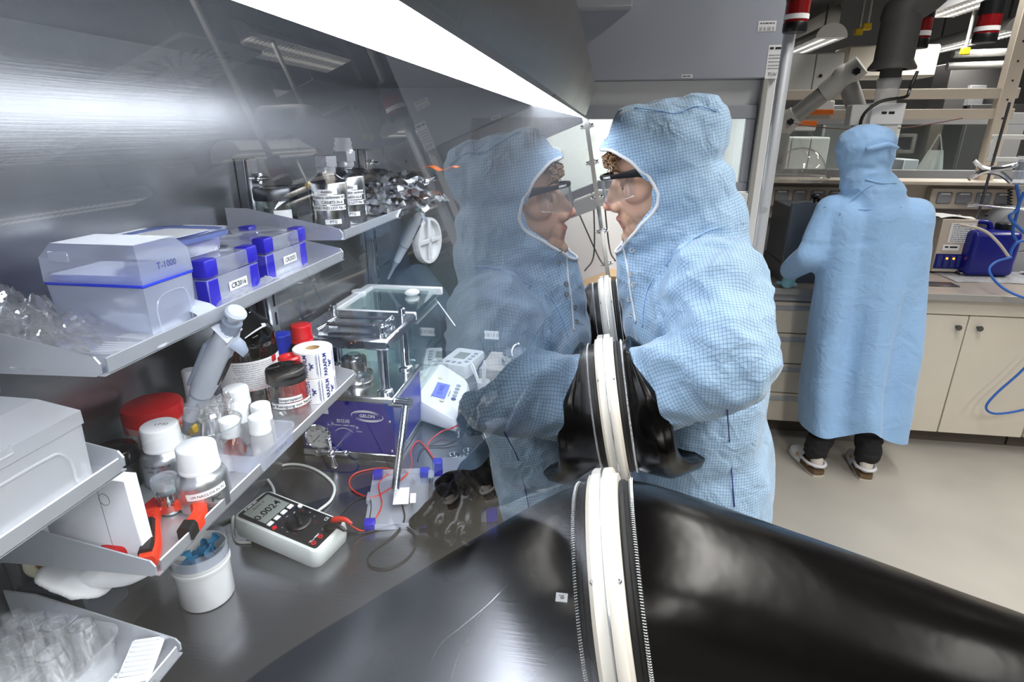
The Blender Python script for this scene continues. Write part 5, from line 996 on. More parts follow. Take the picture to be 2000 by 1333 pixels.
b = MB(); b.grid(lambda a, c: V((-0.70 + a * 0.13, 0.235 + c * 0.05, S5 + 0.058 + 0.004 * sin(a * 8) - 0.012 * c)), 10, 4, 0.0012); tag(b.build('film_sheet', 'film_white'), 'milky plastic sheet at the bottom left corner', 'film')

# ================================================================== things on the work surface
ZS = ZT + 0.0006
def cable(name, label, uvz, r, m, cat='cable', sm=8, group=None):
    b = MB(); b.tube([at(u, v, z=ZT + z) for u, v, z in uvz], r, 8, sm); return tag(b.build(name, m), label, cat, group)
# bucket with blue glove scraps
t = thing('plastic_bucket', 'small white bucket with blue glove scraps under the lower shelf', 'bucket', (-0.632, 0.695, ZS)); r = 0.043
b = MB(); b.lathe([(0, 0.002), (r * 0.93, 0.001), (r * 0.97, 0.004), (r, 0.07), (r * 1.06, 0.0705), (r * 1.06, 0.075), (r * 1.02, 0.076), (r * 1.04, 0.08), (r * 1.02, 0.083), (r * 1.02, 0.1), (r * 0.98, 0.1), (r * 0.96, 0.07), (r * 0.92, 0.006), (0, 0.005)], 40); b.build('wall', 'white_gloss', t)
b = MB(); b.lathe([(r * 1.05, 0.084), (r * 1.06, 0.112), (r * 1.04, 0.112), (r * 1.03, 0.084)], 40); b.build('clear_collar', 'acrylic', t)
_bn = ['lying deepest', 'at the wall side', 'sticking up in the middle', 'at the window side', 'lying on top']
for k in range(5):
    b = MB(); s_ = k * 2.3
    b.grid(lambda a, c: V(((a - 0.5) * 0.045 + 0.004 * sin(c * 9 + s_), (c - 0.5) * 0.035, 0.012 * noise.noise(V((a * 4 + s_, c * 4, 1))) + 0.006 * sin(a * 9 + s_))), 9, 8, 0.0008)
    o = b.build('nitrile_scrap', 'nitrile_blue'); o.location = V((-0.632, 0.695, ZS)) + V((0.012 * cos(k * 1.7), 0.012 * sin(k * 1.7), 0.064 + 0.006 * k)); o.rotation_euler = (0.6 * sin(k * 2), 0.7 * cos(k * 3), k * 1.3); tag(o, 'blue nitrile scrap in the white bucket, ' + _bn[k], 'glove scrap', 'blue glove scraps')
# multimeter
t = thing('multimeter', 'light grey multimeter with a dark face lying on the steel surface', 'multimeter', (-0.563, 0.852, ZS + 0.004), rot=(0.06, 0.10, radians(-14)))
def mring(z, k, c): return rrect(0.208 - k, 0.096 - k * 0.7, c, z)
b = MB(); b.loft([mring(0.0, 0.02, 0.012), mring(0.006, 0.006, 0.016), mring(0.028, 0.0, 0.018), mring(0.043, 0.006, 0.016), mring(0.046, 0.012, 0.014)]); b.build('holster', 'meter_body', t, 50)
b = MB(); b.loft([[p + V((0, 0.001, 0)) for p in rrect(0.186, 0.078, 0.006, z)] for z in (0.045, 0.0475)]); fc = b.build('face_plate', 'meter_face', t)
b = MB(); b.box((-0.058, 0.001, 0.0478), (0.056, 0.064, 0.0012), 0.0004); lcd = b.build('display', 'lcd_grey', t); FZ = 0.0486
tp = lambda x, y: on_plane((x, y, FZ), (0, 1, 0), (-1, 0, 0), 0.0003)
text(lcd, '0.0024', 0.022, 'ink', tp(-0.052, -0.002), bold=0.0002); text(lcd, 'AUTO  V', 0.007, 'ink', tp(-0.076, 0.0)); text(lcd, 'True RMS', 0.005, 'ink_white', tp(0.075, -0.02)); bars(t, (-0.0885, -0.008, FZ), (0, 1, 0), (-1, 0, 0), 0.03, (0,), 0.0026, 'ink_white')
for k in range(4):
    for j in range(1): b = MB(); b.box((-0.022, -0.027 + k * 0.0175, FZ), (0.009, 0.0125, 0.003), 0.001); b.build('button', 'ink_white', t)
    text(t, ['MAX', 'REL', 'Hz', 'RNG'][k], 0.0042, 'ink_blue', tp(-0.0135, -0.027 + k * 0.0175))
b = MB(); b.lathe([(0.024, 0), (0.024, 0.003), (0.022, 0.005), (0.02, 0.006), (0, 0.006)], 32, Matrix.Translation((0.022, 0.0, FZ - 0.001))); dl = b.build('dial', 'black_plastic', t); b = MB(); b.box((0.022, 0.0, FZ + 0.008), (0.008, 0.04, 0.008), 0.003, 2, Matrix.Translation((0.022, 0, 0)) @ Matrix.Rotation(0.9, 4, 'Z') @ Matrix.Translation((-0.022, 0, 0))); b.build('dial_bar', 'black_plastic', t)
for k in range(10):
    a = 0.5 + k * 0.52; text(t, 'OFF V A mA uA Hz C F -| Ω'.split()[k], 0.0045, 'ink_white' if k % 3 else 'ink_red', tp(0.022 + 0.03 * cos(a), 0.03 * sin(a)))
for (x, y, m) in ((0.006 - 0.012, -0.033, 'red_bright'), (-0.005, 0.034, 'ink_white')): b = MB(); b.cyl(0.0045, 0, 0.003, 16, Matrix.Translation((x, y, FZ))); b.build('round_button', m, t)
for (x, y, m) in ((0.082, -0.03, 'red_bright'), (0.082, -0.012, 'red_bright'), (0.082, 0.008, 'ink'), (0.082, 0.028, 'red_bright')):
    b = MB(); b.lathe([(0.0025, 0.0), (0.0048, 0.0), (0.0048, 0.0015), (0.0025, 0.0015)], 16, Matrix.Translation((x, y, FZ))); b.build('jack', m, t)
text(t, 'CE', 0.009, 'ink_white', tp(0.062, 0.03)); text(t, 'COM', 0.0045, 'ink_white', tp(0.074, 0.008)); text(t, 'mAuA', 0.0045, 'ink_white', tp(0.074, -0.012)); text(t, '10A', 0.0045, 'ink_white', tp(0.074, -0.03))
# leads
_mr = t.matrix_basis
_a = _mr @ V((0.083, 0.028, 0.055)); _c = _mr @ V((0.083, 0.008, 0.055))
def lead(label, m, start, uvz, r=0.0017):
    q = thing('test_lead', label, 'test lead', tuple(start)); pts = [V((0, 0, 0)), V((0.02, 0.0, 0.004))] + [at(u, v, z=ZT + z) - V(start) for u, v, z in uvz]
    b = MB(); b.tube(pts, r, 8, 8); b.build('wire', m, q); b = MB(); b.tube([V((-0.002, 0, -0.006)), V((0.0, 0, 0.002)), V((0.02, 0, 0.005)), V((0.036, -0.004, 0.0))], [0.006, 0.0065, 0.005, 0.003], 10, 4); b.build('plug', m, q); return q
lead('red test lead from the multimeter to the press', 'cable_red', _a, [(690, 1030, 0.02), (715, 1035, 0.004), (745, 990, 0.003), (740, 945, 0.003), (765, 920, 0.003), (740, 915, 0.003), (695, 925, 0.003), (682, 945, 0.003), (700, 965, 0.003), (740, 968, 0.003), (800, 920, 0.003), (803, 880, 0.003), (820, 862, 0.004), (850, 900, 0.004), (835, 870, 0.005), (860, 845, 0.012), (880, 838, 0.02)])
lead('black test lead looping on the steel surface', 'cable_black', _c, [(690, 1042, 0.012), (720, 1040, 0.003), (780, 1025, 0.003), (812, 1050, 0.003), (800, 1085, 0.003), (760, 1110, 0.003), (722, 1105, 0.003), (725, 1080, 0.003), (770, 1045, 0.003), (790, 1015, 0.003), (785, 985, 0.003)])
cable('black_wire', 'thin black wire looped behind the multimeter plugs', [(660, 1010, 0.003), (690, 980, 0.003), (720, 972, 0.003), (724, 1000, 0.003), (710, 1035, 0.003), (665, 1045, 0.003)], 0.0014, 'cable_black')
cable('white_cable', 'white cable arching behind the multimeter', [(480, 960, 0.004), (510, 930, 0.004), (560, 908, 0.004), (610, 915, 0.004), (650, 945, 0.004), (648, 975, 0.004), (620, 1000, 0.006)], 0.003, 'cable_white')
cable('white_cable', 'white cable looping under the lower shelf behind the meter', [(525, 985, 0.02), (535, 960, 0.012), (520, 935, 0.006), (500, 930, 0.004), (470, 960, 0.004), (455, 1010, 0.004), (460, 1055, 0.003), (490, 1060, 0.003)], 0.003, 'cable_white')
cable('black_wire', 'black wire running from the press to the gloved hand', [(815, 900, 0.003), (822, 880, 0.003), (840, 872, 0.003), (870, 870, 0.004), (895, 858, 0.01), (912, 840, 0.03)], 0.0015, 'cable_black')
# probe held by the right glove
b = MB(); b.tube([at(880, 838, z=ZT + 0.02), at(900, 830, z=ZT + 0.03), at(925, 822, z=ZT + 0.045)], [0.0025, 0.005, 0.0045], 10, 4); tag(b.build('test_probe', 'red_bright'), 'red test probe held by the right black glove', 'probe')

# open box with blue corners
t = thing('parts_box', 'opened clear parts box with blue corners beside the black glove', 'box', (-0.268, 1.045, ZS), radians(16)); w, d, h = 0.125, 0.2, 0.036
b = MB(); tub(b, w, d, h, 0.0015); b.build('lower_box', 'plastic_box', t)
lid = MB(); tub(lid, w, d, 0.014, 0.0015); lid = lid.build('lid', 'plastic_box', t, loc=(-w - 0.012, 0, 0.0)); lid.rotation_euler = (0, 0.03, 0)
for sx in (-1, 1):
    for sy in (-1, 1):
        b = MB(); b.box((sx * (w / 2 - 0.009), sy * (d / 2 - 0.01), h / 2), (0.022, 0.024, h + 0.001), 0.002); b.build('corner_foot', 'blue_corner', t); b = MB(); b.box((sx * (w / 2 - 0.009), sy * (d / 2 - 0.01), 0.008), (0.022, 0.024, 0.0165), 0.003, 2); b.build('corner_cap', 'blue_corner', lid)
for (x, y, ww, hh) in ((0.005, -0.01, 0.032, 0.06), (0.03, -0.02, 0.012, 0.034)): b = MB(); b.box((x, y, 0.0165), (ww, hh, 0.0006)); b.build('paper_slip', 'paper', lid)
for y in (-0.07, 0.07): b = MB(); b.box((-w / 2 - 0.006, y, 0.014), (0.014, 0.03, 0.004), 0.001); b.build('hinge', 'plastic_box', t)
b = MB(); b.box((-w / 2 - 0.003, 0.0, 0.008), (0.006, 0.03, 0.012), 0.001); b.build('clasp', 'plastic_box', lid)
ringm = MB(); ringm.lathe([(0.0095, 0), (0.012, 0), (0.0124, 0.001), (0.0124, 0.0036), (0.0114, 0.004), (0.0095, 0.004), (0.0095, 0)], 24); r0 = None
_rp = [(887, 884), (906, 890), (924, 883), (953, 874), (976, 863), (914, 876), (933, 877)]; _rn = ['leftmost at the front', 'second from the left at the front', 'behind the box corner', 'alone right of the box', 'furthest to the right', 'left in the rear pair', 'right in the rear pair']
for i, (u, v_) in enumerate(_rp):
    r0 = ringm.build('coin_ring', 'chrome') if r0 is None else r0.copy()
    if i: COL.objects.link(r0)
    r0.location = at(u, v_ + 6, z=ZS); tag(r0, 'small shiny steel ring on the surface, ' + _rn[i], 'ring', 'steel coin rings')
for i, (x, y) in enumerate(((-0.265, 1.07), (-0.24, 1.085), (-0.225, 1.06))):
    r1 = r0.copy(); COL.objects.link(r1); r1.location = (x, y, ZS + 0.0025); tag(r1, 'steel ring inside the opened parts box, ' + ('nearest the hinge', 'in the far corner', 'nearest the window')[i], 'ring', 'steel rings in the box')

# crimping press
PY = 1.152; PX0, PX1 = -0.692, -0.455; PYB = 1.36
t = thing('crimping_press', 'blue hydraulic crimping press with steel columns and a gauge', 'press', ((PX0 + PX1) / 2, PY, ZS)); pw = PX1 - PX0; pd = PYB - PY
b = MB(); b.box((0, pd / 2, 0.009), (pw + 0.004, pd + 0.004, 0.018), 0.002); b.build('base_plate', 'steel_bright', t)
b = MB(); b.box((0, pd / 2, 0.086), (pw, pd, 0.136), 0.002); bd = b.build('body', 'press_blue', t)
b = MB(); b.box((0, pd / 2, 0.161), (pw + 0.006, pd + 0.006, 0.016), 0.003); b.build('deck', 'steel_bright', t)
for sx in (-1, 1):
    for sy in (0.03, pd - 0.03):
        b = MB(); M_ = Matrix.Translation((sx * (pw / 2 - 0.028), sy, 0)); b.lathe([(0, 0.168), (0.019, 0.168), (0.019, 0.174), (0.015, 0.178), (0.0115, 0.179), (0.0115, 0.285), (0, 0.285)], 28, M_); b.build('column', 'chrome', t)
        b = MB(); b.lathe([(0, 0.311), (0.011, 0.311), (0.011, 0.315), (0.009, 0.316), (0.009, 0.331), (0.007, 0.333), (0.004, 0.333), (0.004, 0.328), (0, 0.328)], 20, M_); b.build('bolt', 'chrome', t)
b = MB(); b.box((0, pd / 2, 0.297), (pw, pd, 0.028), 0.006); b.build('top_plate', 'steel_bright', t)
b = MB(); b.lathe([(0, 0.168), (0.044, 0.168), (0.046, 0.172), (0.044, 0.184), (0.034, 0.188), (0.03, 0.19), (0.03, 0.225), (0.027, 0.229), (0.017, 0.231), (0.016, 0.236), (0.010, 0.237), (0.0, 0.234)], 36, Matrix.Translation((-0.01, pd / 2 - 0.01, 0))); b.build('lower_die', 'steel_bright', t)
b = MB(); b.lathe([(0, 0.284), (0.028, 0.284), (0.028, 0.262), (0.022, 0.258), (0, 0.258)], 32, Matrix.Translation((-0.01, pd / 2 - 0.01, 0))); b.build('upper_die', 'steel_bright', t)
for y in (0.055, 0.11): b = MB(); b.tube([(-0.065, y - 0.02, 0.316), (-0.05, y, 0.323), (0.09, y + 0.01, 0.323)], 0.0045, 10, 0); b.build('handle_rod', 'chrome', t)
b = MB(); b.bar((0.08, 0.05, 0.323), (0.08, 0.13, 0.323), 0.006, 12); b.bar((0.06, 0.065, 0.323), (0.1, 0.075, 0.323), 0.0075, 12); b.build('handle_head', 'chrome', t)
FRP = lambda x, z: on_plane((x, -0.0012, z), (1, 0, 0), (0, 0, 1), 0.0004)
# front: gauge, valve, lettering
b = MB(); M_ = Matrix.Translation((-0.068, 0.0, 0.062)) @ Matrix.Rotation(pi / 2, 4, 'X'); b.lathe([(0, 0.0), (0.033, 0.0), (0.034, 0.004), (0.034, 0.018), (0.031, 0.021), (0.0285, 0.019), (0.0285, 0.015)], 40, M_); gg = b.build('gauge_case', 'chrome', t)
b = MB(); b.lathe([(0.0286, 0.0155), (0, 0.0155)], 36, M_); b.build('dial', 'paper', gg); b = MB(); b.lathe([(0.0285, 0.0195), (0, 0.0195)], 36, M_); b.build('glass', 'glass', gg)
gz = lambda x, z: on_plane((-0.068 + x, -0.0157, 0.062 + z), (1, 0, 0), (0, 0, 1), 0.0003)
for k in range(7):
    a = radians(225 - 45 * k); text(gg, str(k * 100 if k else 0), 0.0055, 'ink', gz(0.0195 * cos(a), 0.0195 * sin(a))); b = MB(); b.tube([V((-0.068 + q * cos(a), -0.0162, 0.062 + q * sin(a))) for q in (0.024, 0.0275)], 0.0004, 4); b.build('tick', 'ink', gg)
b = MB(); b.loft([[V((-0.068 + x, -0.0165, 0.062 + z)), V((-0.068 + x + 0.001, -0.0165, 0.062 + z - 0.0012)), V((-0.068 + x + 0.001, -0.0169, 0.062 + z - 0.0012))] for (x, z) in ((-0.0155, -0.016), (0.004, 0.0045))]); b.build('needle', 'ink', gg); text(gg, 'CE', 0.006, 'ink', gz(0, -0.012))
b = MB(); b.bar((-0.018, -0.002, 0.045), (-0.018, -0.055, 0.045), 0.006, 12); vv = b.build('valve_stem', 'chrome', t)
for (dx, dz) in ((1, 0.1), (-1, -0.1), (-0.1, 1), (0.1, -1)): b = MB(); b.tube([(-0.018, -0.055, 0.045), (-0.018 + dx * 0.016, -0.055, 0.045 + dz * 0.016), (-0.018 + dx * 0.034, -0.055, 0.045 + dz * 0.034)], [0.0055, 0.0045, 0.0078], 10); b.ell((-0.018 + dx * 0.034, -0.055, 0.045 + dz * 0.034), (0.008, 0.008, 0.008), None, 10, 8); b.build('valve_arm', 'chrome', vv)
b = MB(); b.ell((-0.018, -0.056, 0.045), (0.011, 0.012, 0.011), None, 14, 10); b.build('valve_hub', 'chrome', vv)
lg = text(t, 'GELON', 0.0115, 'ink_white', FRP(0.0535, 0.118), bold=0.0002)
for (rx, rz, a0, a1, w0) in ((0.036, 0.0125, 0.3, 3.6, 0.0013), (0.030, 0.0095, 0.0, 3.0, 0.001), (0.036, 0.0125, 3.5, 6.8, 0.0013), (0.030, 0.0095, 3.3, 6.2, 0.001)):
    sh = 0.003 if a0 < 3.2 else -0.003
    b = MB(); n_ = 24
    b.grid(lambda a, c: V((0.0535 - sh + (rx + (c - 0.5) * 2 * w0 * sin(pi * a)) * cos(a0 + (a1 - a0) * a), -0.0018, 0.118 + sh * 0.4 + (rz + (c - 0.5) * 2 * w0 * sin(pi * a)) * sin(a0 + (a1 - a0) * a))), n_, 1); b.build('logo_stroke', 'ink_white', t, 180)
text(t, '卸压阀', 0.011, 'ink_white', FRP(-0.008, 0.100)); text(t, 'Pressure relief valve', 0.0072, 'ink_white', FRP(-0.008, 0.09)); text(t, '开', 0.008, 'ink_white', FRP(-0.048, 0.085)); text(t, 'Open', 0.006, 'ink_white', FRP(-0.048, 0.076)); text(t, '关', 0.008, 'ink_white', FRP(0.026, 0.085)); text(t, 'Close', 0.006, 'ink_white', FRP(0.03, 0.076))
b = MB(); b.grid(lambda a, c: V((-0.008 + 0.034 * cos(radians(140 - 100 * a)) * 0.85, -0.0018, 0.055 + (0.027 + (c - 0.5) * 0.0014) * sin(radians(140 - 100 * a)))), 16, 1); b.build('arc_mark', 'ink_white', t)
for (x, z) in ((0.108, 0.108), (0.108, 0.03), (-0.108, 0.03), (-0.108, 0.14)): b = MB(); b.ell((x, -0.002, z), (0.0035, 0.0025, 0.0035), None, 10, 8); b.build('screw', 'chrome', t)
b = MB(); b.box((-0.058, -0.0015, 0.128), (0.03, 0.001, 0.022)); npl = b.build('name_plate', 'paper_label', t); bars(npl, (-0.058, -0.0022, 0.128), (1, 0, 0), (0, 0, 1), 0.024, (0.005, -0.005), 0.0045, 'ink')
# pump lever
_l0 = V((pw / 2 + 0.018, 0.012, 0.152)); _loc = V(t.location); _l1 = at(772, 958, y=0.985) - _loc
b = MB(); b.bar(_l0 - V((0.03, 0, 0)), _l0 + V((0.022, 0, 0)), 0.013, 20); b.bar((pw / 2 - 0.005, 0.012, 0.152), _l0, 0.009, 12); lv = b.build('lever_pivot', 'chrome', t); b = MB(); b.bar(_l0 + V((0.008, 0, 0)), _l1, 0.0085, 20); b.build('lever_tube', 'chrome', lv)

# analytical balance with draft shield
t = thing('balance', 'white laboratory balance with a glass draft shield', 'balance', (-0.58, 1.505, ZS)); hw, hd, hh = 0.108, 0.13, 0.296
b = MB(); b.box((0, 0, 0.025), (2 * hw + 0.01, 2 * hd + 0.01, 0.05), 0.006, 2); b.build('base', 'scale_grey', t)
b = MB()
for y in (-hd, hd): b.box((0, y, hh), (2 * hw + 0.02, 0.016, 0.022), 0.002)
b.box((-hw - 0.002, 0, hh), (0.022, 2 * hd, 0.022), 0.002); b.box((0, 0, hh + 0.0), (0.001, 0.001, 0.001)); b.build('top_frame', 'white_gloss', t)
b = MB(); b.box((0.01, 0, hh + 0.004), (2 * hw - 0.02, 2 * hd - 0.016, 0.003)); b.build('top_pane', 'glass_green', t)
for (c, s) in (((0, -hd + 0.002, 0.17), (2 * hw, 0.003, 0.23)), ((0, hd - 0.002, 0.17), (2 * hw, 0.003, 0.23)), ((hw, 0, 0.17), (0.003, 2 * hd, 0.23))): b = MB(); b.box(c, s); b.build('side_pane', 'glass_green', t)
b = MB(); b.box((-hw + 0.004, 0, 0.17), (0.008, 2 * hd, 0.24)); b.build('rear_column', 'scale_grey', t)
b = MB(); b.ell((0.05, 0.05, hh + 0.014), (0.022, 0.008, 0.011), Matrix.Rotation(0.5, 4, 'Z'), 16, 10); b.build('door_grip', 'white_gloss', t); b = MB(); b.cyl(0.022, 0.26, 0.31, 24, Matrix.Translation((-hw - 0.004, 0.05, 0)), 0.003); b.build('rear_cap', 'white_gloss', t)
b = MB(); b.lathe([(0.06, 0.05), (0.06, 0.16), (0.058, 0.16), (0.058, 0.05)], 40, Matrix.Translation((0.03, 0.03, 0))); b.build('inner_shield', 'acrylic', t); b = MB(); b.lathe([(0, 0.056), (0.04, 0.056), (0.042, 0.058), (0, 0.06)], 32, Matrix.Translation((0.03, 0.03, 0))); b.build('weighing_pan', 'steel_bright', t)
# console in front of it (towards the window)
cl = [at(u, v_, z=ZT + 0.045) - V(t.location) for u, v_ in ((812, 795), (858, 722), (916, 744), (898, 822))]
def quad(z, k, c_): cc = sum(cl, V((0, 0, 0))) / 4; return [V((cc.x + (p.x - cc.x) * k, cc.y + (p.y - cc.y) * k, z + c_ * (cl[3].x - p.x) * 0.25)) for p in cl]
def rquad(z, k, c_, rnd=0.18):
    q = quad(z, k, c_); out = []
    for i in range(4):
        a, p, n = q[i - 1], q[i], q[(i + 1) % 4]
        for s in range(5): u = s / 4; A = p + (a - p) * rnd; B_ = p + (n - p) * rnd; out.append((A * (1 - u) + p * u) * (1 - u) + (p * (1 - u) + B_ * u) * u)
    return out
b = MB(); b.loft([rquad(0.002, 0.92, 0), rquad(0.012, 1.06, 0), rquad(0.022, 1.08, 0), rquad(0.026, 1.03, 1), rquad(0.034, 0.98, 1)]); cs = b.build('console', 'scale_grey', t, 45)
cen = sum(cl, V((0, 0, 0))) / 4; ey = ((cl[1] - cl[0]) + (cl[2] - cl[3])).normalized(); ex = ((cl[3] - cl[0]) + (cl[2] - cl[1])); ex = (ex - ey * ex.dot(ey)).normalized(); ex = (ex + V((0, 0, -0.25))).normalized()
zc = 0.034 + 0.25 * (cl[3].x - cen.x); O = V((cen.x, cen.y, zc + 0.001))
up = -ex; rt = ey      # text on the console is read from the window side
pl = lambda x, y: on_plane(O + rt * x + up * y, rt, up, 0.0008)
ds = patch(t, pl(-0.012, 0.012), 0.09, 0.038, 'lcd_blue', 'display', 1); text(ds, '15.9403', 0.021, 'ink_blue', on_plane(O + rt * -0.014 + up * 0.012, rt, up, 0.0014)); text(ds, 'g', 0.012, 'ink_blue', on_plane(O + rt * 0.028 + up * 0.008, rt, up, 0.0014))
for k in range(5):
    p = O + rt * (0.042 - k * 0.022) + up * -0.03; b = MB(); b.cyl(0.0068, 0.0005, 0.0022, 18, Matrix.Translation(p) @ rt.cross(up).to_track_quat('Z', 'Y').to_matrix().to_4x4()); b.build('key', 'pip_dark' if k < 4 else 'ink_blue', t)
for (x, y) in ((0.06, 0.028), (-0.072, -0.002)): b = MB(); b.cyl(0.0068, 0.0005, 0.002, 18, Matrix.Translation(O + rt * x + up * y) @ rt.cross(up).to_track_quat('Z', 'Y').to_matrix().to_4x4()); b.build('key', 'tape', t)
bars(t, O + rt * -0.058 + up * 0.03 + rt.cross(up) * 0.0006, rt, up, 0.016, (0,), 0.0026); bars(t, O + rt * -0.02 + up * -0.014 + rt.cross(up) * 0.0006, rt, up, 0.04, (0,), 0.0022)
b = MB(); b.tube([cl[0] + V((0.0, -0.03, -0.02)), cl[0] + V((-0.012, 0.02, 0.03)), (cl[0] + cl[1]) / 2 + V((-0.012, 0, 0.03)), cl[1] + V((-0.012, 0.0, 0.03))], 0.006, 10, 6); b.build('console_rim', 'white_gloss', t)
for p in (cl[0], cl[3]): b = MB(); b.cyl(0.012, -0.0, 0.012, 16, Matrix.Translation((p.x * 0.9 + cen.x * 0.1, p.y * 0.9 + cen.y * 0.1, 0))); b.build('foot', 'alu', t)
# thin leaning glass rod of the balance door
b = MB(); b.bar(at(850, 583, y=1.62), at(889, 637, y=1.58), 0.0018, 8); tag(b.build('thin_rod', 'white_gloss'), 'thin white rod leaning from the balance shield', 'rod')

# second display unit
p = at(905, 715, z=ZT); t = thing('display_unit', 'white handheld display unit behind the balance console', 'display unit', (p.x + 0.004, p.y - 0.03, ZS), radians(-12))
b = MB(); b.loft([rrect(0.10, 0.15, 0.01, 0.0), rrect(0.104, 0.154, 0.012, 0.03), rrect(0.10, 0.15, 0.012, 0.044)]); b.build('case', 'scale_grey', t, 50); b = MB(); b.box((-0.005, 0.01, 0.0445), (0.04, 0.055, 0.002), 0.0005); b.build('display', 'lcd_grey', t)
for k in range(4): b = MB(); b.box((0.033, -0.035 + k * 0.025, 0.0448), (0.014, 0.014, 0.002), 0.001); b.build('key', 'pip_dark', t)
for k in range(3): b = MB(); b.box((-0.025 + k * 0.02, -0.052, 0.0448), (0.014, 0.014, 0.002), 0.001); b.build('key', 'pip_dark', t)
for k, (pts, l) in enumerate(((((905, 640, 0.08), (880, 642, 0.06), (884, 655, 0.06), (925, 650, 0.06), (940, 665, 0.05), (945, 700, 0.02), (935, 720, 0.01)), 'black cable looped above the display unit'), (((900, 636, 0.09), (930, 645, 0.07), (955, 670, 0.03), (950, 690, 0.01)), 'black cable bunched behind the display unit'), (((940, 640, 0.06), (960, 655, 0.05), (965, 680, 0.03), (955, 705, 0.01)), 'black cable beside the stone block'))): cable('black_cable', l, pts, 0.0035, 'cable_black', group='black cables behind the balance')
# stone block with a round tin on it
p = at(946, 790, z=ZT); t = thing('stone_block', 'square grey stone block behind the gloved hands', 'block', (-0.263, 1.66, ZS), radians(-4)); b = MB(); b.box((0, 0, 0.035), (0.155, 0.15, 0.07), 0.003); b.build('block', 'marble', t)
t = thing('round_tin', 'round steel tin standing on the stone block', 'tin', (-0.235, 1.655, ZS + 0.0703)); b = MB(); b.lathe([(0, 0), (0.046, 0), (0.05, 0.003), (0.05, 0.008), (0.046, 0.012), (0.047, 0.03), (0.043, 0.035), (0, 0.036)], 40); b.build('body', 'steel_bright', t); b = MB(); b.tube([V((0.018 * cos(a), -0.004, 0.034 + 0.03 * sin(a))) for a in np.linspace(0, pi, 12)], 0.004, 8); b.build('handle', 'steel_bright', t)
b = MB(); b.box((0, 0, 0), (0.05, 0.002, 0.03)); o = b.build('barcode_tag', 'paper'); o.location = at(960, 655, y=1.86); tag(o, 'white barcode tag hanging behind the round tin', 'tag'); text(o, '|| ||| | || |||', 0.014, 'ink', on_plane((0, -0.0014, 0.002), (1, 0, 0), (0, 0, 1)))
# tweezers
def tweezers(p_top, p_bot, label, spread=0.009):
    t = thing('tweezers', label, 'tweezers', tuple(p_bot), group='white plastic tweezers'); L = V(p_top) - V(p_bot); n = L.orthogonal().normalized()
    n = L.cross(V((0.3, 1, 0.1))).normalized()
    for s in (-1, 1): b = MB(); b.tube([n * s * spread, L * 0.45 + n * s * spread * 0.9, L * 0.8 + n * s * 0.004, L], [0.0014, 0.0028, 0.0026, 0.002], 8, 4); b.build('arm', 'white_plastic', t)
    return t
tweezers(at(903, 772, z=ZT + 0.085), at(948, 858, z=ZT + 0.012), 'white plastic tweezers held by the right black glove', 0.0045)
t = thing('plastic_cup', 'small white plastic cup behind the balance console', 'cup', tuple(at(944, 768, z=ZS))); b = MB(); b.lathe([(0, 0.001), (0.016, 0), (0.0175, 0.003), (0.02, 0.04), (0.0185, 0.04), (0.016, 0.004), (0, 0.004)], 24); b.build('wall', 'white_gloss', t)
_cp = V(t.location)
tweezers(_cp + V((0.004, 0.004, 0.105)), _cp + V((0.0, 0.0, 0.005)), 'white tweezers standing upright in the plastic cup', 0.003); tweezers(_cp + V((-0.05, 0.06, 0.075)), _cp + V((-0.003, -0.002, 0.006)), 'white tweezers leaning out of the plastic cup', 0.003)
# far end: hanging reel and pipette
RB = at(835, 470, y=1.80)
t = thing('white_reel', 'white spoked plastic reel on the far end wall', 'reel', tuple(RB), rot=(0, 0, radians(-14)))
M_ = Matrix.Rotation(pi / 2, 4, 'Y'); b = MB(); b.lathe([(0.064, -0.012), (0.072, -0.012), (0.074, -0.008), (0.074, 0.008), (0.072, 0.012), (0.064, 0.012), (0.064, -0.012)], 40, M_); b.build('rim', 'white_plastic', t)
for a in (0, pi / 2): b = MB(); b.box((0.008, 0, 0), (0.008, 0.13, 0.014), 0.002, 1, Matrix.Rotation(a, 4, 'X')); b.build('spoke', 'white_plastic', t)
b = MB(); b.lathe([(0.064, -0.006), (0, -0.006)], 32, M_); b.build('disc', 'white_plastic', t); b = MB(); b.bar((-0.012, 0, 0), (-0.03, 0, 0), 0.05, 28); b.build('wound_film', 'film_white', t); b = MB(); b.bar((-0.03, 0, 0), (-0.03, 0.10, 0.0), 0.006); b.build('axle', 'steel_bright', t)
_t0 = at(758, 545, y=1.66); _t1 = at(815, 428, y=1.66); _dv = (_t1 - _t0)
pipette(tuple(_t0), (0.0, math.atan2(_dv.x, _dv.z), 0.0), 'white pipette hanging at the far end beside the reel')
# marks on the steel surface
def scratch(pts, w=0.00035):
    b = MB(); b.tube([at(u, v_, z=ZT + 0.0002) - GO for u, v_ in pts], w, 4, 5); b.build('scratch', 'steel_bright', gb)
for pts in (((1000, 1133), (955, 1180), (905, 1222), (860, 1260), (838, 1305)), ((942, 1192), (925, 1225), (912, 1258)), ((940, 1195), (900, 1270), (880, 1330)), ((985, 850), (1000, 830), (1015, 805)), ((985, 815), (1000, 835), (1010, 852)), ((960, 835), (985, 842), (1020, 848))): scratch(pts)
_m = MB(); _c0 = at(1097, 1168, z=ZT + 0.001); _m.box((0, 0, 0.0003), (0.02, 0.02, 0.0006)); _o = _m.build('sticker', 'paper_label', gb, loc=_c0 - GO); text(_o, 'el', 0.014, 'ink', on_plane((0, 0, 0.0008), (0, 1, 0), (-1, 0, 0)))

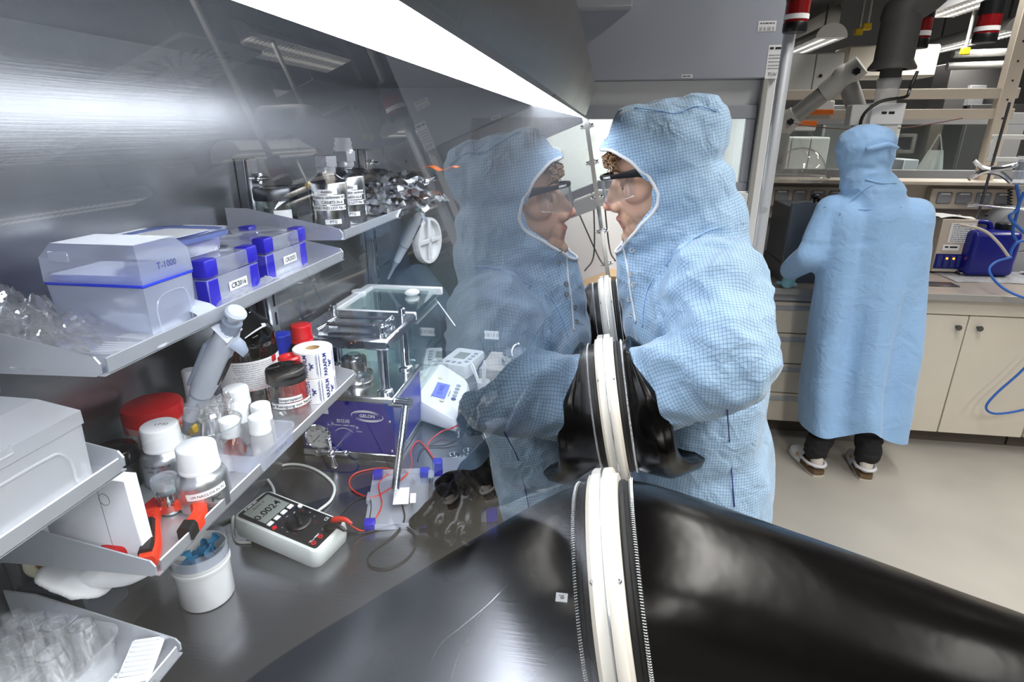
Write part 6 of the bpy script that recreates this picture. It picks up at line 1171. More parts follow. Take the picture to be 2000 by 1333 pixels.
# ================================================================== cloth, skin and glove materials
def cloth(name, base, line, grid=True, pitch=0.0054, dark=0.5, bmp=0.55):
    nt = NT(name); b = principled(nt, lin(base), 0.72, 0.0, 0.3)
    b.inputs['Sheen Weight'].default_value = 0.25; b.inputs['Sheen Roughness'].default_value = 0.4
    tc = nt.add('ShaderNodeTexCoord')
    n2 = nt.add('ShaderNodeTexNoise'); n2.inputs['Scale'].default_value = 7.0; n2.inputs['Detail'].default_value = 2; n2.inputs['Distortion'].default_value = 0.6; nt.link(tc.outputs['Object'], n2.inputs['Vector'])
    n3 = nt.add('ShaderNodeTexNoise'); n3.inputs['Scale'].default_value = 24.0; n3.inputs['Detail'].default_value = 2; n3.inputs['Distortion'].default_value = 0.8; nt.link(tc.outputs['Object'], n3.inputs['Vector'])
    rid = nt.math('ABSOLUTE', nt.math('SUBTRACT', n2.outputs[0], 0.5)); rid3 = nt.math('ABSOLUTE', nt.math('SUBTRACT', n3.outputs[0], 0.5))
    hgt = nt.math('ADD', nt.math('MULTIPLY', rid, -1.0), nt.math('MULTIPLY', rid3, -0.35))
    bp = nt.add('ShaderNodeBump'); bp.inputs['Strength'].default_value = bmp; bp.inputs['Distance'].default_value = 0.04
    nt.link(hgt, bp.inputs['Height']); nt.link(bp.outputs[0], b.inputs['Normal'])
    if grid:
        uv = nt.add('ShaderNodeUVMap'); uv.uv_map = 'cloth'; sp = nt.add('ShaderNodeSeparateXYZ'); nt.link(uv.outputs[0], sp.inputs[0])
        ln = []
        for k in (0, 1):
            fr = nt.math('FRACT', nt.math('DIVIDE', sp.outputs[k], pitch)); ln.append(nt.math('LESS_THAN', nt.math('ABSOLUTE', nt.math('SUBTRACT', fr, 0.5)), 0.075))
        mask = nt.math('MAXIMUM', ln[0], ln[1])
        mx = nt.add('ShaderNodeMixRGB'); mx.inputs[1].default_value = lin(base); mx.inputs[2].default_value = lin(line); nt.link(nt.math('MULTIPLY', mask, dark), mx.inputs[0]); nt.link(mx.outputs[0], b.inputs['Base Color'])
    nt.link(b.outputs[0], nt.out.inputs[0])
cloth('coat_checked', '#9fbcd9', '#35586f', True, dark=0.6); cloth('coat_plain', '#98c0ec', '#3a6a90', False, bmp=0.32)
mat('piping', '#d5d9df', 0.6); mat('hair', '#7d5c38', 0.5, var=0.4, vscale=40)
nt = NT('skin'); _b = principled(nt, lin('#c8957a'), 0.5, 0.0, 0.4); _b.inputs['Subsurface Weight'].default_value = 0.08; _b.inputs['Subsurface Radius'].default_value = (0.01, 0.004, 0.002)
_ca = nt.add('ShaderNodeVertexColor'); _ca.layer_name = 'tone'; nt.link(_ca.outputs[0], _b.inputs['Base Color']); nt.link(_b.outputs[0], nt.out.inputs[0])

def dress_uv(me, frames):
    """cloth coordinates in metres: every face mapped in the frame of the limb it belongs to"""
    uvl = me.uv_layers.new(name='cloth'); co = mesh_co(me)
    for p in me.polygons:
        c = p.center; best = None
        for (a, b_, w, Rm) in frames:
            ab = b_ - a; tt = max(0, min(1, (c - a).dot(ab) / ab.length_squared)); d = (c - (a + ab * tt)).length - w
            if best is None or d < best[0]: best = (d, Rm, a)
        Rm, a = best[1], best[2]; n = Rm @ p.normal; k = max(range(3), key=lambda i: abs(n[i]))
        i, j = [(1, 2), (0, 2), (0, 1)][k]
        for li in p.loop_indices:
            q = Rm @ (V(co[me.loops[li].vertex_index]) - a); uvl.data[li].uv = (q[i], q[j])
def limb_frame(a, b_):
    z = (V(b_) - V(a)).normalized(); x = z.cross(V((0, 1, 0.01))).normalized(); y = z.cross(x); return Matrix((x, y, z))

# ================================================================== gloves in the ports
def rubber_folds(p, amp):
    return amp * (ridge(p, 9, (1, 1, 1), 3) * 0.6 + ridge(p, 21, (1, 1, 1), 8) * 0.3)
def tube_mesh(path, radii, seg=48, sm=8, squash=None):
    P_ = catmull([V(p) for p in path], sm); R_ = [float(x) for x in np.interp(np.linspace(0, 1, len(P_)), np.linspace(0, 1, len(radii)), radii)]
    b = MB(); b.tube(P_, list(R_), seg, 0, True); return b
def finger(base, mid, mid2, tip, r0=0.0125, r1=0.0105): return [('c', base, r0, mid, r0 * 0.97), ('c', mid, r0 * 0.97, mid2, (r0 + r1) / 2), ('c', mid2, (r0 + r1) / 2, tip, r1)]
# ---- first glove: pushed outwards by the pressure, reaching past the camera's right
t = thing('rubber_glove', 'big black rubber glove blown outwards at the nearest port', 'glove', (gx(RZ), PORTS[0], RZ), group='black glove box gloves'); T0 = V(t.location)
c0 = NG * 0.026
_st = [(0.0255, 0.005, 0.1145, 11), (0.05, 0.0015, 0.1125, 6), (0.10, -0.012, 0.109, -3), (0.17, -0.031, 0.106, -10), (0.30, -0.068, 0.104, -15), (0.43, -0.101, 0.095, -14), (0.56, -0.131, 0.075, -13), (0.66, -0.156, 0.05, -13)]
_ps = catmull([V((q[0], q[1], 0)) for q in _st], 9); _rs = catmull([V((q[2], q[3], 0)) for q in _st], 9)
b = MB(); b.loft([[V((p.x - sin(radians(r_.y)) * r_.x * sin(a), r_.x * cos(a) - 0.012 * p.x, p.y + cos(radians(r_.y)) * r_.x * sin(a))) for a in np.linspace(0, 2 * pi, 65)[:-1]] for p, r_ in zip(_ps, _rs)])
bmesh.ops.recalc_face_normals(b.bm, faces=b.bm.faces); b.bm.normal_update()
for v_ in b.bm.verts:
    k = min(1, max(0, (v_.co.x - 0.07) / 0.1)); v_.co += v_.normal * k * (0.005 * noise.noise(V((v_.co.x * 4, v_.co.y * 9, v_.co.z * 9))) + 0.0015 * ridge(v_.co, 11, (0.6, 1, 1), 5))
b.build('sleeve', 'rubber', t, 180)
hp = V((0.70, -0.01, -0.163)); fr = [('e', hp + V((0.015, 0, 0)), (0.055, 0.046, 0.024)), ('c', V((0.63, -0.01, -0.15)), 0.046, V((0.68, -0.01, -0.16)), 0.036)]
for k, (dy, L) in enumerate(((-0.034, 0.085), (-0.012, 0.1), (0.011, 0.094), (0.032, 0.075))):
    bs = hp + V((0.05, dy, 0)); fr += finger(bs, bs + V((L * 0.45, dy * 0.25, -0.004)), bs + V((L * 0.75, dy * 0.4, -0.014)), bs + V((L, dy * 0.5, -0.03)), 0.0125, 0.0105)
fr += finger(hp + V((-0.01, -0.04, 0)), hp + V((0.02, -0.065, -0.006)), hp + V((0.045, -0.078, -0.012)), hp + V((0.065, -0.084, -0.018)), 0.015, 0.011)
obj('hand', blob(fr, 0.004, 5), 'rubber', t, 180)

# ---- gloves with arms inside
def worn_glove(y, label, inner, rads, hand, bulge_seed):
    F_ = port_frame(y); base = V((gx(RZ), y, RZ)); t = thing('rubber_glove', label, 'glove', tuple(base), group='black glove box gloves')
    Fr = Matrix.Translation(-base) @ F_
    prof = [(0.1138, 0.03), (0.117, 0.05), (0.118, 0.08), (0.115, 0.1), (0.107, 0.118), (0.095, 0.124), (0.085, 0.112), (0.08, 0.085), (0.078, 0.04), (0.08, 0.0)]
    def f(a, c):
        i = c * (len(prof) - 1); k = min(int(i), len(prof) - 2); u = i - k; r_ = prof[k][0] * (1 - u) + prof[k + 1][0] * u; h = prof[k][1] * (1 - u) + prof[k + 1][1] * u
        th = 2 * pi * a; d = max(0.0, h - 0.035); ln = 0.62 + 0.5 * cos(th) + 0.14 * sin(3 * th + bulge_seed)
        hh = min(h, 0.035) + d * max(0.12, ln); rr = r_ * (1 + (0.05 * sin(5 * th + bulge_seed) + 0.025 * sin(9 * th + 1)) * min(1, d / 0.06)) + 0.02 * max(0, cos(th)) * min(1, d / 0.05)
        return Fr @ V((rr * cos(th), rr * sin(th), hh))
    b = MB(); b.grid(f, 120, 36); bmesh.ops.remove_doubles(b.bm, verts=b.bm.verts, dist=0.0005); b.build('bunched_cuff', 'rubber', t, 180)
    b = tube_mesh([V(p) - base for p in inner], rads, 48, 8); bmesh.ops.recalc_face_normals(b.bm, faces=b.bm.faces); b.bm.normal_update()
    for v_ in b.bm.verts: v_.co += v_.normal * (0.005 * ridge(v_.co, 11, (1, 1, 1), bulge_seed) + 0.002 * ridge(v_.co, 27, (1, 1, 1), bulge_seed))
    b.build('sleeve', 'rubber', t, 180)
    me = blob([tuple([q[0]] + [(V(x) - base if isinstance(x, Vector) else x) for x in q[1:]]) for q in hand], 0.0036, 4); displace(me, lambda p, n: 0.0016 * ridge(p, 34, (1, 1, 1), bulge_seed)); obj('hand', me, 'rubber', t, 180)
    return t
def A(u, v_, z): return at(u, v_, z=ZT + z)
# left hand, nearest
W1 = A(950, 935, 0.085); PA = A(905, 975, 0.05)
g2 = [V((gx(RZ), PORTS[1], RZ)) + NG * 0.0, V((gx(RZ), PORTS[1], RZ)) - NG * 0.06, A(1062, 868, 0.165), A(1000, 905, 0.115), W1, A(925, 955, 0.07)]
kn = [A(868, 968, 0.055), A(872, 1000, 0.05), A(890, 1020, 0.045), A(915, 1022, 0.04)]
h = [('c', W1, 0.05, PA, 0.044), ('c', PA, 0.042, kn[0], 0.024), ('c', PA, 0.042, kn[1], 0.025), ('c', PA, 0.042, kn[2], 0.025), ('c', PA, 0.04, kn[3], 0.024)]
h += finger(kn[0], A(845, 990, 0.045), A(828, 1008, 0.034), A(812, 1021, 0.024), 0.016, 0.0135)
h += finger(kn[1], A(850, 1020, 0.05), A(850, 1035, 0.03), A(862, 1040, 0.015), 0.0165, 0.0145)
h += finger(kn[2], A(872, 1042, 0.045), A(878, 1052, 0.025), A(888, 1050, 0.013), 0.0165, 0.0145)
h += finger(kn[3], A(902, 1044, 0.038), A(910, 1052, 0.022), A(918, 1046, 0.012), 0.016, 0.014)
h += finger(A(915, 945, 0.06), A(892, 936, 0.065), A(876, 938, 0.06), A(862, 948, 0.05), 0.018, 0.015)
worn_glove(PORTS[1], 'black rubber glove at the middle port with a hand on the parts box', g2, [0.1, 0.098, 0.084, 0.07, 0.056, 0.046], h, 1.3)
# right hand, farther
W2 = A(985, 775, 0.1); PB = A(945, 792, 0.085)
g3 = [V((gx(RZ), PORTS[2], RZ)), V((gx(RZ), PORTS[2], RZ)) - NG * 0.06, A(1070, 725, 0.19), A(1020, 752, 0.14), W2, A(962, 785, 0.09)]
kn = [A(918, 782, 0.085), A(914, 798, 0.08), A(920, 812, 0.075), A(932, 818, 0.07)]
h = [('c', W2, 0.045, PB, 0.042), ('c', PB, 0.038, kn[0], 0.024), ('c', PB, 0.038, kn[1], 0.024), ('c', PB, 0.038, kn[2], 0.024), ('c', PB, 0.036, kn[3], 0.023)]
h += finger(kn[0], A(905, 800, 0.075), A(903, 815, 0.055), A(908, 826, 0.04), 0.0135, 0.0115)
h += finger(kn[1], A(902, 820, 0.07), A(908, 834, 0.048), A(918, 836, 0.035), 0.0135, 0.0115)
h += finger(kn[2], A(912, 834, 0.062), A(920, 843, 0.042), A(930, 840, 0.03), 0.0135, 0.0115)
h += finger(kn[3], A(928, 838, 0.055), A(936, 842, 0.038), A(942, 836, 0.03), 0.013, 0.011)
h += finger(A(955, 775, 0.1), A(930, 772, 0.105), A(915, 776, 0.095), A(905, 788, 0.08), 0.0145, 0.0115)
worn_glove(PORTS[2], 'black rubber glove at the far port holding white tweezers', g3, [0.1, 0.096, 0.075, 0.062, 0.05, 0.042], h, 2.7)

# ================================================================== worker at the glove box
YC = 1.145
PIT = radians(13.0)
HC = V((0.115, YC + 0.01, 1.602)); fF = V((-cos(PIT), 0, -sin(PIT))); fU = V((-sin(PIT), 0, cos(PIT))); fL = fU.cross(fF)
HM = Matrix.Translation(HC) @ Matrix((fF, fL, fU)).transposed().to_4x4()
def hp_(f, l, u): return HM @ V((f, l, u))
HR = Matrix((fF, fL, fU)).transposed().to_4x4()
person = thing('person', 'worker in a checked light blue hooded coat and safety glasses at the glove box', 'person', (0.22, YC, 0.0)); PO = V(person.location)
# head
hd = [('e', V((-0.004, 0, 0.033)), (0.082, 0.072, 0.078)), ('e', V((0.032, 0, -0.028)), (0.062, 0.057, 0.078)), ('e', V((0.044, 0, 0.046)), (0.046, 0.056, 0.046)), ('c', V((0.083, -0.028, 0.024)), 0.011, V((0.083, 0.028, 0.024)), 0.011),
      ('c', V((0.0, -0.05, -0.06)), 0.02, V((0.066, -0.016, -0.101)), 0.017), ('c', V((0.0, 0.05, -0.06)), 0.02, V((0.066, 0.016, -0.101)), 0.017), ('e', V((0.083, 0, -0.1)), (0.017, 0.02, 0.015)), ('c', V((0.04, 0, -0.08)), 0.045, V((0.06, 0, -0.085)), 0.035),
      ('c', V((0.087, 0, 0.014)), 0.0085, V((0.112, 0, -0.03)), 0.0105), ('e', V((0.114, 0, -0.033)), (0.0105, 0.0105, 0.0095)), ('e', V((0.099, 0.0135, -0.038)), (0.0115, 0.0085, 0.0085)), ('e', V((0.099, -0.0135, -0.038)), (0.0115, 0.0085, 0.0085)), ('c', V((0.092, 0, 0.0)), 0.011, V((0.1, 0, -0.036)), 0.013),
      ('e', V((0.074, 0, -0.064)), (0.026, 0.03, 0.026)), ('c', V((0.094, -0.015, -0.061)), 0.0058, V((0.094, 0.015, -0.061)), 0.0058), ('e', V((0.098, 0, -0.0605)), (0.006, 0.012, 0.006)), ('c', V((0.0905, -0.012, -0.0745)), 0.0068, V((0.0905, 0.012, -0.0745)), 0.0068),
      ('e', V((0.055, 0.043, -0.014)), (0.03, 0.021, 0.022)), ('e', V((0.055, -0.043, -0.014)), (0.03, 0.021, 0.022)), ('e', V((0.073, 0.031, 0.006)), (0.0135, 0.0155, 0.0115)), ('e', V((0.073, -0.031, 0.006)), (0.0135, 0.0155, 0.0115)), ('c', V((-0.02, 0, -0.07)), 0.052, V((-0.045, 0, -0.17)), 0.056)]
for s in (-1, 1): hd.append(('e', V((-0.005, s * 0.075, -0.005)), (0.016, 0.006, 0.03)))
me = blob(hd, 0.0026, 3, fac=0.45)
co = mesh_co(me); ca = me.color_attributes.new('tone', 'FLOAT_COLOR', 'POINT')
sk = np.array(lin('#dfb59c')[:3]); red = np.array(lin('#cf8877')[:3]); lip = np.array(lin('#b5786a')[:3]); stub = np.array(lin('#a07d64')[:3]); lid_ = np.array(lin('#a5705c')[:3])
cols = np.ones((len(co), 4))
for i, (x, y, z) in enumerate(co):
    c = sk.copy(); n_ = noise.noise(V((x * 120, y * 120, z * 120)))
    def mixc(c, d, k): k = max(0, min(1, k)); return c * (1 - k) + d * k
    c = mixc(c, red, 0.8 * max(0, 1 - ((x - 0.112) ** 2 + y * y + (z + 0.033) ** 2) / 0.022 ** 2)); c = mixc(c, red, 0.35 * max(0, 1 - ((abs(y) - 0.045) ** 2 + (z + 0.02) ** 2 + (x - 0.07) ** 2) / 0.03 ** 2))
    st = max(0, min(1, (-0.048 - z) / 0.012)) * (0.5 + 0.35 * n_); c = mixc(c, stub, st)
    if x > 0.08 and abs(y) < 0.02 and (-0.081 < z < -0.0555): c = mixc(c, lip, 0.85)
    if x > 0.06 and 0.016 < abs(y) < 0.046 and -0.004 < z < 0.016: c = mixc(c, lid_, 0.5)
    cols[i, :3] = c
ca.data.foreach_set('color', cols.ravel()); me.transform(Matrix.Translation(-PO) @ HM); obj('head', me, 'skin', person, 180)
# eyelashes, eyebrows, hair tufts
for s in (-1, 1):
    b = MB(); b.tube([HM @ V((0.084 - 0.004 * abs(k - 0.3), s * (0.018 + 0.026 * k), -0.002 - 0.003 * sin(pi * k))) - PO for k in np.linspace(0, 1, 9)], 0.0011, 6); b.build('eyelashes', 'hair', person)
    b = MB(); b.tube([HM @ V((0.0945 - 0.014 * k * k, s * (0.012 + 0.034 * k), 0.027 + 0.004 * sin(pi * k))) - PO for k in np.linspace(0, 1, 9)], [0.0022, 0.0034, 0.003, 0.001], 6); b.build('eyebrow', 'hair', person)
b = MB(); rnd = random.Random(11)
for k in range(70):
    l0 = rnd.uniform(-0.052, 0.056); q = V((0.09 - 6 * l0 * l0, l0, 0.062 + rnd.uniform(-0.01, 0.008))); pts = []; ph = rnd.uniform(0, 6.3); rr = rnd.uniform(0.003, 0.006); dn = rnd.uniform(0.012, 0.03)
    for j in range(12): u = j / 11; pts.append(HM @ (q + V((0.016 * sin(u * 2.4) + rr * cos(ph + u * 9), rr * sin(ph + u * 9) + 0.01 * u * (1 if l0 > 0 else -1), -dn * u))) - PO)
    b.tube(pts, [0.0013, 0.0013, 0.0006], 5)
b.build('hair', 'hair', person, 180)
# safety glasses
gl_ = thing('safety_glasses', None, None); gl_.parent = person; 
for k_ in list(gl_.keys()): del gl_[k_]
bpy.data.objects.remove(gl_)
def lens_pt(a, v_): # wraps round the face
    R_ = 0.083 + 0.004 * (1 - v_); return V((0.036 + R_ * cos(a) * 1.0 - 0.006 * (1 - v_), R_ * sin(a) * 0.84, 0.022 - 0.05 * v_ * (1 - 0.25 * abs(sin(a)) ** 3 - 0.2 * math.exp(-(a / 0.16) ** 2))))
b = MB(); b.grid(lambda u, v_: HM @ lens_pt(-1.25 + 2.5 * u, v_) - PO, 48, 10, 0.0018); gg = b.build('glasses_lens', 'goggle_lens', person, 180)
b = MB(); rings = []
for a in np.linspace(-1.32, 1.32, 49):
    p = lens_pt(a, 0.0); o_ = V((cos(a), sin(a) * 0.84, 0)).normalized(); h_ = 0.0042 + 0.0035 * max(0, abs(a) - 0.85) / 0.45
    rings.append([HM @ (p + o_ * d + V((0, 0, z))) - PO for d, z in ((-0.002, -h_), (0.0025, -h_), (0.004, 0), (0.0025, h_), (-0.002, h_))])
b.loft(rings); b.build('glasses_brow_bar', 'black_plastic', person, 60)
for s in (-1, 1):
    p0 = lens_pt(s * 1.3, 0.0); b = MB(); R4 = []
    for (f_, l_, u_, h_) in ((p0.x, p0.y, 0.021, 0.007), (p0.x - 0.018, p0.y + s * 0.0015, 0.018, 0.0105), (p0.x - 0.03, p0.y + s * 0.002, 0.019, 0.007), (-0.01, s * 0.077, 0.02, 0.004), (-0.03, s * 0.076, 0.014, 0.003)): R4.append([HM @ V((f_, l_ + d, u_ + z)) - PO for d, z in ((-0.0015, -h_), (0.0015, -h_), (0.0015, h_), (-0.0015, h_))])
    b.loft(R4); b.build('glasses_temple', 'black_plastic', person, 60)
text(person, 'SOMMER', 0.0058, 'ink_white', lambda x, y: (lambda a: HM @ (lens_pt(a, 0.0) + V((cos(a), sin(a), 0)) * 0.0046 + V((0, 0, y))) - PO)(0.55 - (-x) / 0.083), bold=0.0001)
# coat with hood
def hq(f, l, u): return HM @ V((f, l, u))
SHL, ELL, WRL = V((0.195, 1.01, 1.425)), V((0.203, 0.885, 1.343)), V((0.05, PORTS[1] - 0.005, 1.235))
SHR, ELR, WRR = V((0.195, 1.28, 1.425)), V((0.203, 1.41, 1.343)), V((0.05, PORTS[2], 1.235))
ct = [('e', hq(-0.004, 0, 0.044), (0.112, 0.090, 0.083), HR), ('e', hq(0.05, 0, 0.062), (0.058, 0.072, 0.048), HR), ('e', hq(0.046, 0, 0.084), (0.046, 0.07, 0.047), HR), ('e', hq(-0.062, 0, 0.07), (0.06, 0.072, 0.055), HR), ('e', hq(-0.02, 0, -0.03), (0.096, 0.090, 0.10), HR), ('e', hq(-0.04, 0, -0.10), (0.092, 0.092, 0.075), HR), ('e', hq(0.035, 0, -0.075), (0.072, 0.078, 0.075), HR),
      ('c', hq(0.052, 0, -0.118), 0.05, V((0.115, YC, 1.39)), 0.07), ('c', hq(-0.03, 0, -0.12), 0.095, V((0.18, YC, 1.42)), 0.11),
      ('c', V((0.205, 1.00, 1.405)), 0.078, V((0.205, 1.29, 1.405)), 0.078), ('e', V((0.195, YC, 1.33)), (0.135, 0.2, 0.13)), ('e', V((0.21, YC, 1.15)), (0.138, 0.2, 0.26)), ('e', V((0.235, YC, 0.9)), (0.155, 0.215, 0.36)), ('e', V((0.245, YC, 0.62)), (0.17, 0.23, 0.34)),
      ('c', SHL, 0.08, ELL, 0.068), ('c', ELL, 0.068, WRL, 0.06), ('c', SHR, 0.08, ELR, 0.068), ('c', ELR, 0.068, WRR, 0.06)]
me = blob(ct, 0.0075, 5)
def coat_folds(p, n):
    d = 0.0
    q = V(p)
    if q.z > 1.50 and q.x < 0.26:                       # hood
        loc = HM.inverted() @ q; ang = atan2(loc.y, loc.x)
        d += 0.006 * ridge(V((loc.x, loc.y, loc.z)), 12, (1.4, 1.0, 0.7), 4.0) + 0.003 * ridge(loc, 28, (1, 1, 0.6), 1.0) - 0.004 * math.exp(-((loc.z - 0.098 + 0.05 * (loc.x + 0.02)) / 0.005) ** 2)
        d -= 0.012 * math.exp(-((loc.z - 0.008) / 0.016) ** 2) * max(0, min(1, (-loc.x - 0.05) / 0.04))
    else:
        seg = []
        arm = min((q - (a + (b_ - a) * max(0, min(1, (q - a).dot(b_ - a) / (b_ - a).length_squared)))).length for a, b_ in ((SHL, ELL), (ELL, WRL), (SHR, ELR), (ELR, WRR)))
        if arm < 0.1 and q.z > 1.12: d += 0.012 * ridge(q, 10, (1.2, 1.0, 1.5), 7.0) + 0.007 * ridge(q, 22, (1.0, 1.2, 1.4), 2.0)
        else: d += 0.010 * noise.noise(V((q.x * 9, q.y * 9, q.z * 2.2))) + 0.006 * ridge(q, 8, (1, 1, 0.5), 1.0) + 0.0035 * ridge(q, 19, (1, 1, 0.7), 3.0)
    return d
displace(me, coat_folds)
bm = bmesh.new(); bm.from_mesh(me); bmesh.ops.smooth_vert(bm, verts=bm.verts, factor=0.4, use_axis_x=True, use_axis_y=True, use_axis_z=True)
r_ = bmesh.ops.bisect_plane(bm, geom=bm.verts[:] + bm.edges[:] + bm.faces[:], plane_co=(0, 0, 0.40), plane_no=(0, 0, 1), clear_inner=True)
bmesh.ops.holes_fill(bm, edges=[e for e in bm.edges if e.is_boundary], sides=0); bmesh.ops.recalc_face_normals(bm, faces=bm.faces); bm.to_mesh(me)
bvh = BVHTree.FromBMesh(bm); bm.free()
# face opening of the hood
def open_pt(a):
    e = 0.5 if cos(a) > 0 else 0.9; sg = lambda x: math.copysign(abs(x) ** e, x)
    return (0.0, 0.083 * sg(sin(a)), -0.028 + (0.1 if cos(a) > 0 else 0.096) * sg(cos(a)))
b = MB(); N_ = 40
b.loft([[HM @ V((f_, open_pt(2 * pi * k / N_)[1] * s_, open_pt(2 * pi * k / N_)[2])) for k in range(N_)] for f_, s_ in ((0.012, 0.95), (0.3, 1.0))]); bmesh.ops.recalc_face_normals(b.bm, faces=b.bm.faces); cut = bpy.data.meshes.new('c'); b.bm.to_mesh(cut); b.bm.free()
rim = []
for k in range(64):
    a = 2 * pi * k / 64; _, l_, u_ = open_pt(a); h_ = bvh.ray_cast(HM @ V((0.3, l_, u_)), -fF)
    if h_[0] is not None: rim.append(V(h_[0]))
me = bool_cut(me, cut)
me.transform(Matrix.Translation(-PO)); off = lambda p: V(p) - PO
dress_uv(me, [(off(SHL), off(ELL), 0.08, limb_frame(SHL, ELL)), (off(ELL), off(WRL), 0.07, limb_frame(ELL, WRL)), (off(SHR), off(ELR), 0.08, limb_frame(SHR, ELR)), (off(ELR), off(WRR), 0.07, limb_frame(ELR, WRR)), (off(hq(0, 0, 0.06)), off(hq(-0.03, 0, -0.1)), 0.1, Matrix((fF, fL, fU))), (off((0.2, YC, 1.38)), off((0.24, YC, 0.5)), 0.16, Matrix.Identity(3))])
me.materials.clear(); coat = obj('hooded_coat', me, 'coat_checked', person, 180)
if len(rim) > 20:
    b = MB(); sm = [sum((rim[(i + j) % len(rim)] for j in (-1, 0, 1)), V((0, 0, 0))) / 3 for i in range(len(rim))]; b.tube([p + fF * 0.0012 - PO for p in sm + sm[:1]], 0.0031, 8); b.build('hood_piping', 'piping', person, 180)
# things stitched on the coat, found by looking along the photograph's lines at the cloth
def on_coat(u, v_, lift=0.0015):
    d = ((u - 1000) * _R + (666.5 - v_) * _U + FPX * _W).normalized(); h_ = bvh.ray_cast(CAM, d); return None if h_[0] is None else V(h_[0]) + V(h_[1]) * lift
def seam(pts, r, m, name):
    P_ = [on_coat(*p) for p in pts]; P_ = [p - PO for p in P_ if p is not None]
    if len(P_) > 2: b = MB(); b.tube(P_, r, 6, 5); b.build(name, m, person, 180)
seam([(1216, 476), (1222, 500), (1227, 530), (1231, 560), (1238, 600), (1243, 630)], 0.0022, 'piping', 'placket_edge')
seam([(1400, 446), (1380, 452), (1350, 470), (1325, 490), (1300, 520)], 0.0012, 'coat_plain', 'collar_seam'); seam([(1205, 214), (1240, 212), (1290, 218), (1320, 222), (1360, 208), (1400, 218)], 0.0011, 'coat_plain', 'crown_seam')
seam([(1420, 800), (1424, 860), (1428, 920), (1434, 990)], 0.0011, 'ink_blue', 'side_seam'); seam([(1290, 530), (1268, 560), (1258, 600), (1255, 640)], 0.001, 'coat_plain', 'yoke_seam')
for (u, v_) in ((1225, 468), (1235, 488), (1234, 536), (1238, 556), (1230, 585), (1233, 615)):
    p = on_coat(u, v_)
    if p is not None: b = MB(); b.lathe([(0.0022, 0), (0.0046, 0), (0.0046, 0.0012), (0.0022, 0.0012), (0.0022, 0)], 14, Matrix.Translation(p - PO) @ (CAM - p).to_track_quat('Z', 'Y').to_matrix().to_4x4()); b.build('snap', 'steel_bright', person)
# legs and shoes
for s in (-1, 1):
    y = YC + s * 0.09; me = blob([('c', V((0.24, y, 0.6)), 0.075, V((0.25, y, 0.1)), 0.058)], 0.012, 3); me.transform(Matrix.Translation(-PO)); obj('trouser_leg', me, 'trousers', person, 180)
    me = blob([('c', V((0.27, y, 0.05)), 0.042, V((0.14, y, 0.045)), 0.04), ('e', V((0.1, y, 0.045)), (0.06, 0.045, 0.04))], 0.008, 3); c_ = mesh_co(me); c_[:, 2] = np.maximum(c_[:, 2], 0.002); set_co(me, c_); me.transform(Matrix.Translation(-PO)); obj('shoe', me, 'shoe_white', person, 180)

# ================================================================== second worker, seen from behind
P2 = V((1.30, 2.95, 0.0)); person2 = thing('person', 'worker in a plain light blue hooded coat standing at the bench, seen from behind', 'person', tuple(P2))
def q2(u, v_, y): return at(u, v_, y=y)
sL, eL, wL = V((1.06, 2.92, 1.325)), V((0.985, 2.88, 1.13)), V((0.975, 3.06, 1.02))
sR, eR, wR = V((1.405, 2.92, 1.32)), V((1.44, 2.96, 1.1)), V((1.40, 3.10, 1.02))
ct = [('e', V((1.145, 2.93, 1.62)), (0.118, 0.125, 0.085)), ('e', V((1.155, 2.93, 1.57)), (0.112, 0.12, 0.085)), ('e', V((1.165, 2.91, 1.49)), (0.1, 0.1, 0.085)), ('c', V((1.17, 2.91, 1.46)), 0.1, V((1.22, 2.91, 1.38)), 0.13),
      ('c', sL, 0.08, sR, 0.08), ('c', V((1.125, 2.9, 1.29)), 0.115, V((1.225, 2.9, 0.12)), 0.14), ('c', V((1.365, 2.9, 1.29)), 0.115, V((1.445, 2.9, 0.12)), 0.145), ('c', V((1.245, 2.88, 1.3)), 0.13, V((1.335, 2.88, 0.12)), 0.16),
      ('c', sL, 0.078, eL, 0.068), ('c', eL, 0.068, wL, 0.055), ('c', sR, 0.078, eR, 0.06), ('c', eR, 0.06, wR, 0.05)]
me = blob(ct, 0.011, 5)
def folds2(p, n):
    d = 0.006 * noise.noise(V((p.x * 7, p.y * 7, p.z * 5))) + 0.002 * ridge(p, 12, (1, 1, 0.5), 6)
    if p.z < 1.2: d += 0.032 * sin((p.x - 0.09 * (1.2 - p.z)) * 30 + 1.6 * sin(p.z * 3)) * min(1, (1.2 - p.z) / 0.5) * 0.6 + 0.009 * noise.noise(V((p.x * 10, p.y * 10, p.z * 2)))
    if p.z > 1.43: d += 0.006 * ridge(p, 17, (1, 1, 1.5), 5)
    return d
displace(me, folds2)
bm = bmesh.new(); bm.from_mesh(me); bmesh.ops.bisect_plane(bm, geom=bm.verts[:] + bm.edges[:] + bm.faces[:], plane_co=(0, 0, 0.235), plane_no=(0, 0, 1), clear_inner=True)
for v_ in bm.verts:
    k = max(0, 1 - (v_.co.z - 0.235) / 0.25)
    if k > 0: v_.co.z += k * 0.075 * math.exp(-((v_.co.x - 1.34) / 0.075) ** 2) - k * 0.03 * max(0, (v_.co.x - 1.42) / 0.15)
bmesh.ops.recalc_face_normals(bm, faces=bm.faces); bvh2 = BVHTree.FromBMesh(bm); bm.to_mesh(me); bm.free(); me.transform(Matrix.Translation(-P2)); obj('hooded_coat', me, 'coat_plain', person2, 180)
def on2(u, v_, lift=0.002):
    d = ((u - 1000) * _R + (666.5 - v_) * _U + FPX * _W).normalized(); h_ = bvh2.ray_cast(CAM, d); return None if h_[0] is None else V(h_[0]) + V(h_[1]) * lift
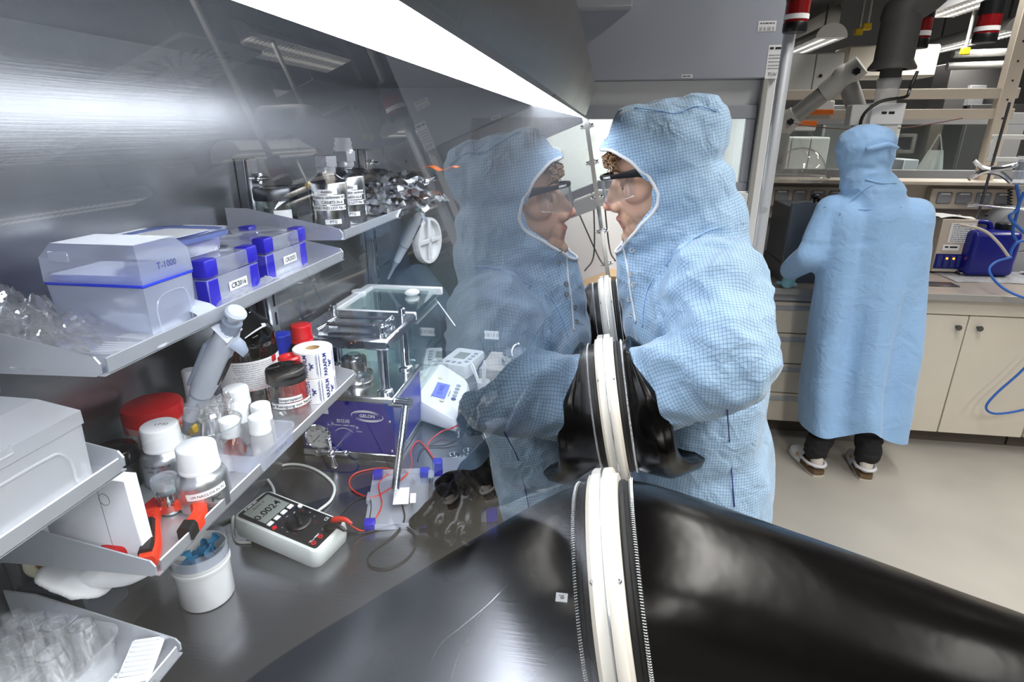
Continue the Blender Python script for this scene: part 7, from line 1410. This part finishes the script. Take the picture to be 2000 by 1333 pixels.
for pts, r_, nm in ((((1640, 420), (1660, 395), (1685, 372), (1705, 360)), 0.003, 'raglan_seam'), (((1830, 400), (1812, 375), (1795, 358)), 0.003, 'raglan_seam'), (((1690, 350), (1720, 358), (1750, 358), (1780, 352)), 0.004, 'collar_seam'), (((1610, 405), (1680, 410), (1760, 405), (1838, 408)), 0.002, 'yoke_seam')):
    P_ = [on2(*p) for p in pts]; P_ = [p - P2 for p in P_ if p is not None]
    if len(P_) > 2: b = MB(); b.tube(P_, r_, 6, 4); b.build(nm, 'coat_plain', person2, 180)
P_ = [on2(u, v_, 0.004) for u, v_ in ((1692, 292), (1712, 287), (1730, 283), (1738, 284))]; P_ = [p - P2 for p in P_ if p is not None]
if len(P_) > 2: b = MB(); b.tube(P_ + [P_[-1] + V((0.03, -0.01, -0.012))], [0.011, 0.012, 0.012, 0.01, 0.006], 8, 3); b.build('hood_strap', 'coat_plain', person2, 180)
me = blob([('e', V((1.13, 2.97, 1.60)), (0.07, 0.085, 0.1))], 0.01, 2); me.transform(Matrix.Translation(-P2)); ca = me.color_attributes.new('tone', 'FLOAT_COLOR', 'POINT'); ca.data.foreach_set('color', np.tile(np.array(lin('#c9987d')), (len(me.vertices), 1)).ravel()); obj('head', me, 'skin', person2, 180)
# hands in pale nitrile gloves resting on the bench
for (w_, s) in ((wL, 1), (wR, -1)):
    pl_ = V((w_.x - 0.01 * s, w_.y + 0.03, 0.945)); fr = [('c', w_, 0.032, pl_, 0.03)]
    for k in range(4): bs = pl_ + V(((-0.03 + 0.02 * k), 0.03, -0.01)); fr += finger(bs, bs + V((0, 0.03, -0.004)), bs + V((0, 0.045, -0.014)), bs + V((0.002, 0.052, -0.018)), 0.0095, 0.008)
    fr += finger(pl_ + V((0.03 * s, 0.0, -0.005)), pl_ + V((0.045 * s, 0.015, -0.012)), pl_ + V((0.05 * s, 0.03, -0.018)), pl_ + V((0.048 * s, 0.045, -0.022)), 0.011, 0.009)
    me = blob(fr, 0.005, 3); me.transform(Matrix.Translation(-P2)); obj('gloved_hand', me, 'nitrile_pale', person2, 180)
# trousers, clogs
for (hu, hv, tu, tv, lab) in ((1598, 932, 1548, 872, 'l'), (1690, 940, 1664, 876, 'r')):
    heel = at(hu, hv, z=0.0); toe = at(tu, tv, z=0.02); d = toe - heel; d.z = 0; d.normalize(); n = V((-d.y, d.x, 0)); L = 0.27
    ank = heel + d * 0.06; knee = V((1.27 if lab == 'l' else 1.40, 2.93, 0.5))
    me = blob([('c', ank + V((0, 0, 0.135)), 0.055, knee, 0.085), ('c', ank + V((0, 0, 0.13)), 0.058, ank + V((0, 0, 0.17)), 0.054)], 0.009, 3); displace(me, lambda p, n_: 0.007 * ridge(p, 16, (1, 1, 2.2), 2)); me.transform(Matrix.Translation(-P2)); obj('trouser_leg', me, 'trousers', person2, 180)
    def shp(z, k, grow=0.0): return [heel + d * (x * L) + n * (w_ * k + (grow if w_ > 0 else -grow)) + V((0, 0, z)) for x, w_ in ((-0.02, 0.012), (0.0, 0.028), (0.1, 0.036), (0.35, 0.036), (0.65, 0.046), (0.85, 0.044), (0.96, 0.03), (1.02, 0.01), (1.02, -0.01), (0.96, -0.03), (0.85, -0.044), (0.65, -0.046), (0.35, -0.036), (0.1, -0.036), (0.0, -0.028), (-0.02, -0.012))]
    b = MB(); b.loft([[p - P2 for p in shp(0.001, 1.0)], [p - P2 for p in shp(0.012, 1.02)]]); b.build('outsole', 'sole', person2); b = MB(); b.loft([[p - P2 for p in shp(0.012, 0.98)], [p - P2 for p in shp(0.034, 0.98)]]); b.build('cork_footbed', 'cork', person2)
    up_ = []
    for x, w_, h_ in ((0.42, 0.044, 0.085), (0.55, 0.049, 0.082), (0.7, 0.05, 0.072), (0.85, 0.046, 0.058), (0.96, 0.032, 0.042), (1.02, 0.012, 0.03)): up_.append([heel + d * (x * L) + n * (w_ * cos(a)) + V((0, 0, 0.016 + (h_ - 0.016) * sin(a))) - P2 for a in np.linspace(0, pi, 13)])
    b = MB(); b.loft(up_, caps=False, closed=False); b.loft([up_[-1][:1] * 0 + up_[-1], [heel + d * 1.03 * L + V((0, 0, 0.02)) - P2] * 13], caps=False, closed=False); b.build('upper', 'shoe_white', person2, 60)
    b = MB(); b.tube([heel + d * 0.42 * L + n * 0.042 + V((0, 0, 0.055)) - P2, heel + d * 0.1 * L + n * 0.041 + V((0, 0, 0.062)) - P2, heel - d * 0.012 + V((0, 0, 0.066)) - P2, heel + d * 0.1 * L - n * 0.041 + V((0, 0, 0.062)) - P2, heel + d * 0.42 * L - n * 0.042 + V((0, 0, 0.055)) - P2], 0.008, 8, 5); b.build('heel_strap', 'shoe_white', person2)
    me = blob([('c', heel + d * 0.035 + V((0, 0, 0.06)), 0.03, heel + d * 0.05 + V((0, 0, 0.12)), 0.036)], 0.006, 2); me.transform(Matrix.Translation(-P2)); obj('sock', me, 'sock', person2, 180)
    for x, w_ in ((0.5, 0.047), (0.14, 0.042)): b = MB(); b.box((0, 0, 0), (0.018, 0.006, 0.018), 0.002, 1, Matrix.Translation(heel + d * (x * L) + n * (w_ + 0.004) + V((0, 0, 0.058)) - P2) @ Matrix.Rotation(atan2(d.y, d.x), 4, 'Z')); b.build('buckle', 'brass', person2)
